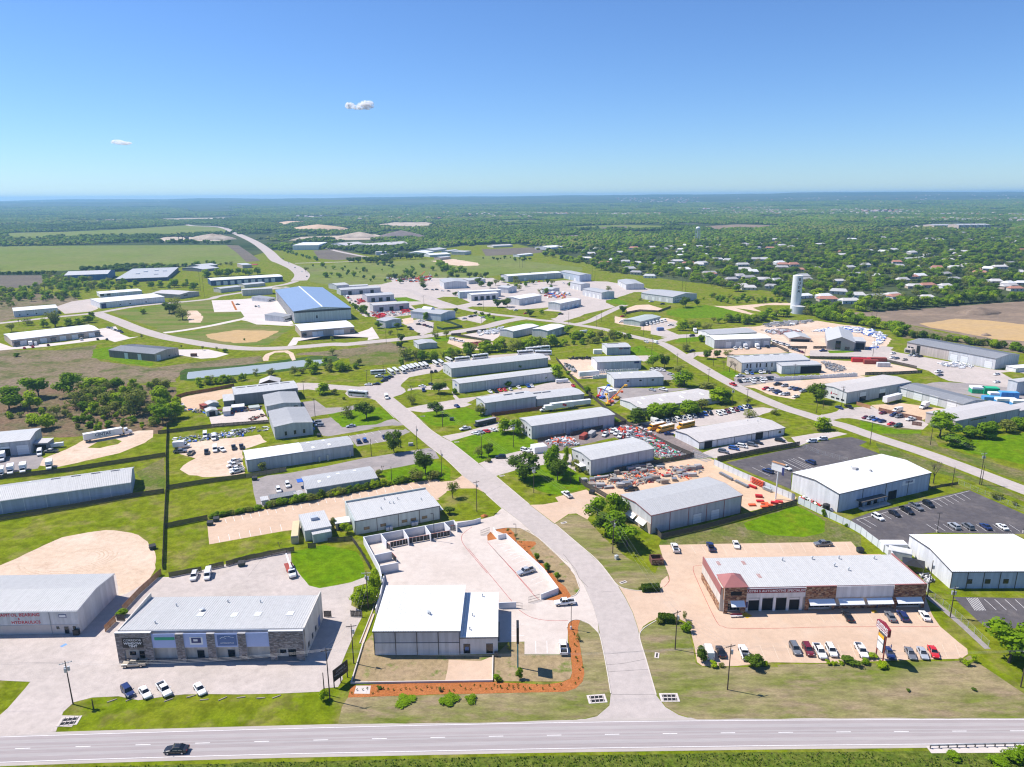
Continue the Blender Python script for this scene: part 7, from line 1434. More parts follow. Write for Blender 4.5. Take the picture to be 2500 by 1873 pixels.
row(lot,'C5',(912,942),(1262,908),(40,30),'uk uw us uw uw ug uw sw pk pg');V(lot,'uw','C5',(1055,950),(40,30));V(lot,'uw','C5',(1155,945),(40,30))
lot='in the car park of the shed with red logo'
for cd,x,y in(('pk',1320,975),('us',1395,992),('ps',1475,1018),('pn',1528,1030),('us',1595,1050),('ur',1190,1025),('uw',1243,1035),('ug',1300,1055),('un',1328,1070),('sw',1370,1080),('us',1412,1085),('sw',1515,1108)):V(lot,cd,'C5',(x,y),(-90,12))
lot='in front of the five-door warehouse'
for cd,x,y in(('pw',860,585),('sw',920,582),('xw',972,580),('xw',1100,580),('pk',1210,570)):V(lot,cd,'C5',(x,y),(30,24))
lot='near the estate side street';V(lot,'sk','C5',(398,610),(-100,6));V(lot,'uk','C5',(395,450),(-100,6));V(lot,'xw','C5',(430,408),(20,20))
row('in the service truck line by the fence','C5',(1275,510),(1440,560),(40,30),'pw pw pg pw pw pg pw pw');row('below the storage yard fence','C5',(1475,590),(1580,625),(60,20),'sg sk ug sk sm')
lot='near the stone gable building';V(lot,'pn','C5',(1812,612),(-100,4));V(lot,'sn','C5',(1985,1228),(60,20));V(lot,'pk','C5',(2090,1222),(70,30));V(lot,'sk','C6',(400,612),(60,0))
lot='in front of the long pink warehouse'
for cd,x,y in(('sw',790,685),('sg',835,694),('st',922,708),('sw',797,640),('ss',990,660),('us',1042,665),('sk',1090,672),('pw',1290,840),('sg',1302,875),('sw',1915,866),('sw',1915,950)):V(lot,cd,'C6',(x,y),(-80,10))
lot='in the car park beside the rust red fence'
for cd,x,y in(('sm',685,1285),('sm',502,1335),('us',556,1345),('sb',612,1360),('sn',676,1375),('un',802,1310),('ug',860,1325),('ww',845,1262),('pw',985,1355),('sr',776,1405),('ue',850,1425)):V(lot,cd,'C6',(x,y),(-80,14))
lot='at the loading dock';V(lot,'Tw','C6',(785,1160),(-100,26),1.0);V(lot,'xw','C6',(1130,1225),(-80,30))
row('under the eave of the green-roofed depot','C4',(1668,330),(1868,288),(50,22),'ww ww ww ww ww ww');V('in the depot yard','xw','C4',(1408,300),(-80,0),.8);V('in the depot yard','pw','C4',(1935,335),(-100,0))
row('beside the tan shop row','C1',(1165,358),(1320,412),(60,20),'sg sk us sw sk sg un sk',5);lot='in front of the tan shop row'
for cd,x,y in(('sr',265,582),('sr',355,570),('sm',522,550),('xw',332,545),('ww',386,540),('sk',1056,485),('sk',1156,488),('pw',880,488)):V(lot,cd,'C1',(x,y),(-20,-30))
lot='on the factory apron';V(lot,'sk','C2',(800,108),(100,0));V(lot,'sk','C2',(993,130),(40,30));V(lot,'pw','C2',(1025,132),(40,30))
lot='near the small grey shed'
for cd,x,y in(('sw',1000,292),('uw',1025,288),('um',1050,335),('sk',1082,345),('sg',1115,355),('sk',885,358),('sn',905,378),('pk',985,325)):V(lot,cd,'C3',(x,y),(60,6))
lot='along the middle estate street'
for cd,x,y in(('ss',1475,262),('uk',1545,242),('sg',1585,232),('sw',1672,250),('sw',2030,170),('pk',1640,110),('sr',2140,205)):V(lot,cd,'C3',(x,y),(-100,8))
for cd,x,y in(('sw',800,165),('sb',910,140),('pk',745,215),('sr',1412,238),('pw',1725,78),('pk',1845,105),('uw',960,130)):V(lot,cd,'C4',(x,y),(-100,8))
r_=random.Random(12)
row('in the far yard rows','D3',(230,735),(400,718),(30,12),'sk sw sg sk sw sr sg',4);row('in the far yard rows','D3',(560,735),(700,760),(40,8),'sw sk sg uw sk sb',5);row('in the crane yard','D2',(1110,700),(1420,695),(60,4),'xo ps pw xy pk pw xr pw',8);row('in the crane yard','D2',(1400,780),(1560,795),(60,4),'sk sg uk sw sk',6);row('among the red and yellow trucks','D3',(390,810),(600,825),(60,10),'xw xr xo xw xy xw',6);row('on the overpass road','D2',(290,545),(475,680),(30,20),'sk uw sg sw sk',6)
row('behind the three-bay sheds','C3',(180,20),(330,95),(40,20),'pw xr pw sk pr',8);row('in the pale yard by the creek','C3',(1350,490),(1440,510),(60,6),'ww uw pw',5)
for o,bodyx in((CINT,0),):
 for s in(-1,1):
  q=mesh_obj('lettering',text_mesh('CINTAS',1.9,'sign_navy',.02,.03),o);q.location=(-1.6,s*1.33,2.75);q.rotation_euler=(math.pi/2,0,0 if s<0 else math.pi);box_part('underline','sign_navy',o,-4.2,s*1.32,1.78,1.2,s*1.34,1.88)
for s in(-1,1):
 for k in(0,1):q=MB();q.tube((-1.6+k*1.2,s*1.30,2.5+k*.5),(-1.6+k*1.2,s*1.345,2.5+k*.5),.85,n=4);q.build('red_logo','sign_red',TRED)
ORD=['first','second','third','fourth','fifth','sixth','seventh','eighth','ninth','tenth','eleventh','twelfth','thirteenth','fourteenth','fifteenth','sixteenth','seventeenth','eighteenth','nineteenth','twentieth','last']
for lot,cars in LOTS.items():
 cars.sort(key=lambda a:a[0]);same={}
 for x,o,cl,nm in cars:same.setdefault((cl,nm),[]).append(o)
 for(cl,nm),os_ in same.items():
  for i,o in enumerate(os_):
   o['label']=('%s %s %s'%(cl,nm,lot))if len(os_)==1 else('%s %s from the left %s'%(ORD[i],cl+' '+nm,lot));o['group']='vehicles '+lot
# pole labels: the thing each pole stands closest to
cnt={}
for t,lb,sp,xf,arm in ALLPOLES:
 d,nmb=min((math.hypot(t.location.x-x,t.location.y-y),l)for x,y,l in BLDS);short=nmb
 for w in(' with ',' beside ',' behind ',' in ',' at ',' fronted',' screened',' standing',' between ',' cut ',' and '):
  if w in short and short.index(w)>8:short=short[:short.index(w)]
 cnt.setdefault(nmb,[]).append((sp[0],t,short,xf,arm))
used_lb={}
for nmb,ps in cnt.items():
 ps.sort(key=lambda a:a[0])
 for i,(x,t,short,xf,arm)in enumerate(ps):
  k='wooden utility pole carrying grey transformers' if xf>1 else 'wooden utility pole with one transformer' if xf else 'wooden utility pole with crossarm' if arm is not None else 'plain wooden pole'
  lb='%s near the %s'%(k,' '.join(short.split()[:5]))+(', %s from the left'%ORD[i]if len(ps)>1 else '')
  n=used_lb[lb]=used_lb.get(lb,0)+1
  if n>1:lb+=', farther back' if n==2 else ', farthest back'
  if len(lb.split())>16:lb=lb.replace('wooden utility pole','pole')
  tag(t,lb,'utility pole','utility poles on the estate')
# trailer loaded with dark bins, crane truck, scrap and stock in the yards
p=ground('B3',(680,135));p2=ground('B3',(780,112));t=empty('flatbed_trailer',(p.x,p.y,gz(p.x,p.y)),math.atan2(p2.y-p.y,p2.x-p.x));tag(t,'low flatbed trailer loaded with a row of dark upright bins','trailer');box_part('deck','black_metal',t,-6.5,-1.2,.7,6.5,1.2,.9)
for k in range(3):
 for s in(-1,1):q=mesh_obj('wheel',WHEELS[.45]if .45 in WHEELS else list(WHEELS.values())[0],t);q.location=(-2+k*1.0,s*1.0,.4)
for k in range(10):
 r=empty('waste_bin',tuple(Vector((p.x,p.y,gz(p.x,p.y)))+Matrix.Rotation(t.rotation_euler.z,3,'Z')@Vector((-4.8+k*1.15,0,.9))),t.rotation_euler.z);tag(r,'%s dark upright bin from the left on the flatbed trailer'%ORD[k],'bin','dark bins on the flatbed trailer');q=MB();q.hexa([(-.38,-.9,0),(.38,-.9,0),(.38,.9,0),(-.38,.9,0)],[(-.5,-1.1,1.7),(.5,-1.1,1.7),(.5,1.1,1.7),(-.5,1.1,1.7)]);q.build('tub','bin_green',r);box_part('lid','trim_grey',r,-.52,-1.12,1.71,.52,1.12,1.8)
p=ground('A2',(345,190));p2=ground('A2',(290,60));t=empty('crane_truck',(p.x,p.y,gz(p.x,p.y)),math.atan2(p.y-p2.y,p.x-p2.x));tag(t,'white boom truck with folded crane parked beside the vivid lawn','truck');near,far,L=vehicle_meshes('x')
for pn,me,loc,paint in near:
 if pn!='cargo_box':q=mesh_obj(pn,me,t);q.location=loc
box_part('flat_deck','container_rust',t,-5.2,-1.15,.96,.9,1.15,1.12);q=MB();q.tube((.7,0,2.6),(-6.5,0,3.6),.36,.22,6);q.build('boom','sign_white',t);q=MB();q.tube((.6,0,1.1),(.7,0,2.8),.5,.4,8);q.build('turret','sign_white',t)
def stack(name,label,cat,group,c,at_,w,d,h,mats,rz,layers,r):
 p=ground(c,at_);t=empty(name,(p.x,p.y,gz(p.x,p.y)),rz);tag(t,label,cat,group)
 for k in range(layers):
  o1,o2=r.uniform(-.08,.08),r.uniform(-.05,.05);mt=mats[r.randrange(len(mats))];n=3
  q=MB()
  for j in range(n):q.box(-w/2+o1,-d/2+j*d/n+.03+o2,k*h/layers+.03,w/2+o1,-d/2+(j+1)*d/n-.03+o2,(k+1)*h/layers-.03)
  q.build('layer',mt,t)
 return t
rs=random.Random(21);flat_mat('plank_grey',(.30,.285,.275),.9,var=.3,scale=2);flat_mat('plank_tan',(.36,.30,.25),.9,var=.3,scale=2);GREYS=['grey_block','plank_grey','plank_tan','steel']
spots=[('B3',x,y)for x,y in((1570,650),(1640,640),(1700,625),(1750,615),(1860,580),(1920,575),(1990,545),(2030,530),(2080,525),(2150,525),(1650,690),(1720,700),(1790,705),(1840,650),(1880,640),(1900,700),(1950,690),(1990,665),(2040,580),(2130,640),(2180,625))]+[('B4',x,y)for x,y in((180,530),(215,545),(260,560),(190,580),(320,530),(550,550),(600,560),(650,545),(690,540),(750,530),(580,585),(640,595),(310,640),(370,635),(420,650),(450,665),(540,640),(700,600),(410,520),(480,600))]
for i,(c,x,y)in enumerate(spots):stack('scaffold_stack','%s grey scaffold stack in the %s of the sandy scaffold yard'%(ORD[i%21],'western half' if i<21 else 'eastern half'),'scaffold stack','scaffold stacks in the sandy yard',c,(x,y),rs.uniform(1.8,4.2),rs.uniform(1.2,2.2),rs.uniform(.7,1.9),GREYS,rs.uniform(-.1,.5),rs.randrange(2,5),rs)
for i,(x,y)in enumerate(((1310,830),(1350,850),(1395,870),(1440,850),(1350,880),(1480,835),(1240,865),(1300,790))):stack('orange_frame_stack','%s stack of bright orange scaffold frames near the dark fence'%ORD[i],'scaffold stack','orange frame stacks','B4',(x,y),2.6,1.4,rs.uniform(.5,1.1),['orange_steel','red_paint'],rs.uniform(-.4,.2),3,rs)
def rack(label,c,a,b_,h,mat):
 pa,pb=ground(c,a),ground(c,b_);t=empty('steel_rack',(pa.x,pa.y,gz(pa.x,pa.y)),math.atan2(pb.y-pa.y,pb.x-pa.x));tag(t,label,'rack');L=math.hypot(pb.x-pa.x,pb.y-pa.y);n=max(2,int(L/1.4))
 for i in range(n+1):
  for y in(-.5,.5):box_part('upright',mat,t,i*L/n-.05,y-.05,0,i*L/n+.05,y+.05,h)
 for z in(h*.25,h*.5,h*.75,h):box_part('shelf',mat,t,0,-.55,z-.05,L,.55,z)
rack('bright orange steel rack against the white metal fence','B4',(1230,655),(1340,705),2.4,'orange_steel');rack('low galvanised rack against the white metal fence','B4',(1340,715),(1410,745),1.2,'galvanised');rack('low red rack in front of the orange one','B4',(1210,690),(1275,715),.8,'red_paint');rack('thin steel frame rack near the fence corner','B4',(1090,650),(1200,705),.9,'steel');rack('second thin steel frame rack near the fence corner','B4',(950,580),(1060,640),1.0,'steel')
for i,(a,b_)in enumerate((((650,400),(860,465)),((700,385),(880,440)),((680,425),(830,475)))):
 pa,pb=ground('B4',a),ground('B4',b_);q=MB();L=math.hypot(pb.x-pa.x,pb.y-pa.y);z=gz(pa.x,pa.y);t=empty('steel_truss',(pa.x,pa.y,z),math.atan2(pb.y-pa.y,pb.x-pa.x));tag(t,('first','second','third')[i]+' long silver lattice truss lying at the yard corner','truss','lattice trusses');
 for y,zz in((0,.1),(.8,.1),(.4,.8)):q.tube((0,y,zz),(L,y,zz),.06,n=5)
 q.build('chord','galvanised',t);q=MB();n=int(L/.9)
 for k in range(n):q.tube((k*L/n,0 if k%2 else .8,.1),((k+.5)*L/n,.4,.8),.035,n=4);q.tube(((k+.5)*L/n,.4,.8),((k+1)*L/n,.8 if k%2 else 0,.1),.035,n=4)
 q.build('web','galvanised',t)
# heaps nobody could count: scrap metal, machinery clutter, junk rows
def heap(name,label,c,poly,n,mats,smin,smax,hmax,seed,zb=0.0):
 pts=pts_of((c,poly));r=random.Random(seed);xs=[p[0]for p in pts];ys=[p[1]for p in pts];q=MB();k=0;tries=0;cx,cyy=sum(xs)/len(xs),sum(ys)/len(ys);rad=max(math.hypot(x-cx,y-cyy)for x,y in pts)
 while k<n and tries<n*30:
  tries+=1;x,y=r.uniform(min(xs),max(xs)),r.uniform(min(ys),max(ys))
  if not inside(pts,x,y):continue
  k+=1;q.cur=r.randrange(len(mats));s=r.uniform(smin,smax);z=gz(x,y)+r.uniform(0,hmax)*max(0.05,1-math.hypot(x-cx,y-cyy)/rad)
  M3=Matrix.Rotation(r.uniform(0,6.3),3,'Z')@Matrix.Rotation(r.uniform(-.5,.5),3,'X');w,d,h_=s*r.uniform(.5,2.2),s*r.uniform(.2,.6),s*r.uniform(.15,.6);cs=[Vector((a*w/2,b_*d/2,cc*h_))for cc in(0,1)for a,b_ in((-1,-1),(1,-1),(1,1),(-1,1))];cs=[M3@v+Vector((x,y,z))for v in cs];q.hexa(cs[:4],cs[4:])
 return tag(q.build(name,mats),label,name.replace('_',' '),kind='stuff')
heap('scrap_heap','silver heap of scrap metal beside the white container','B3',[(1230,290),(1330,255),(1480,260),(1520,320),(1380,335),(1250,320)],320,['galvanised','steel','door_white','galvanised','orange_steel'],.4,1.3,1.6,1)
heap('machinery_clutter','red, orange and grey machinery clutter in the crowded yard','B3',[(1720,200),(1850,160),(2080,160),(2212,230),(2212,300),(2000,270),(1900,260),(1800,210)],300,['orange_steel','red_paint','steel','door_white','steel','grey_block'],.5,1.8,1.4,2)
heap('scrap_heap','mixed scrap and sheeting spread along the diagonal fence','B4',[(200,230),(340,260),(520,350),(660,420),(560,450),(360,440),(350,360)],420,['galvanised','grey_block','door_white','plank_grey','red_paint','green_wrap','plank_tan','galvanised'],.4,1.4,.9,3)
heap('scaffold_parts','loose scaffold tubes and boards strewn between the stacks, western half','B3',[(1560,640),(1900,560),(2200,520),(2212,640),(1950,710),(1680,730)],260,['steel','galvanised','plank_grey','plank_tan','orange_steel'],.3,1.3,.5,26);heap('scaffold_parts','loose scaffold tubes and boards strewn between the stacks, eastern half','B4',[(140,540),(700,500),(830,540),(700,620),(300,670),(0,690)],260,['steel','galvanised','plank_grey','plank_tan','orange_steel','red_paint'],.3,1.3,.5,27)
heap('yard_clutter','trailers, pallets and machine parts along the fence of the dirt yard','B1',[(1530,260),(2212,200),(2212,240),(1600,310)],160,['steel','galvanised','black_metal','door_white','grey_block','blue_plastic'],.4,1.4,.6,4);heap('yard_clutter','machine parts beside the gable shed','B2',[(0,235),(330,180),(580,150),(580,190),(200,240),(0,270)],140,['steel','galvanised','black_metal','door_white','grey_block'],.4,1.4,.6,5)
heap('junk_row','row of junk, bricks and old equipment behind the sandy yard','C2',[(120,1220),(420,1230),(700,1240),(1050,1200),(1060,1240),(700,1290),(200,1270)],150,['container_rust','plank_tan','door_white','blue_plastic','steel','brick_dark'],.5,1.8,.6,6);heap('block_rubble','red and dark blocks on the white concrete yard','C2',[(900,1340),(1060,1290),(1120,1310),(960,1360)],40,['container_rust','brick_dark','black_metal'],.5,1.2,.3,7)
heap('pipe_pile','scattered grey pipe fittings in the pipe yard','C5',[(1800,720),(1950,740),(2080,810),(1950,840),(1850,800)],200,['grey_block','steel','plank_grey'],.6,1.6,.8,8);heap('red_equipment','bright red rental equipment beside the lower three-bay shed','C3',[(480,230),(600,200),(640,230),(560,255)],90,['red_paint'],.8,2.2,1.2,9);heap('red_equipment','bright red rental equipment between the three-bay sheds','C3',[(310,50),(400,40),(410,80),(340,90)],70,['red_paint','red_paint','black_metal'],.8,2.2,1.2,10);heap('red_equipment','bright red rental equipment at the right end of the lower three-bay shed','C3',[(790,165),(880,155),(890,190),(810,195)],70,['red_paint'],.8,2.2,1.2,11)
heap('storage_clutter','stacked pale storage cages and crates in the dusty storage yard','C5',[(1130,380),(1340,370),(1600,390),(1560,430),(1250,430)],220,['door_white','galvanised','plank_tan','trim_red','wall_storage'],.8,2.4,.8,12);heap('portable_cabins','rows of white and blue portable cabins behind the stone gable building','C6',[(-100,400),(60,370),(330,350),(560,380),(740,450),(600,590),(540,580),(640,470),(420,420),(330,400)],420,['door_white','door_white','sign_white','blue_plastic','awning_white'],1.6,2.6,.5,13);heap('pipe_pile','grey pipe lengths at the back of the storage yard','C5',[(1150,320),(1400,290),(1700,275),(1700,295),(1420,340),(1200,350)],220,['plank_grey','steel','grey_block'],.8,2.6,.6,14)
heap('white_pallets','white wrapped pallets in front of the pink warehouse doors','C6',[(1290,745),(1500,715),(1670,770),(1640,800),(1540,800),(1330,770)],120,['door_white','sign_white','galvanised'],.8,2.0,.8,15);heap('pale_stacks','pale stacked panels in the fenced creek side yard','C3',[(1610,400),(1740,385),(1850,350),(1900,360),(1840,420),(1640,440)],140,['door_white','galvanised','sign_white'],.8,2.2,1.0,16);heap('tyre_row','row of dark tyres and parts along the lawn edge','C4',[(830,685),(1080,675),(1085,700),(830,700)],90,['black_metal','tyre'],.6,1.6,.8,17);heap('stone_pallets','grey stone pallets along the yard fence','C4',[(780,740),(840,750),(920,830),(900,840),(800,790)],110,['grey_block','galvanised','bin_green'],.6,1.6,.6,18)
heap('mixed_equipment','orange, red and white rental trucks and equipment in the far yard','D3',[(390,800),(540,800),(600,820),(560,850),(430,850)],90,['orange_steel','red_paint','yellow_paint','door_white','door_white','blue_plastic'],1.2,3.4,1.0,19);heap('crane_yard_clutter','stacked machinery and steel in the far crane yard','D2',[(1090,690),(1240,700),(1420,680),(1440,720),(1250,725),(1120,715)],120,['container_rust','steel','black_metal','orange_steel','door_white'],1.0,3.2,1.0,20);heap('yard_clutter','crates and machines beside the three-bay sheds','C3',[(440,170),(880,190),(920,215),(600,240),(450,210)],160,['door_white','grey_block','galvanised','plank_tan','red_paint'],.8,2.0,.6,22);heap('yard_clutter','plastic drums and crates along the white warehouse wall','B5',[(190,770),(360,850),(520,900),(500,925),(330,860),(180,790)],60,['door_white','black_metal','red_paint','sign_white'],.5,1.1,.5,23);heap('yard_clutter','stones and boxes in the fenced corner beside the huge warehouse','A4',[(1380,190),(1450,200),(1500,255),(1440,260)],50,['sign_white','grey_block','black_metal'],.5,1.1,.3,24);heap('excavated_heap','red-brown earth heap in the creek side yard','C3',[(1540,540),(1600,515),(1720,520),(1770,545),(1650,555)],200,['container_rust','brick_dark'],.8,2.5,.5,25)
# white slabs standing in a long row (precast pieces), each one a thing
def slab_row(label,c,a,b_,n,h,w,group):
 me=None
 for i in range(n):
  t=i/(n-1);x,y=a[0]+(b_[0]-a[0])*t,a[1]+(b_[1]-a[1])*t;p=ground(c,(x,y))
  if me is None:q=MB();q.hexa([(-w/2,-.35,0),(w/2,-.35,0),(w/2,.35,0),(-w/2,.35,0)],[(-w/2+.1,-.2,h),(w/2-.1,-.2,h),(w/2-.1,.2,h),(-w/2+.1,.2,h)]);me=q.mesh('white_slab','door_white',fix=True)
  o=mesh_obj('white_slab',me);o.location=(p.x,p.y,gz(p.x,p.y));o.rotation_euler=(0,0,rs.uniform(-.3,.3));o.scale=(1,1,rs.uniform(.85,1.1));tag(o,label,'slab',group)
slab_row('upright white slab in the long row beside the plant car park','C5',(1290,930),(2170,880),46,2.4,1.15,'long row of white slabs');slab_row('upright white slab in the rows between the blue-grey sheds','C4',(1080,850),(1580,828),26,2.0,1.0,'white slabs between the blue-grey sheds');slab_row('upright white slab in the front row between the blue-grey sheds','C4',(1100,908),(1245,895),10,2.2,1.0,'front row of white slabs')
# boom lifts
for i,(c,base,hd,mt,h_)in enumerate((('C4',(1290,1170),(90,-50),'orange_steel',7),('C4',(1350,1130),(60,-70),'yellow_paint',8),('C4',(1195,1120),(100,-80),'blue_plastic',7),('C4',(1160,1110),(20,-30),'red_paint',4),('C4',(1255,1190),(-60,0),'yellow_paint',5))):
 p=ground(c,base);t=empty('boom_lift',(p.x,p.y,gz(p.x,p.y)),.4*i);tag(t,('big orange boom lift','yellow articulated boom lift','blue boom lift with raised straight arm','small red lift','low yellow lift')[i]+' in the crane yard','boom lift','boom lifts');box_part('chassis',mt,t,-1.6,-1.1,.5,1.6,1.1,1.3)
 for x in(-1.2,1.2):
  for s in(-1,1):q=mesh_obj('wheel',WHEELS[.5],t);q.location=(x,s*1.1,.5)
 q=MB();q.tube((-1,0,1.3),(1.5,0,h_*.6),.35,.3,6);q.tube((1.5,0,h_*.6),(5.5,0,h_),.3,.22,6);q.build('boom',mt,t);box_part('platform',mt,t,5.2,-.8,h_-1,6.4,.8,h_-.1)
for i,(c,a,b_)in enumerate((('D2',(1335,705),(1368,640)),('D2',(1412,690),(1424,645)))):
 p=ground(c,a);h_=height_at(Vector((p.x,p.y,0)),src(c,b_)[1]);t=empty('mobile_crane',(p.x,p.y,gz(p.x,p.y)));tag(t,('orange mobile crane with raised jib in the far crane yard','pale mobile crane with steep jib in the far crane yard')[i],'crane');box_part('carrier','orange_steel',t,-5,-1.4,.8,5,1.4,2.4);box_part('cab','sign_white',t,1,-1.2,2.4,3.4,1.2,4);q=MB();q.tube((-1,0,2.4),((9,2)[i],0,h_),.7,.4,6);q.build('jib',('orange_steel','container_tan')[i],t)
# conveyor plant at the quarry
p=ground('D1',(1450,400));t=empty('conveyor_plant',(p.x,p.y,0));tag(t,'dark inclined conveyor tower of the distant quarry plant','conveyor');q=MB();s_=(p-CAMP).dot(FWD)/F_PX*.31646
q.tube((0,0,2),(-80*s_,0,58*s_),3*s_,n=4);q.build('belt','black_metal',t)
for x in(-70,-40):q=MB();q.tube((x*s_,0,0),(x*s_,0,-x*.68*s_),2.2*s_,n=4);q.build('leg','black_metal',t)
box_part('screen_house','trim_dark',t,-15*s_,-10*s_,0,5*s_,10*s_,28*s_)
def mound(name,label,c,at_,w,d,h,mat,seed):
 p=ground(c,at_);q=MB();rings=6;n=18;r=random.Random(seed);vs=[]
 for i in range(rings+1):
  f=i/rings
  for j in range(n):a=2*math.pi*j/n;rr=(1-f**1.5)*(1+.16*math.sin(3*a+seed)+.1*math.sin(7*a));vs.append((w/2*rr*math.cos(a),d/2*rr*math.sin(a),h*f-.1*(i==0)))
 q.v=vs;q.f=[(i*n+j,i*n+(j+1)%n,(i+1)*n+(j+1)%n,(i+1)*n+j)for i in range(rings)for j in range(n)];q.mi=[0]*len(q.f);o=q.build(name,mat,smooth=True);o.location=(p.x,p.y,gz(p.x,p.y));tag(o,label,'mound')
mound('earth_mound','dark earth mound on the bulldozed ground at the right','C6',(1720,200),40,22,6,'soil_brown',1);mound('earth_mound','small dark clod mound on the golden stripped soil','C6',(1800,440),8,5,2,'soil_brown',2);mound('spoil_heap','grey spoil heap at the far quarry, right','D2',(1200,388),150,70,22,'gravel_dark',3);mound('spoil_heap','pale spoil heap at the far quarry, middle','D2',(880,380),120,60,16,'quarry',4);mound('spoil_heap','pale spoil heap beside the quarry conveyor','D1',(1640,395),130,60,16,'quarry',5);mound('spoil_heap','tan spoil heap beyond the overpass','D2',(560,318),200,80,18,'dirt_sand',6);mound('mulch_heap','small orange mulch heap beside the drive mouth','B3',(672,962),2.6,2.0,.9,'mulch',7)
# wheel stops and curb logs
for i,(x,y)in enumerate(((850,1155),(990,1145),(1280,1150),(1450,1122),(1550,1148),(1690,1140),(1830,1130),(1980,1135),(2100,1125))):
 p=ground('A1',(x,y));o=box_part('timber_wheel_stop','plank_tan',None,-.95,-.1,0,.95,.1,.18);o.location=(p.x,p.y,gz(p.x,p.y));o.rotation_euler=(0,0,rs.uniform(.1,.7));tag(o,'%s pale timber wheel stop from the left along the verge grass'%ORD[i],'wheel stop','timber wheel stops')
# yellow bollards at the garage bays
for i,x in enumerate((170,186,274,290,378,394,480)):
 p=ground('A4',(x,460));t=empty('bollard',(p.x,p.y,gz(p.x,p.y)));tag(t,'%s yellow bollard from the left at the garage bays'%ORD[i],'bollard','yellow bollards');q=MB();q.tube((0,0,0),(0,0,1.15),.11,n=10);q.build('post','yellow_paint',t);q=MB();q.tube((0,0,1.15),(0,0,1.24),.11,.04,10);q.build('cap','yellow_paint',t)
p=ground('A3',(1858,520));t=empty('bench',(p.x,p.y,gz(p.x,p.y)),.05);tag(t,'pale bench with maroon top rail in front of the corner tower','bench');box_part('seat','trim_white',t,-1.6,-.3,.4,1.6,.2,.5);box_part('backrest','sign_maroon',t,-1.6,.2,.5,1.6,.28,1.0)
for x in(-1.4,0,1.4):box_part('leg','trim_dark',t,x-.05,-.25,0,x+.05,.15,.4)
# dark tarpaulin shelter beside the huge warehouse
p=ground('A4',(1330,160));t=empty('shade_canopy',(p.x,p.y,gz(p.x,p.y)),-.5);tag(t,'dark tarpaulin canopy between the white fence and the huge warehouse','canopy')
for x in(-2.6,2.6):
 for y in(-2.2,2.2):box_part('post','steel',t,x-.05,y-.05,0,x+.05,y+.05,2.4)
q=MB();q.hexa([(-3,-2.6,2.4),(3,-2.6,2.4),(3,2.6,2.4),(-3,2.6,2.4)],[(-.3,-.3,3.6),(.3,-.3,3.6),(.3,.3,3.6),(-.3,.3,3.6)]);q.build('canopy','black_metal',t)
p=ground('B5',(430,905));t=empty('water_drum',(p.x,p.y,gz(p.x,p.y)));tag(t,'big black plastic water drum against the white warehouse wall','tank');q=MB();q.tube((0,0,0),(0,0,2.2),1.2,n=20);q.build('drum','black_metal',t);q=MB();q.tube((0,0,2.2),(0,0,2.6),1.2,.4,20);q.build('dome','black_metal',t)
# ------------------------------------------------------------------ trees and shrubs
def crown_mesh(seed,mat,dense=1.0,low=.30,leaf=.085,shape='round',n_lobe=9):
 r=random.Random(seed);q=MB();lobes=[]
 for i in range(n_lobe):
  a=r.uniform(0,6.283);d=r.uniform(.0,.30);z=r.uniform(low+.14,.84)
  if shape=='cone':d*=(1.15-z)
  if shape=='bush':z=r.uniform(.25,.68);d=r.uniform(.05,.32)
  rad=r.uniform(.15,.235)*(1.0 if z<.7 else .85);lobes.append((d*math.cos(a),d*math.sin(a),z,rad))
 for cx,cyy,cz,rad in lobes:
  n=int(125*dense*(rad/.2)**2)
  for _ in range(n):
   v=Vector((r.gauss(0,1),r.gauss(0,1),r.gauss(0,1))).normalized();p=Vector((cx,cyy,cz))+Vector((v.x*rad,v.y*rad,v.z*rad*.9))*r.uniform(.72,1.12)
   if p.z<low*.8:continue
   nn=(v+Vector((r.uniform(-.7,.7),r.uniform(-.7,.7),r.uniform(-.2,.9)))).normalized();a=nn.orthogonal().normalized();a.rotate(Matrix.Rotation(r.uniform(0,6.28),3,nn));b_=nn.cross(a);s=leaf*r.uniform(.6,1.35)
   q.poly([p-a*s*.5-b_*s*.3,p+a*s*.45-b_*s*.35,p+a*s*.55+b_*s*.3,p-a*s*.35+b_*s*.4])
  if dense>.75:
   k=len(q.v);t=(1+5**.5)/2;ico=[Vector(v).normalized()for v in((-1,t,0),(1,t,0),(-1,-t,0),(1,-t,0),(0,-1,t),(0,1,t),(0,-1,-t),(0,1,-t),(t,0,-1),(t,0,1),(-t,0,-1),(-t,0,1))]
   q.v+=[(cx+v.x*rad*.70*r.uniform(.8,1.1),cyy+v.y*rad*.70,cz+v.z*rad*.66*r.uniform(.8,1.1))for v in ico]
   fs=[(0,11,5),(0,5,1),(0,1,7),(0,7,10),(0,10,11),(1,5,9),(5,11,4),(11,10,2),(10,7,6),(7,1,8),(3,9,4),(3,4,2),(3,2,6),(3,6,8),(3,8,9),(4,9,5),(2,4,11),(6,2,10),(8,6,7),(9,8,1)]
   q.f+=[tuple(k+i for i in f)for f in fs];q.mi+=[0]*20
 xs=sorted(abs(v[k])for v in q.v for k in(0,1));kx=.5/xs[int(len(xs)*.97)];kz=1/sorted(v[2]for v in q.v)[int(len(q.v)*.995)]
 q.v=[(x*kx,y*kx,z*kz)for x,y,z in q.v];lobes=[(a*kx,b_*kx,c*kz,d)for a,b_,c,d in lobes]
 return q.mesh('crown',mat),lobes
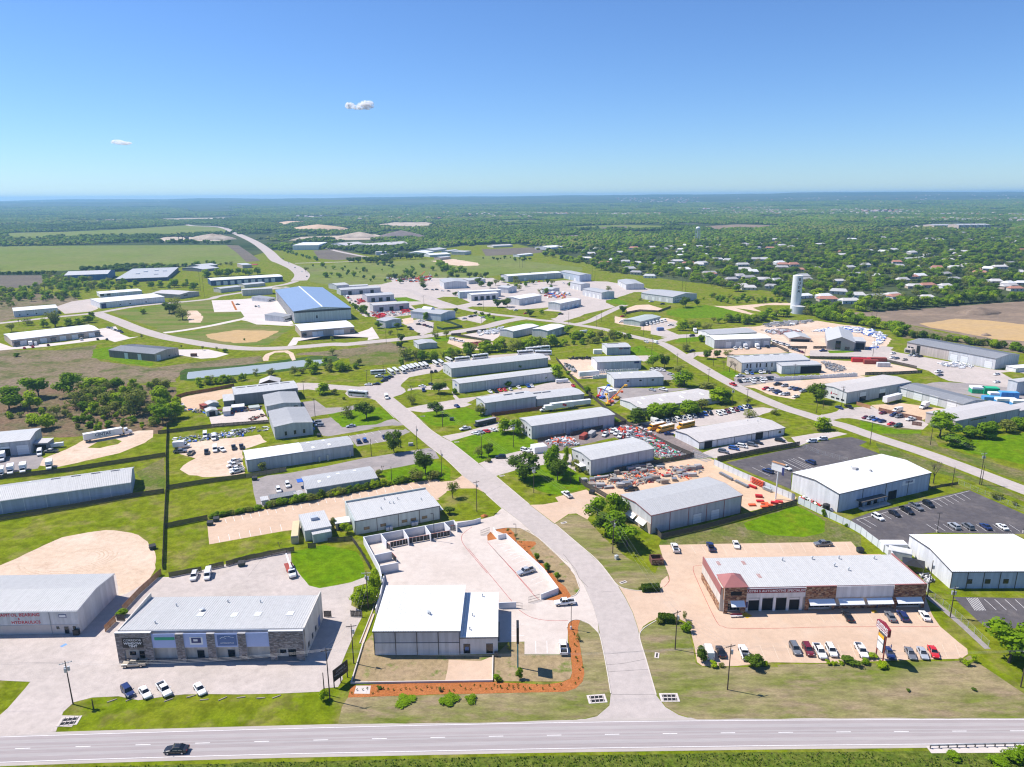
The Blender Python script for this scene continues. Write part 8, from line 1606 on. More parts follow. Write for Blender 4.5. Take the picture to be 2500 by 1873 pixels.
def trunk_mesh(seed,lobes,low=.3,tr=.035):
 r=random.Random(seed+99);q=MB();top=Vector((r.uniform(-.03,.03),r.uniform(-.03,.03),low+.1));q.tube((0,0,-.02),top,tr,tr*.65,7)
 for cx,cyy,cz,rad in lobes[:7]:m_=top.lerp(Vector((cx,cyy,cz)),.5)+Vector((0,0,.04));q.tube(top,m_,tr*.5,tr*.3,5);q.tube(m_,(cx,cyy,cz),tr*.3,tr*.12,4)
 return q.mesh('trunk','bark',fix=True)
def bare_meshes(seed):
 r=random.Random(seed);tk,tw=MB(),MB()
 def grow(p,d,L,rad,lv):
  e=p+d*L;(tk if lv<2 else tw).tube(p,e,rad,rad*.6,5 if lv<2 else 3)
  if lv==5:return
  for _ in range(3 if lv<3 else 3):nd=(d+Vector((r.uniform(-.75,.75),r.uniform(-.75,.75),r.uniform(-.1,.5)))).normalized();grow(e,nd,L*r.uniform(.6,.8),rad*.58,lv+1)
 grow(Vector((0,0,-.02)),Vector((0,0,1)),.27,.028,0)
 return tw.mesh('crown','twig_grey'),tk.mesh('trunk','bark')
PROTO={}
for kind,mt,dn,low,lf,shp in(('green','leaf_green',1.0,.12,.062,'round'),('dark','leaf_dark',1.05,.10,.062,'round'),('lime','leaf_lime',.9,.10,.066,'round'),('olive','leaf_olive',.6,.12,.058,'round'),('bush','leaf_green',1.0,.04,.075,'bush'),('dbush','leaf_dark',1.0,.04,.075,'bush'),('lbush','leaf_lime',1.0,.04,.075,'bush'),('obush','leaf_olive',.7,.04,.075,'bush')):
 PROTO[kind]=[]
 for k in range(3):
  me,lb=crown_mesh(sum(map(ord,kind))*7+k,mt,dn,low,lf,shp);PROTO[kind].append((me,trunk_mesh(k+len(kind),lb,low)))
PROTO['bare']=[bare_meshes(k)for k in range(3)]
TREES=[]
def tree(c,bx,by,hpx,wpx,kind):
 g0=ground(c,(bx,by));s=CROPS[c][2]*(g0-CAMP).dot(FWD)/F_PX;TREES.append([hpx*CROPS[c][2],kind,g0.x,g0.y,hpx*s*1.06,wpx*s])
TR=random.Random(44)
def tree_w(x,y,h,w,kind):
 Z=(Vector((x,y,0))-CAMP).dot(FWD);TREES.append([h*F_PX/Z,kind,x,y,h,w])
def scatter(n,kinds,hmin,hmax,*spec,spread=(.8,1.15)):
 pts=pts_of(spec);xs=[p[0]for p in pts];ys=[p[1]for p in pts];k=t=0
 while k<n and t<n*40:
  t+=1;x,y=TR.uniform(min(xs),max(xs)),TR.uniform(min(ys),max(ys))
  if inside(pts,x,y):k+=1;h=TR.uniform(hmin,hmax);tree_w(x,y,h,h*TR.uniform(*spread),TR.choice(kinds))
def along(n,kinds,hmin,hmax,width,*spec,spread=(.8,1.2)):
 line=pts_of(spec);seg=[math.hypot(b_[0]-a[0],b_[1]-a[1])for a,b_ in zip(line,line[1:])];T=sum(seg)
 for i in range(n):
  d=(i+TR.uniform(.1,.9))/n*T;j=0
  while j<len(seg)-1 and d>seg[j]:d-=seg[j];j+=1
  t=min(1,d/seg[j]);x=line[j][0]+(line[j+1][0]-line[j][0])*t+TR.uniform(-width,width);y=line[j][1]+(line[j+1][1]-line[j][1])*t+TR.uniform(-width,width);h=TR.uniform(hmin,hmax);tree_w(x,y,h,h*TR.uniform(*spread),TR.choice(kinds))
for c,items in{
 'B3':[(860,215,135,130,'lime'),(950,228,130,150,'green'),(1035,625,215,275,'dark'),(1300,560,240,170,'green'),(1330,640,190,190,'dark'),(1410,480,150,65,'lime'),(710,415,105,90,'dark'),(625,425,100,80,'olive'),(390,800,150,110,'olive'),(140,585,215,180,'dark'),(60,640,100,130,'obush'),(205,635,80,110,'obush'),(1690,1010,240,200,'green'),(1860,990,230,180,'green'),(1830,1200,270,270,'green'),(1960,1230,200,230,'green'),(1760,1120,220,200,'dark'),(360,935,60,90,'dbush'),(1500,535,85,85,'obush'),(1525,560,35,40,'obush'),(1590,585,35,40,'obush'),(885,1110,45,32,'olive'),(1150,1370,80,48,'green'),(1235,1455,72,48,'green'),(950,1160,45,30,'olive'),(700,470,30,60,'obush')],
 'A3':[(350,95,62,42,'green'),(420,170,66,42,'green'),(500,242,66,46,'green'),(1590,862,115,95,'dbush'),(1610,850,60,50,'bush'),(1990,897,80,125,'dbush'),(2080,885,34,40,'lbush'),(1690,895,36,60,'lbush'),(1745,895,30,40,'obush'),(1480,630,70,70,'bush'),(1460,540,70,40,'olive'),(1270,565,40,60,'obush'),(1130,308,22,30,'obush'),(655,700,60,36,'olive'),(130,770,60,28,'olive'),(1400,560,50,50,'obush'),(1500,590,40,50,'obush')],
 'A2':[(2075,985,90,52,'green'),(880,435,150,160,'lime'),(965,300,130,110,'lbush'),(960,420,150,110,'lbush'),(595,1150,90,70,'lbush'),(1910,1000,45,60,'bush'),(1210,1160,20,140,'bush'),(1560,1160,24,150,'bush'),(1710,1150,24,90,'bush'),(1480,1080,34,30,'obush'),(1010,1060,20,40,'dbush')],
 'A4':[(2060,865,285,310,'green'),(2150,820,260,250,'green'),(2260,870,260,260,'green'),(135,897,85,110,'dbush'),(210,890,36,40,'lbush'),(690,878,32,40,'lbush'),(735,878,30,40,'lbush'),(785,878,28,36,'lbush'),(980,875,40,65,'bush'),(875,878,46,130,'dbush'),(1025,825,36,70,'lbush'),(1100,908,40,70,'lbush'),(1085,880,30,36,'lbush'),(1745,880,45,55,'lbush'),(1700,858,30,36,'obush'),(1798,860,60,36,'lime'),(1795,1078,20,34,'dbush'),(1300,1082,16,34,'dbush'),(2130,1610,90,170,'bush'),(1980,1640,60,120,'bush'),(1640,1590,40,90,'bush')],
 'A1':[(920,510,55,80,'bush')],
 'B2':[(1705,385,185,150,'dark'),(530,552,80,90,'olive'),(1285,1115,95,95,'lbush'),(1160,1075,110,50,'obush'),(675,1240,70,90,'bare'),(1600,562,80,60,'bare'),(1570,600,60,60,'obush'),(1760,340,20,20,'bush')],
 'C3':[(420,1335,165,195,'dark'),(205,1322,125,135,'olive'),(1180,1302,135,150,'dark'),(1200,1062,120,150,'dark'),(905,1182,110,100,'olive'),(1650,1295,110,120,'obush'),(1380,1070,60,70,'bush'),(80,1080,60,70,'obush'),(170,1130,30,40,'obush'),(800,502,82,95,'dark'),(745,375,70,75,'dark'),(1070,272,82,70,'green'),(1280,462,82,90,'olive'),(1165,472,80,80,'olive'),(545,362,74,72,'green'),(680,432,50,50,'obush'),(1600,217,36,42,'dark'),(1670,232,42,46,'dark'),(1745,247,42,42,'dark'),(1795,278,50,42,'olive'),(890,590,40,40,'bare'),(780,565,60,70,'dbush'),(380,200,85,110,'bush'),(300,150,50,60,'bush'),(1390,195,50,50,'dark'),(800,765,70,60,'bush'),(1380,10,40,60,'dark'),(985,440,30,30,'obush'),(50,490,34,40,'olive'),(2075,795,50,60,'bush'),(1935,990,50,100,'bush')],
 'C2':[(1735,1072,120,150,'lime'),(1815,490,40,40,'olive'),(1820,650,70,80,'olive'),(110,180,140,160,'olive'),(200,270,120,140,'olive'),(60,200,110,140,'dark'),(570,600,40,30,'olive'),(660,620,40,60,'bush'),(1880,1090,60,60,'bare'),(420,600,50,30,'olive'),(190,580,40,24,'olive'),(870,490,20,20,'bush')],
 'C4':[(700,912,150,210,'lime'),(560,932,60,85,'bush'),(165,992,60,100,'bush'),(395,952,50,52,'bush'),(305,802,50,52,'bush'),(1745,785,145,165,'green'),(1865,788,140,115,'dark'),(2075,985,165,230,'green'),(2030,860,100,130,'olive'),(1560,1392,155,215,'dbush'),(1790,1335,150,230,'bush'),(1930,1312,130,200,'bush'),(2100,1292,145,240,'bush'),(65,132,82,100,'dark'),(170,132,86,120,'dark'),(415,232,72,90,'dark'),(540,207,50,52,'lime'),(815,422,92,115,'green'),(1410,202,82,80,'dark'),(2090,132,105,90,'dark'),(1330,268,44,42,'bare'),(1445,232,30,30,'olive'),(2100,605,70,90,'olive'),(1670,600,60,80,'bare'),(1590,620,60,50,'bare'),(1040,1060,70,90,'bush'),(830,860,40,60,'bush'),(1900,960,40,60,'obush'),(2080,350,90,140,'lime'),(2170,380,100,120,'olive'),(1320,1390,60,110,'bush'),(1610,60,30,40,'olive')],
 'C5':[(500,1232,105,150,'obush'),(380,1290,120,180,'bush'),(1012,1330,85,150,'olive'),(700,1165,165,210,'lime'),(770,1160,130,130,'green'),(1740,1155,180,210,'dark'),(1790,1462,130,190,'lime'),(1290,1292,62,95,'olive'),(560,692,92,92,'dark'),(670,677,76,80,'dark'),(330,617,92,85,'olive'),(800,832,170,150,'bare'),(860,850,150,130,'bare'),(740,800,120,110,'bare'),(420,662,52,52,'bare'),(775,645,52,95,'olive'),(495,505,72,75,'bush'),(1000,1190,80,90,'olive'),(540,1010,60,170,'obush'),(860,930,30,40,'bare'),(300,140,100,90,'dark'),(450,128,80,60,'dark'),(300,385,100,110,'lime'),(420,380,90,130,'lime'),(560,370,70,110,'olive')],
 'B5':[(1450,245,200,265,'green'),(1575,325,105,195,'bush'),(1700,245,95,150,'bush'),(1850,255,130,155,'bush'),(1930,205,90,135,'bush'),(2050,200,110,150,'obush'),(2140,180,105,140,'bush'),(1395,665,270,220,'bare'),(1950,805,60,70,'olive'),(1970,790,40,90,'obush'),(2120,860,40,50,'obush'),(405,960,65,42,'bush'),(610,1055,30,26,'bush'),(1720,330,40,60,'bush'),(2250,190,110,150,'bush')],
 'C1':[(100,1235,235,260,'green'),(420,1110,220,270,'green'),(750,1085,235,240,'green'),(1050,990,95,215,'lbush'),(1720,1175,185,205,'lime'),(1480,1295,270,260,'olive'),(820,1225,185,200,'olive'),(500,1445,155,210,'lime'),(350,1400,110,170,'lime'),(1760,1395,205,230,'green'),(1300,1220,160,180,'lime'),(330,1240,190,200,'lime'),(620,1320,130,150,'olive'),(980,1150,150,200,'olive'),(1180,1210,160,170,'olive'),(1900,1330,170,200,'lime'),(600,350,170,160,'olive'),(600,345,100,90,'dark'),(470,350,90,90,'lime'),(130,400,90,100,'olive'),(740,330,80,120,'lime'),(850,320,70,110,'lime'),(960,300,80,120,'lime'),(1000,280,90,60,'dark'),(1540,205,55,75,'lime'),(180,668,40,60,'bush'),(300,330,80,100,'olive'),(210,330,90,60,'bare'),(1530,690-220,50,30,'olive')]}.items():
 for it in items:tree(c,*it)
along(34,['obush','dbush','bush','bush'],.9,2.0,.4,'B2',[(60,975),(500,898)],spread=(1.0,1.6));along(46,['bush','bush','obush','dbush','lime'],1.3,3.2,.5,'B2',[(530,890),(900,822),(1200,772),(1500,705),(1700,668),(1880,630)],spread=(.9,1.5))
scatter(75,['olive','olive','lime','bare','obush','bush','lime','obush'],3.0,7,'C1',[(900,1010),(1300,1000),(1850,1020),(1900,1180),(1880,1380),(1200,1330),(700,1300),(700,1150)]);scatter(60,['olive','bare','obush','lbush','bush'],1.5,4,'C1',[(0,1280),(700,1260),(1700,1380),(1800,1440),(700,1480),(650,1400),(0,1330)])
along(44,['lime','lime','green','olive','bare','lime'],5,9.5,3.5,'C3',[(850,690),(1000,735),(1150,700),(1300,695),(1450,660),(1700,625),(2000,595)],'C4',[(500,575),(640,560)]);along(24,['bare','obush','lbush','bush','bare'],2.5,5,3,'C4',[(640,560),(900,540),(1150,510),(1300,500),(1460,475)]);along(14,['lime','lbush','olive'],4,7,3,'C4',[(820,480),(1000,470),(1200,465),(1400,460)])
along(15,['lime','lime','green','olive'],3,5.5,3,'C2',[(330,990),(600,960),(880,920)]);along(18,['olive','bare','bush','lime','obush'],3,6.5,4,'C2',[(1000,880),(1350,870),(1700,830),(2000,800)],'C3',[(400,760)]);scatter(10,['olive','bare','lime'],4,7,'C2',[(1550,780),(2000,700),(2100,800),(1600,880)]);along(10,['bush','green'],2,4,1.2,'C3',[(240,90),(330,160),(440,240)])
scatter(120,['green','lime','lime','olive','green'],5,10,'D1',[(170,870),(330,690),(600,715),(1000,745),(1540,745),(1500,785),(1100,780),(720,815),(500,880)]);scatter(60,['olive','lime','bush','bare'],3,7,'D1',[(0,780),(300,760),(250,860),(100,920),(0,930)])
along(30,['bush','dbush'],3.5,6,2.5,'D1',[(-80,668),(430,662)]);along(60,['dark','bush','olive','dark'],6,12,9,'D1',[(160,440),(700,420),(1200,420),(1800,432)]);along(34,['dark','bush','lime','olive'],5,9,6,'D1',[(880,640),(1200,615),(1540,600),(1800,590)]);along(10,['green','lime'],8,12,5,'D1',[(1560,690),(1700,680),(2000,665)]);along(30,['dark','olive'],8,13,14,'D1',[(0,440),(140,430),(160,400),(600,380),(1100,375)])
along(26,['lime','lime','green','olive'],5,9,4,'C5',[(640,310),(800,290),(1000,320),(1150,270),(1450,220)]);scatter(26,['lime','green','green','olive'],7,12,'C5',[(1580,190),(1900,140),(2212,260),(2212,330),(1900,290),(1650,230)]);along(26,['green','lime','green'],6,10,4,'C6',[(0,260),(300,300),(560,350),(800,380),(900,450)]);along(60,['obush','bush','lbush','dbush'],3,6,5,'C6',[(880,440),(1300,490),(1700,540),(2150,610),(2300,640)])
along(46,['green','lime','green','dark'],7,12,5,'C6',[(380,175),(700,165),(1000,140),(1500,100),(2212,50),(2400,40)]);scatter(40,['lime','olive','bush','lbush'],2.5,6,'C5',[(480,20),(900,20),(1400,70),(1400,90),(1000,100),(560,90)]);scatter(60,['bush','lime','dbush','lbush','olive'],3,8,'D2',[(420,600),(1100,590),(1450,620),(1750,620),(1700,680),(1100,720),(650,740),(500,700)]);along(40,['dark'],8,11,7,'D2',[(820,572),(1060,575),(1100,545),(1380,545)]);along(24,['lime','green'],6,10,5,'D2',[(1480,590),(1560,640),(1700,650)]);along(26,['bush','lime'],4,8,4,'D2',[(180,440),(300,490),(560,560)]);scatter(16,['bush','dbush'],3,6,'D2',[(1820,540),(2200,530),(2200,570),(1850,560)])
scatter(24,['dark','green','olive'],5,9,'D2',[(1050,690),(2212,690),(2212,760),(1500,790),(1200,780)]);scatter(14,['dark','green','olive'],5,8,'D3',[(0,720),(600,720),(900,760),(950,800),(400,820),(0,820)])
# old town under its trees
TOWN=pts_of(('D3',[(380,520),(700,480),(1050,430),(1500,440),(1900,400),(2212,390)],'D4',[(500,372),(1200,335),(2400,330),(2400,800),(1700,860),(1000,905),(700,895),(560,860),(320,850),(200,800)],'D3',[(1900,800),(1500,715),(1150,680),(850,640),(650,575)]))
HOUSES=[('D4',x,y)for x,y in((1010,492),(1195,500),(1130,500),(770,505),(430,600),(350,600),(740,655),(920,675),(1400,690),(1770,605),(1830,640),(1930,635),(2150,660),(1740,500),(2200,745),(2060,775),(2140,790),(1210,850),(780,815),(860,885),(690,870),(500,845),(260,770),(200,720),(1360,770),(1600,770),(2100,590),(1230,580),(640,440),(300,405),(160,440),(560,380),(1120,390),(1480,400),(1560,405),(1620,360),(1740,350),(1950,395),(2150,385),(50,400),(450,405),(40,600),(10,690),(1060,690),(1500,640),(1320,560))]+[('D3',x,y)for x,y in((870,590),(940,565),(1035,575),(1115,590),(1380,600),(1430,575),(1520,590),(1740,560),(1820,570),(1950,640),(1680,665),(2090,720),(1220,690),(1100,470),(1230,465),(1330,480),(820,478),(730,490),(730,550),(1600,460),(1680,470),(1760,455),(1950,440),(2050,440),(2150,470),(1500,450),(1900,690),(1600,600))]
hr=random.Random(8)
for _ in range(400):
 x,y=hr.uniform(700,4100),hr.uniform(390,860);c='D3' if x<1896 else 'D4';p=(x-1896*(c=='D4'),y);g0=ground(c,p)
 if len(HOUSES)<145 and inside(TOWN,g0.x,g0.y)and all(math.hypot(p[0]-h[1],(p[1]-h[2])*3)>40 for h in HOUSES if h[0]==c):HOUSES.append((c,*p))
flat_mat('shingle_grey',(.36,.35,.35),.9,var=.2);flat_mat('shingle_pale',(.56,.54,.52),.9,var=.2);flat_mat('shingle_red',(.42,.20,.14),.9,var=.2)
houses=[]
for c,x,y in HOUSES:
 p=ground(c,(x,y));t=empty('house',(p.x,p.y,gz(p.x,p.y)),hr.uniform(-.5,.5));L,Wd,h,rs_=hr.uniform(13,20),hr.uniform(8,11),hr.uniform(2.9,3.6),hr.uniform(2.0,3.2);rc=hr.choice(['shingle_grey','shingle_pale','shingle_pale','shingle_red','roof_light','roof_white'])
 box_part('wall',hr.choice(['wall_cream','wall_white','wall_tan']),t,-L/2,-Wd/2,-.2,L/2,Wd/2,h);q=MB();e=.5;q.hexa([(-L/2-e,-Wd/2-e,h),(L/2+e,-Wd/2-e,h),(L/2+e,Wd/2+e,h),(-L/2-e,Wd/2+e,h)],[(-L/2+2,-.1,h+rs_),(L/2-2,-.1,h+rs_),(L/2-2,.1,h+rs_),(-L/2+2,.1,h+rs_)]);q.build('roof',rc,t)
 for k in(-.3,.3):box_part('window','glass',t,k*L-.8,-Wd/2-.04,1.0,k*L+.8,-Wd/2,2.2)
 box_part('door','trim_dark',t,-.5,-Wd/2-.04,0,.5,-Wd/2,2.1);houses.append((x+(0 if c=='D3' else 1896),t,{'shingle_grey':'grey','shingle_pale':'pale','shingle_red':'reddish','roof_light':'light metal','roof_white':'white metal'}[rc]))
houses.sort(key=lambda a:a[0]);hc={}
for x,t,rc in houses:hc.setdefault(rc,[]).append(t)
for rc,ts in hc.items():
 for i,t in enumerate(ts):tag(t,'small house with %s roof among the town trees, %s from the left'%(rc,ORD[i]if i<20 else '%dth'%(i+1)),'house','houses of the old town')
HP=[(t.location.x,t.location.y)for _,t,_ in houses]
tx_=[p[0]for p in TOWN];ty_=[p[1]for p in TOWN];n=0;grid={};tries=0
while n<5200 and tries<60000:
 tries+=1;x,y=TR.uniform(min(tx_),max(tx_)),TR.uniform(min(ty_),max(ty_))
 if not inside(TOWN,x,y):continue
 if mnoise.noise(Vector((x/70,y/70,5)))<-.22:continue
 if any(abs(x-a)<13 and-26<y-b_<8 for a,b_ in HP):continue
 k=(int(x/7),int(y/7))
 if k in grid:continue
 grid[k]=1;n+=1;h=TR.uniform(4.5,11);tree_w(x,y,h,h*TR.uniform(.9,1.35),TR.choice(['green','green','dark','lime','lime','olive','olive','bare','bare','dark','green']))
TREES.sort(key=lambda a:-a[0])
NEAR_T,REST_T=TREES[:330],TREES[330:]
WORD={'green':'bright green leafy tree','dark':'dark green tree','lime':'lime green spring tree','olive':'thin olive green tree','bare':'bare grey tree','bush':'green shrub','dbush':'dark green shrub','lbush':'lime green shrub','obush':'dull olive shrub'}
tl={}
for hpx,kind,x,y,h,w in NEAR_T:
 z=gz(x,y);cr,tk=PROTO[kind][TR.randrange(3)];nm='shrub' if 'bush' in kind else 'tree';o=empty(nm,(x,y,z),TR.uniform(0,6.28));o.scale=(w,w,h);a=mesh_obj('crown' if nm=='tree' else 'foliage',cr,o);mesh_obj('trunk' if nm=='tree' else 'stem',tk,o)
 d,nb=min((math.hypot(x-bx,y-by),l)for bx,by,l in BLDS);o['category']=nm;o['group']=nm+'s around the estate';tl.setdefault((kind,nb),[]).append((to_px((x,y,0))[0],o))
used2={}
for(kind,nb),os_ in tl.items():
 short=nb
 for wd in(' with ',' beside ',' behind ',' in ',' at ',' fronted',' screened',' standing',' between ',' cut ',' and '):
  if wd in short and short.index(wd)>8:short=short[:short.index(wd)]
 short=' '.join(short.split()[:6]);os_.sort(key=lambda a:a[0])
 for i,(px_,o)in enumerate(os_):
  lb='%s near the %s'%(WORD[kind],short)+(', %s from the left'%ORD[i%20]if len(os_)>1 else '');n=used2[lb]=used2.get(lb,0)+1
  o['label']=lb+('' if n==1 else ', second group' if n==2 else ', third group' if n==3 else ', farthest group')
# ------------------------------------------------------------------ masses of trees, instanced on points
def proto_collection(name,meshes):
 col=bpy.data.collections.new(name)
 for i,ms in enumerate(meshes):
  q=bmesh.new()
  me=bpy.data.meshes.new('%s_%02d'%(name,i));mats=[]
  for m_ in ms:
   k=len(mats);mats.append(m_.materials[0]);n0=len(q.faces);q.from_mesh(m_);q.faces.ensure_lookup_table()
   for f in q.faces[n0:]:f.material_index=k
  q.to_mesh(me);q.free()
  for mt in mats:me.materials.append(mt)
  o=bpy.data.objects.new('%s_%02d'%(name,i),me);col.objects.link(o)
 return col
def instancer(name,label,pts,col,cat):
 0
 me=bpy.data.meshes.new(name);me.from_pydata([p[:3]for p in pts],[],[])
 a=me.attributes.new('psize','FLOAT_VECTOR','POINT');a.data.foreach_set('vector',[v for p in pts for v in p[3:6]])
 a=me.attributes.new('prot','FLOAT_VECTOR','POINT');a.data.foreach_set('vector',[v for p in pts for v in(0,0,p[6])])
 a=me.attributes.new('pidx','INT','POINT');a.data.foreach_set('value',[p[7]for p in pts])
 o=mesh_obj(name,me);tag(o,label,cat,kind='stuff')
 g=bpy.data.node_groups.new(name,'GeometryNodeTree');g.interface.new_socket('Geometry',in_out='INPUT',socket_type='NodeSocketGeometry');g.interface.new_socket('Geometry',in_out='OUTPUT',socket_type='NodeSocketGeometry')
 N=g.nodes;gi=N.new('NodeGroupInput');go=N.new('NodeGroupOutput');ci=N.new('GeometryNodeCollectionInfo');ci.inputs['Collection'].default_value=col;ci.inputs['Separate Children'].default_value=True;ci.inputs['Reset Children'].default_value=True
 ip=N.new('GeometryNodeInstanceOnPoints');ip.inputs['Pick Instance'].default_value=True
 def attr(nm,ty):n=N.new('GeometryNodeInputNamedAttribute');n.data_type=ty;n.inputs['Name'].default_value=nm;return n.outputs['Attribute']
 e2r=N.new('FunctionNodeEulerToRotation');g.links.new(attr('prot','FLOAT_VECTOR'),e2r.inputs[0])
 g.links.new(gi.outputs[0],ip.inputs['Points']);g.links.new(ci.outputs[0],ip.inputs['Instance']);g.links.new(attr('pidx','INT'),ip.inputs['Instance Index']);g.links.new(e2r.outputs[0],ip.inputs['Rotation']);g.links.new(attr('psize','FLOAT_VECTOR'),ip.inputs['Scale']);g.links.new(ip.outputs[0],go.inputs[0])
 md=o.modifiers.new('instances','NODES');md.node_group=g;return o
KI={};ml=[]
for kind,vs in PROTO.items():
 for k,pr in enumerate(vs):KI[(kind,k)]=len(ml);ml.append(pr)
TC=proto_collection('tree_kind',ml)
instancer('town_woodland','mass of mixed green trees covering the old town and far hedgerows',[(x,y,0,w,w,h,TR.uniform(0,6.28),KI[(kind,TR.randrange(3))])for hpx,kind,x,y,h,w in REST_T],TC,'woodland')
def tile_mesh(seed,size=60,n=46,pal=None):
 r=random.Random(seed);meshes={}
 for mt in('leaf_dark','leaf_green','leaf_olive'):meshes[mt]=MB()
 t=(1+5**.5)/2;ico=[Vector(v).normalized()for v in((-1,t,0),(1,t,0),(-1,-t,0),(1,-t,0),(0,-1,t),(0,1,t),(0,-1,-t),(0,1,-t),(t,0,-1),(t,0,1),(-t,0,-1),(-t,0,1))]
 fs=[(0,11,5),(0,5,1),(0,1,7),(0,7,10),(0,10,11),(1,5,9),(5,11,4),(11,10,2),(10,7,6),(7,1,8),(3,9,4),(3,4,2),(3,2,6),(3,6,8),(3,8,9),(4,9,5),(2,4,11),(6,2,10),(8,6,7),(9,8,1)]
 for i in range(n):
  mt=r.choice(pal);q=meshes[mt];x,y=r.uniform(-size/2,size/2),r.uniform(-size/2,size/2);h=r.uniform(4,9.5);w=r.uniform(3.2,6.5)
  for _ in range(2):
   k=len(q.v);ox,oy=r.uniform(-1.5,1.5),r.uniform(-1.5,1.5);zc=h*r.uniform(.5,.66)
   q.v+=[(x+ox+v.x*w*r.uniform(.7,1.1),y+oy+v.y*w*r.uniform(.7,1.1),zc+v.z*h*.45*r.uniform(.7,1.15))for v in ico];q.f+=[tuple(k+j for j in f)for f in fs];q.mi+=[0]*20
 return[q.mesh('crowns',mt)for mt,q in meshes.items()]
WC=proto_collection('wood_tile',[tile_mesh(k,60,(50,50,46,40,30,22)[k],[['leaf_dark'],['leaf_dark']*4+['leaf_green'],['leaf_dark','leaf_dark','leaf_green','leaf_olive'],['leaf_dark','leaf_green','leaf_olive'],['leaf_green','leaf_olive','leaf_olive'],['leaf_dark','leaf_olive']][k])for k in range(6)])
pts=[];r=random.Random(5);step=46
yy=900
while yy<7600:
 st=step if yy<3200 else step*1.5;half=yy*.80+100;xx=-half
 while xx<half:
  x,y=xx+r.uniform(-12,12),yy+r.uniform(-12,12);xx+=st
  if gz(x,y)>0 or inside(TOWN,x,y):continue
  if gz(x+25,y)>0 or gz(x-25,y)>0 or gz(x,y-25)>0 or gz(x,y+25)>0:continue
  d=mnoise.fractal(Vector((x/420,y/420,9)),.6,2,3)
  if d<-.22 and r.random()<.9:continue
  e=mnoise.fractal(Vector((x/800+7,y/500,4)),.6,2,3)
  sc=st/step;pts.append((x,y,hill(x,y)-.5,sc*1.1,sc*1.1,r.uniform(.75,1.25),r.choice((0,1.57,3.14,4.71)),max(0,min(5,int(2.5+e*5+r.uniform(-1,1))))))
 yy+=st
instancer('far_woodland','far woodland stretching to the blue hills on the horizon',pts,WC,'woodland')
# far suburb: pale roofs too many to count
q=MB();r=random.Random(17)
for c,poly,n in(('D3',[(1600,165),(2212,155),(2212,205),(1500,205)],150),('D4',[(100,172),(900,168),(1500,180),(2212,200),(2212,215),(900,205),(200,195)],230),('D4',[(1000,232),(2212,240),(2212,258),(1300,252)],90),('D3',[(950,118),(1650,120),(1600,138),(1000,130)],80),('D3',[(300,190),(900,200),(1300,195),(1300,210),(400,205)],90),('D4',[(0,120),(2212,95),(2212,150),(0,150)],70),('D2',[(1500,190),(2212,190),(2212,230),(1500,220)],60),('D1',[(100,120),(1500,110),(1500,140),(100,150)],12),('D2',[(300,220),(1500,200),(1500,240),(300,240)],26)):
 pp=pts_of((c,poly));xs=[p[0]for p in pp];ys=[p[1]for p in pp];k=t=0
 while k<n and t<n*30:
  t+=1;x,y=r.uniform(min(xs),max(xs)),r.uniform(min(ys),max(ys))
  if not inside(pp,x,y):continue
  k+=1;q.cur=r.randrange(4);z=hill(x,y);L,Wd,h=r.uniform(6,11),r.uniform(8,12),r.uniform(3.5,6);q.box(x-L,y-Wd/2,z-1,x+L,y+Wd/2,z+h);q.hexa([(x-L-.5,y-Wd/2-.5,z+h),(x+L+.5,y-Wd/2-.5,z+h),(x+L+.5,y+Wd/2+.5,z+h),(x-L-.5,y+Wd/2+.5,z+h)],[(x-L+3,y-.2,z+h+4),(x+L-3,y-.2,z+h+4),(x+L-3,y+.2,z+h+4),(x-L+3,y+.2,z+h+4)])
tag(q.build('far_suburb',['wall_tan','shingle_grey','shingle_red','wall_pink'],fix=False),'pale and pinkish roofs of the far suburb below the hills','suburb',kind='stuff')
# rough grass on the verges
leaf_mat('grass_blade',(.11,.20,.010),(.14,.25,.012),(.17,.28,.015));leaf_mat('grass_dry',(.25,.22,.08),(.30,.26,.11),(.34,.29,.14));leaf_mat('grass_deep',(.07,.15,.012),(.09,.18,.014),(.11,.20,.016))
q=MB();r=random.Random(31)
def tufts(n,hmin,hmax,mats,*spec):
 pp=pts_of(spec);xs=[p[0]for p in pp];ys=[p[1]for p in pp];k=t=0
 while k<n and t<n*20:
  t+=1;x,y=r.uniform(min(xs),max(xs)),r.uniform(min(ys),max(ys))
  if not inside(pp,x,y)or mnoise.noise(Vector((x/2.5,y/2.5,2)))<r.uniform(-.5,.25):continue
  k+=1;q.cur=r.choice(mats);h=r.uniform(hmin,hmax);w=h*r.uniform(.6,1.1);z=gz(x,y)
  for j in range(3):a=r.uniform(0,6.28);c_,s_=math.cos(a)*w/2,math.sin(a)*w/2;lx,ly=r.uniform(-.2,.2)*h,r.uniform(-.2,.2)*h;q.poly([(x-c_,y-s_,z),(x+c_,y+s_,z),(x+lx,y+ly,z+h)])
tufts(9000,.12,.4,[0,0,2,2,1],'S',[(-200,1880),(0,1876),(400,1868),(800,1858),(1300,1847),(1900,1838),(2120,1836),(2150,1850),(2700,1846),(2700,1960),(-200,1990)])
tag(q.build('verge_grass',['grass_blade','grass_dry','grass_deep'],fix=False),'rough grass tufts along the highway verges','grass',kind='stuff')
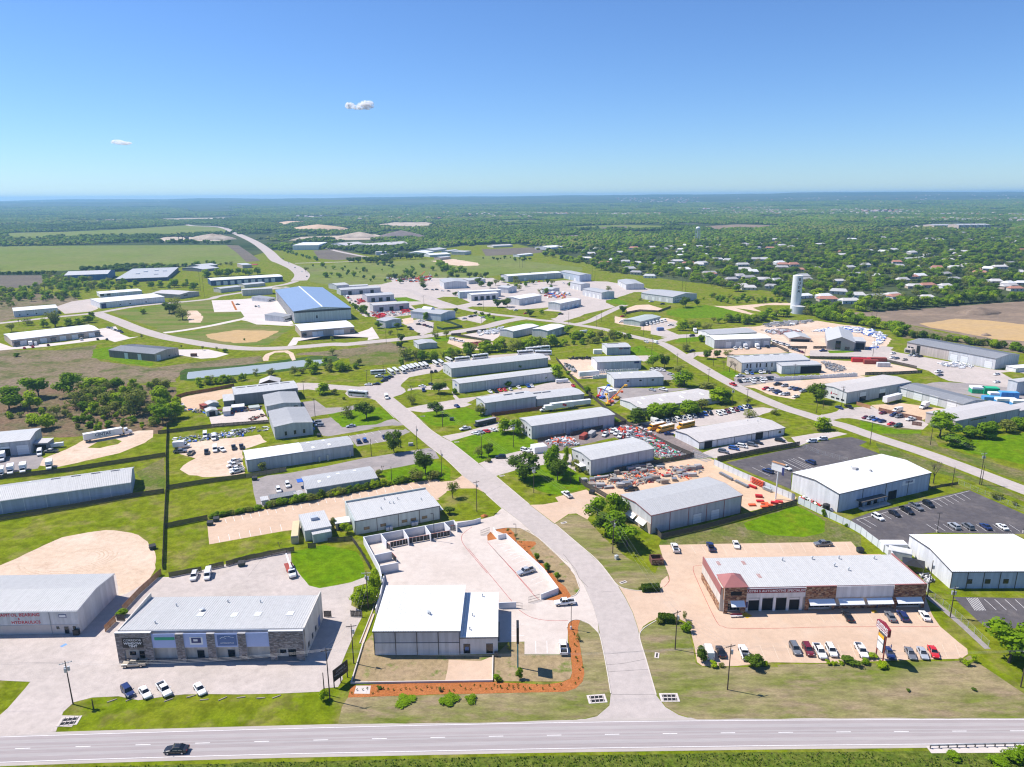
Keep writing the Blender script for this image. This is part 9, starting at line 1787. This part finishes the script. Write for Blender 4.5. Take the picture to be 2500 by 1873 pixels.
# small planting in the mulch
q=MB();r=random.Random(6)
for c,a,b_,n in(('A2',(800,1085),(2150,1050),34),('A3',(20,1050),(520,1055),12),('A3',(640,1010),(690,900),4),('A3',(650,880),(625,640),8),('B3',(960,1140),(1060,1290),5)):
 for i in range(n):
  t=i/(n-1);p=ground(c,(a[0]+(b_[0]-a[0])*t+r.uniform(-8,8),a[1]+(b_[1]-a[1])*t+r.uniform(-22,22)))
  for j in range(7):an=r.uniform(0,6.28);q.poly([(p.x,p.y,gz(p.x,p.y)),(p.x+.3*math.cos(an),p.y+.3*math.sin(an),gz(p.x,p.y)+.28),(p.x+.22*math.cos(an+.7),p.y+.22*math.sin(an+.7),gz(p.x,p.y)+.42)])
tag(q.build('bedding_plants','leaf_dark',fix=False),'tiny bedding plants dotted over the orange mulch','plants',kind='stuff')
# clipped hedges beside the automotive drive
def hedge(label,c,a,b_,h,w):
 p,p2=ground(c,a),ground(c,b_);L=math.hypot(p2.x-p.x,p2.y-p.y);t=empty('hedge',(p.x,p.y,gz(p.x,p.y)),math.atan2(p2.y-p.y,p2.x-p.x));tag(t,label,'hedge','clipped hedges');r=random.Random(int(p.x));q=MB()
 for _ in range(1500):
  f=r.randrange(4);x,y,z=r.uniform(0,L),r.uniform(-w/2,w/2),r.uniform(.05,h)
  if f==0:z=h
  elif f==1:y=-w/2
  elif f==2:y=w/2
  else:x=r.choice((0,L))
  pp=Vector((x,y,z))+Vector((r.uniform(-.1,.1),)*3);n_=Vector((r.gauss(0,1),r.gauss(0,1),r.gauss(.5,1))).normalized();a_=n_.orthogonal().normalized()*.16;c_=n_.cross(a_);q.poly([pp-a_-c_,pp+a_-c_,pp+a_+c_,pp-a_+c_])
 q.build('foliage','leaf_dark',t,fix=False);box_part('core','leaf_dark',t,.1,-w/2+.1,0,L-.1,w/2-.1,h-.1)
hedge('dark clipped box hedge on the north side of the automotive drive','A3',(1145,318),(1270,312),1.5,2.0);hedge('dark clipped box hedge on the south side of the automotive drive','A3',(1268,545),(1385,555),1.6,2.2)
# ------------------------------------------------------------------ people
flat_mat('skin',(.45,.27,.19),.6);flat_mat('hair',(.03,.02,.015),.8);flat_mat('cloth_blue',(.05,.09,.25),.9);flat_mat('cloth_grey',(.30,.30,.32),.9);flat_mat('cloth_dark',(.03,.03,.04),.9);flat_mat('cloth_pink',(.55,.30,.32),.9)
def person(label,c,at_,rz,shirt,pants,arm=.0):
 p=ground(c,at_);J={'pel':(0,0,.95,.15),'wai':(0,0,1.12,.13),'che':(0,.02,1.35,.16),'nec':(0,.02,1.50,.065),'hea':(0,.03,1.62,.10),'top':(0,.02,1.76,.075)}
 E_=[('pel','wai'),('wai','che'),('che','nec'),('nec','hea'),('hea','top')]
 for s,n_ in((-1,'l'),(1,'r')):
  J.update({n_+'hip':(s*.10,0,.88,.10),n_+'kne':(s*.11,.03*s,.50,.07),n_+'ank':(s*.11,-.02,.09,.045),n_+'toe':(s*.12,.15,.05,.04),n_+'sho':(s*.19,.01,1.42,.07),n_+'elb':(s*.26,.04+arm*.15,1.15+arm*.08,.05),n_+'wri':(s*.25,.12+arm*.3,.92+arm*.25,.036),n_+'han':(s*.25,.16+arm*.36,.83+arm*.27,.035)});E_+=[('pel',n_+'hip'),(n_+'hip',n_+'kne'),(n_+'kne',n_+'ank'),(n_+'ank',n_+'toe'),('che',n_+'sho'),(n_+'sho',n_+'elb'),(n_+'elb',n_+'wri'),(n_+'wri',n_+'han')]
 ks=list(J);me=bpy.data.meshes.new('body');me.from_pydata([J[k][:3]for k in ks],[(ks.index(a),ks.index(b_))for a,b_ in E_],[]);o=bpy.data.objects.new('body',me);COL.objects.link(o);o.modifiers.new('skin','SKIN');o.modifiers.new('sub','SUBSURF').levels=1
 for i,k in enumerate(ks):me.skin_vertices[0].data[i].radius=(J[k][3],)*2
 me.skin_vertices[0].data[0].use_root=True;bpy.context.view_layer.update();m2=bpy.data.meshes.new_from_object(o.evaluated_get(bpy.context.evaluated_depsgraph_get()));bpy.data.objects.remove(o)
 m2.materials.clear()
 for mt in('skin',shirt,pants,'hair','cloth_dark'):m2.materials.append(M[mt])
 for f in m2.polygons:
  x,y,z=f.center;f.material_index=4 if z<.1 else 2 if z<.98 and abs(x)<.2 else 3 if z>1.68 or(z>1.58 and y<0)else 0 if z>1.49 or(abs(x)>.2 and z<1.1+arm*.1)else 1;f.use_smooth=True
 t=empty('person',(p.x,p.y,gz(p.x,p.y)),rz);tag(t,label,'person');mesh_obj('body',m2,t)
person('person in pink shirt standing at the first garage bay','A4',(168,440),2.5,'cloth_pink','cloth_grey',.8);person('person in pale shirt at the door of the automotive shop','A4',(1060,450),3.1,'cloth_grey','cloth_blue',.2);person('person in blue behind the pylon sign beside the navy car','A4',(1165,770),1.0,'cloth_blue','cloth_dark',.5)
# ------------------------------------------------------------------ clouds and haze
m,n,b=_new('cloud');n.nodes.remove(b);pv=n.nodes.new('ShaderNodeVolumePrincipled');pv.inputs['Color'].default_value=(1,1,1,1);pv.inputs['Anisotropy'].default_value=.3;tc=n.nodes.new('ShaderNodeTexCoord');nz=_noise(n,tc.outputs['Object'],.012,5,.6);n.links.new(_ramp(n,nz,.42,.62),pv.inputs['Density'])
mu=n.nodes.new('ShaderNodeMath');mu.operation='MULTIPLY';mu.inputs[1].default_value=.05;n.links.new(_ramp(n,nz,.44,.70),mu.inputs[0]);n.links.new(mu.outputs[0],pv.inputs['Density']);n.links.new(pv.outputs[0],n.nodes['Material Output'].inputs['Volume'])
def cloud(label,cx,cyp,blobs,dist=26000):
 d=FWD*F_PX+RIGHT*(cx-CX)-UP*(cyp-CY);d.normalize();P0=CAMP+d*dist;s=dist/F_PX;q=MB()
 for bx,bz,rx,rz_ in blobs:
  rings=7;nn=14;k=len(q.v)
  for i in range(rings+1):
   th=math.pi*i/rings
   for j in range(nn):ph=2*math.pi*j/nn;w=1+.18*math.sin(3*ph+bx)*math.sin(th);q.v.append((bx*s+rx*s*math.sin(th)*math.cos(ph)*w,rx*s*.8*math.sin(th)*math.sin(ph)*w,bz*s+rz_*s*math.cos(th)))
  q.f+=[(k+i*nn+j,k+i*nn+(j+1)%nn,k+(i+1)*nn+(j+1)%nn,k+(i+1)*nn+j)for i in range(rings)for j in range(nn)];q.mi+=[0]*(rings*nn)
 o=q.build('cloud','cloud');o.location=P0;o.rotation_euler=(0,0,math.atan2(-d.x,d.y));tag(o,label,'cloud')
cloud('small white two-lobed cloud left of the picture centre',880,259,[(-24,0,11,8),(-8,-3,12,5),(12,2,18,10),(2,-1,14,7),(20,3,10,9)]);cloud('tiny white wisp of cloud low at the left',292,347,[(-4,0,12,5),(8,-2,14,3.5),(-10,-1,7,3)])
hz=max(hill(17000*math.sin(a*.05),17000*math.cos(a*.05))for a in range(126));hz=max(hz,max(hill(rr*math.sin(a*.05),rr*math.cos(a*.05))for a in range(126)for rr in(9000,12000,14000,15500)))
m,n,b=_new('haze_air');n.nodes.remove(b);pv=n.nodes.new('ShaderNodeVolumePrincipled');pv.inputs['Color'].default_value=(.36,.66,1.0,1);pv.inputs['Density'].default_value=HAZE_D;pv.inputs['Anisotropy'].default_value=.2;n.links.new(pv.outputs[0],n.nodes['Material Output'].inputs['Volume'])
q=MB();E9=18600;q.box(-E9,-E9,-1.6,E9,E9,max(115,hz+6));o=q.build('haze','haze_air');tag(o,'thin blue haze over the whole plain','haze',kind='stuff')
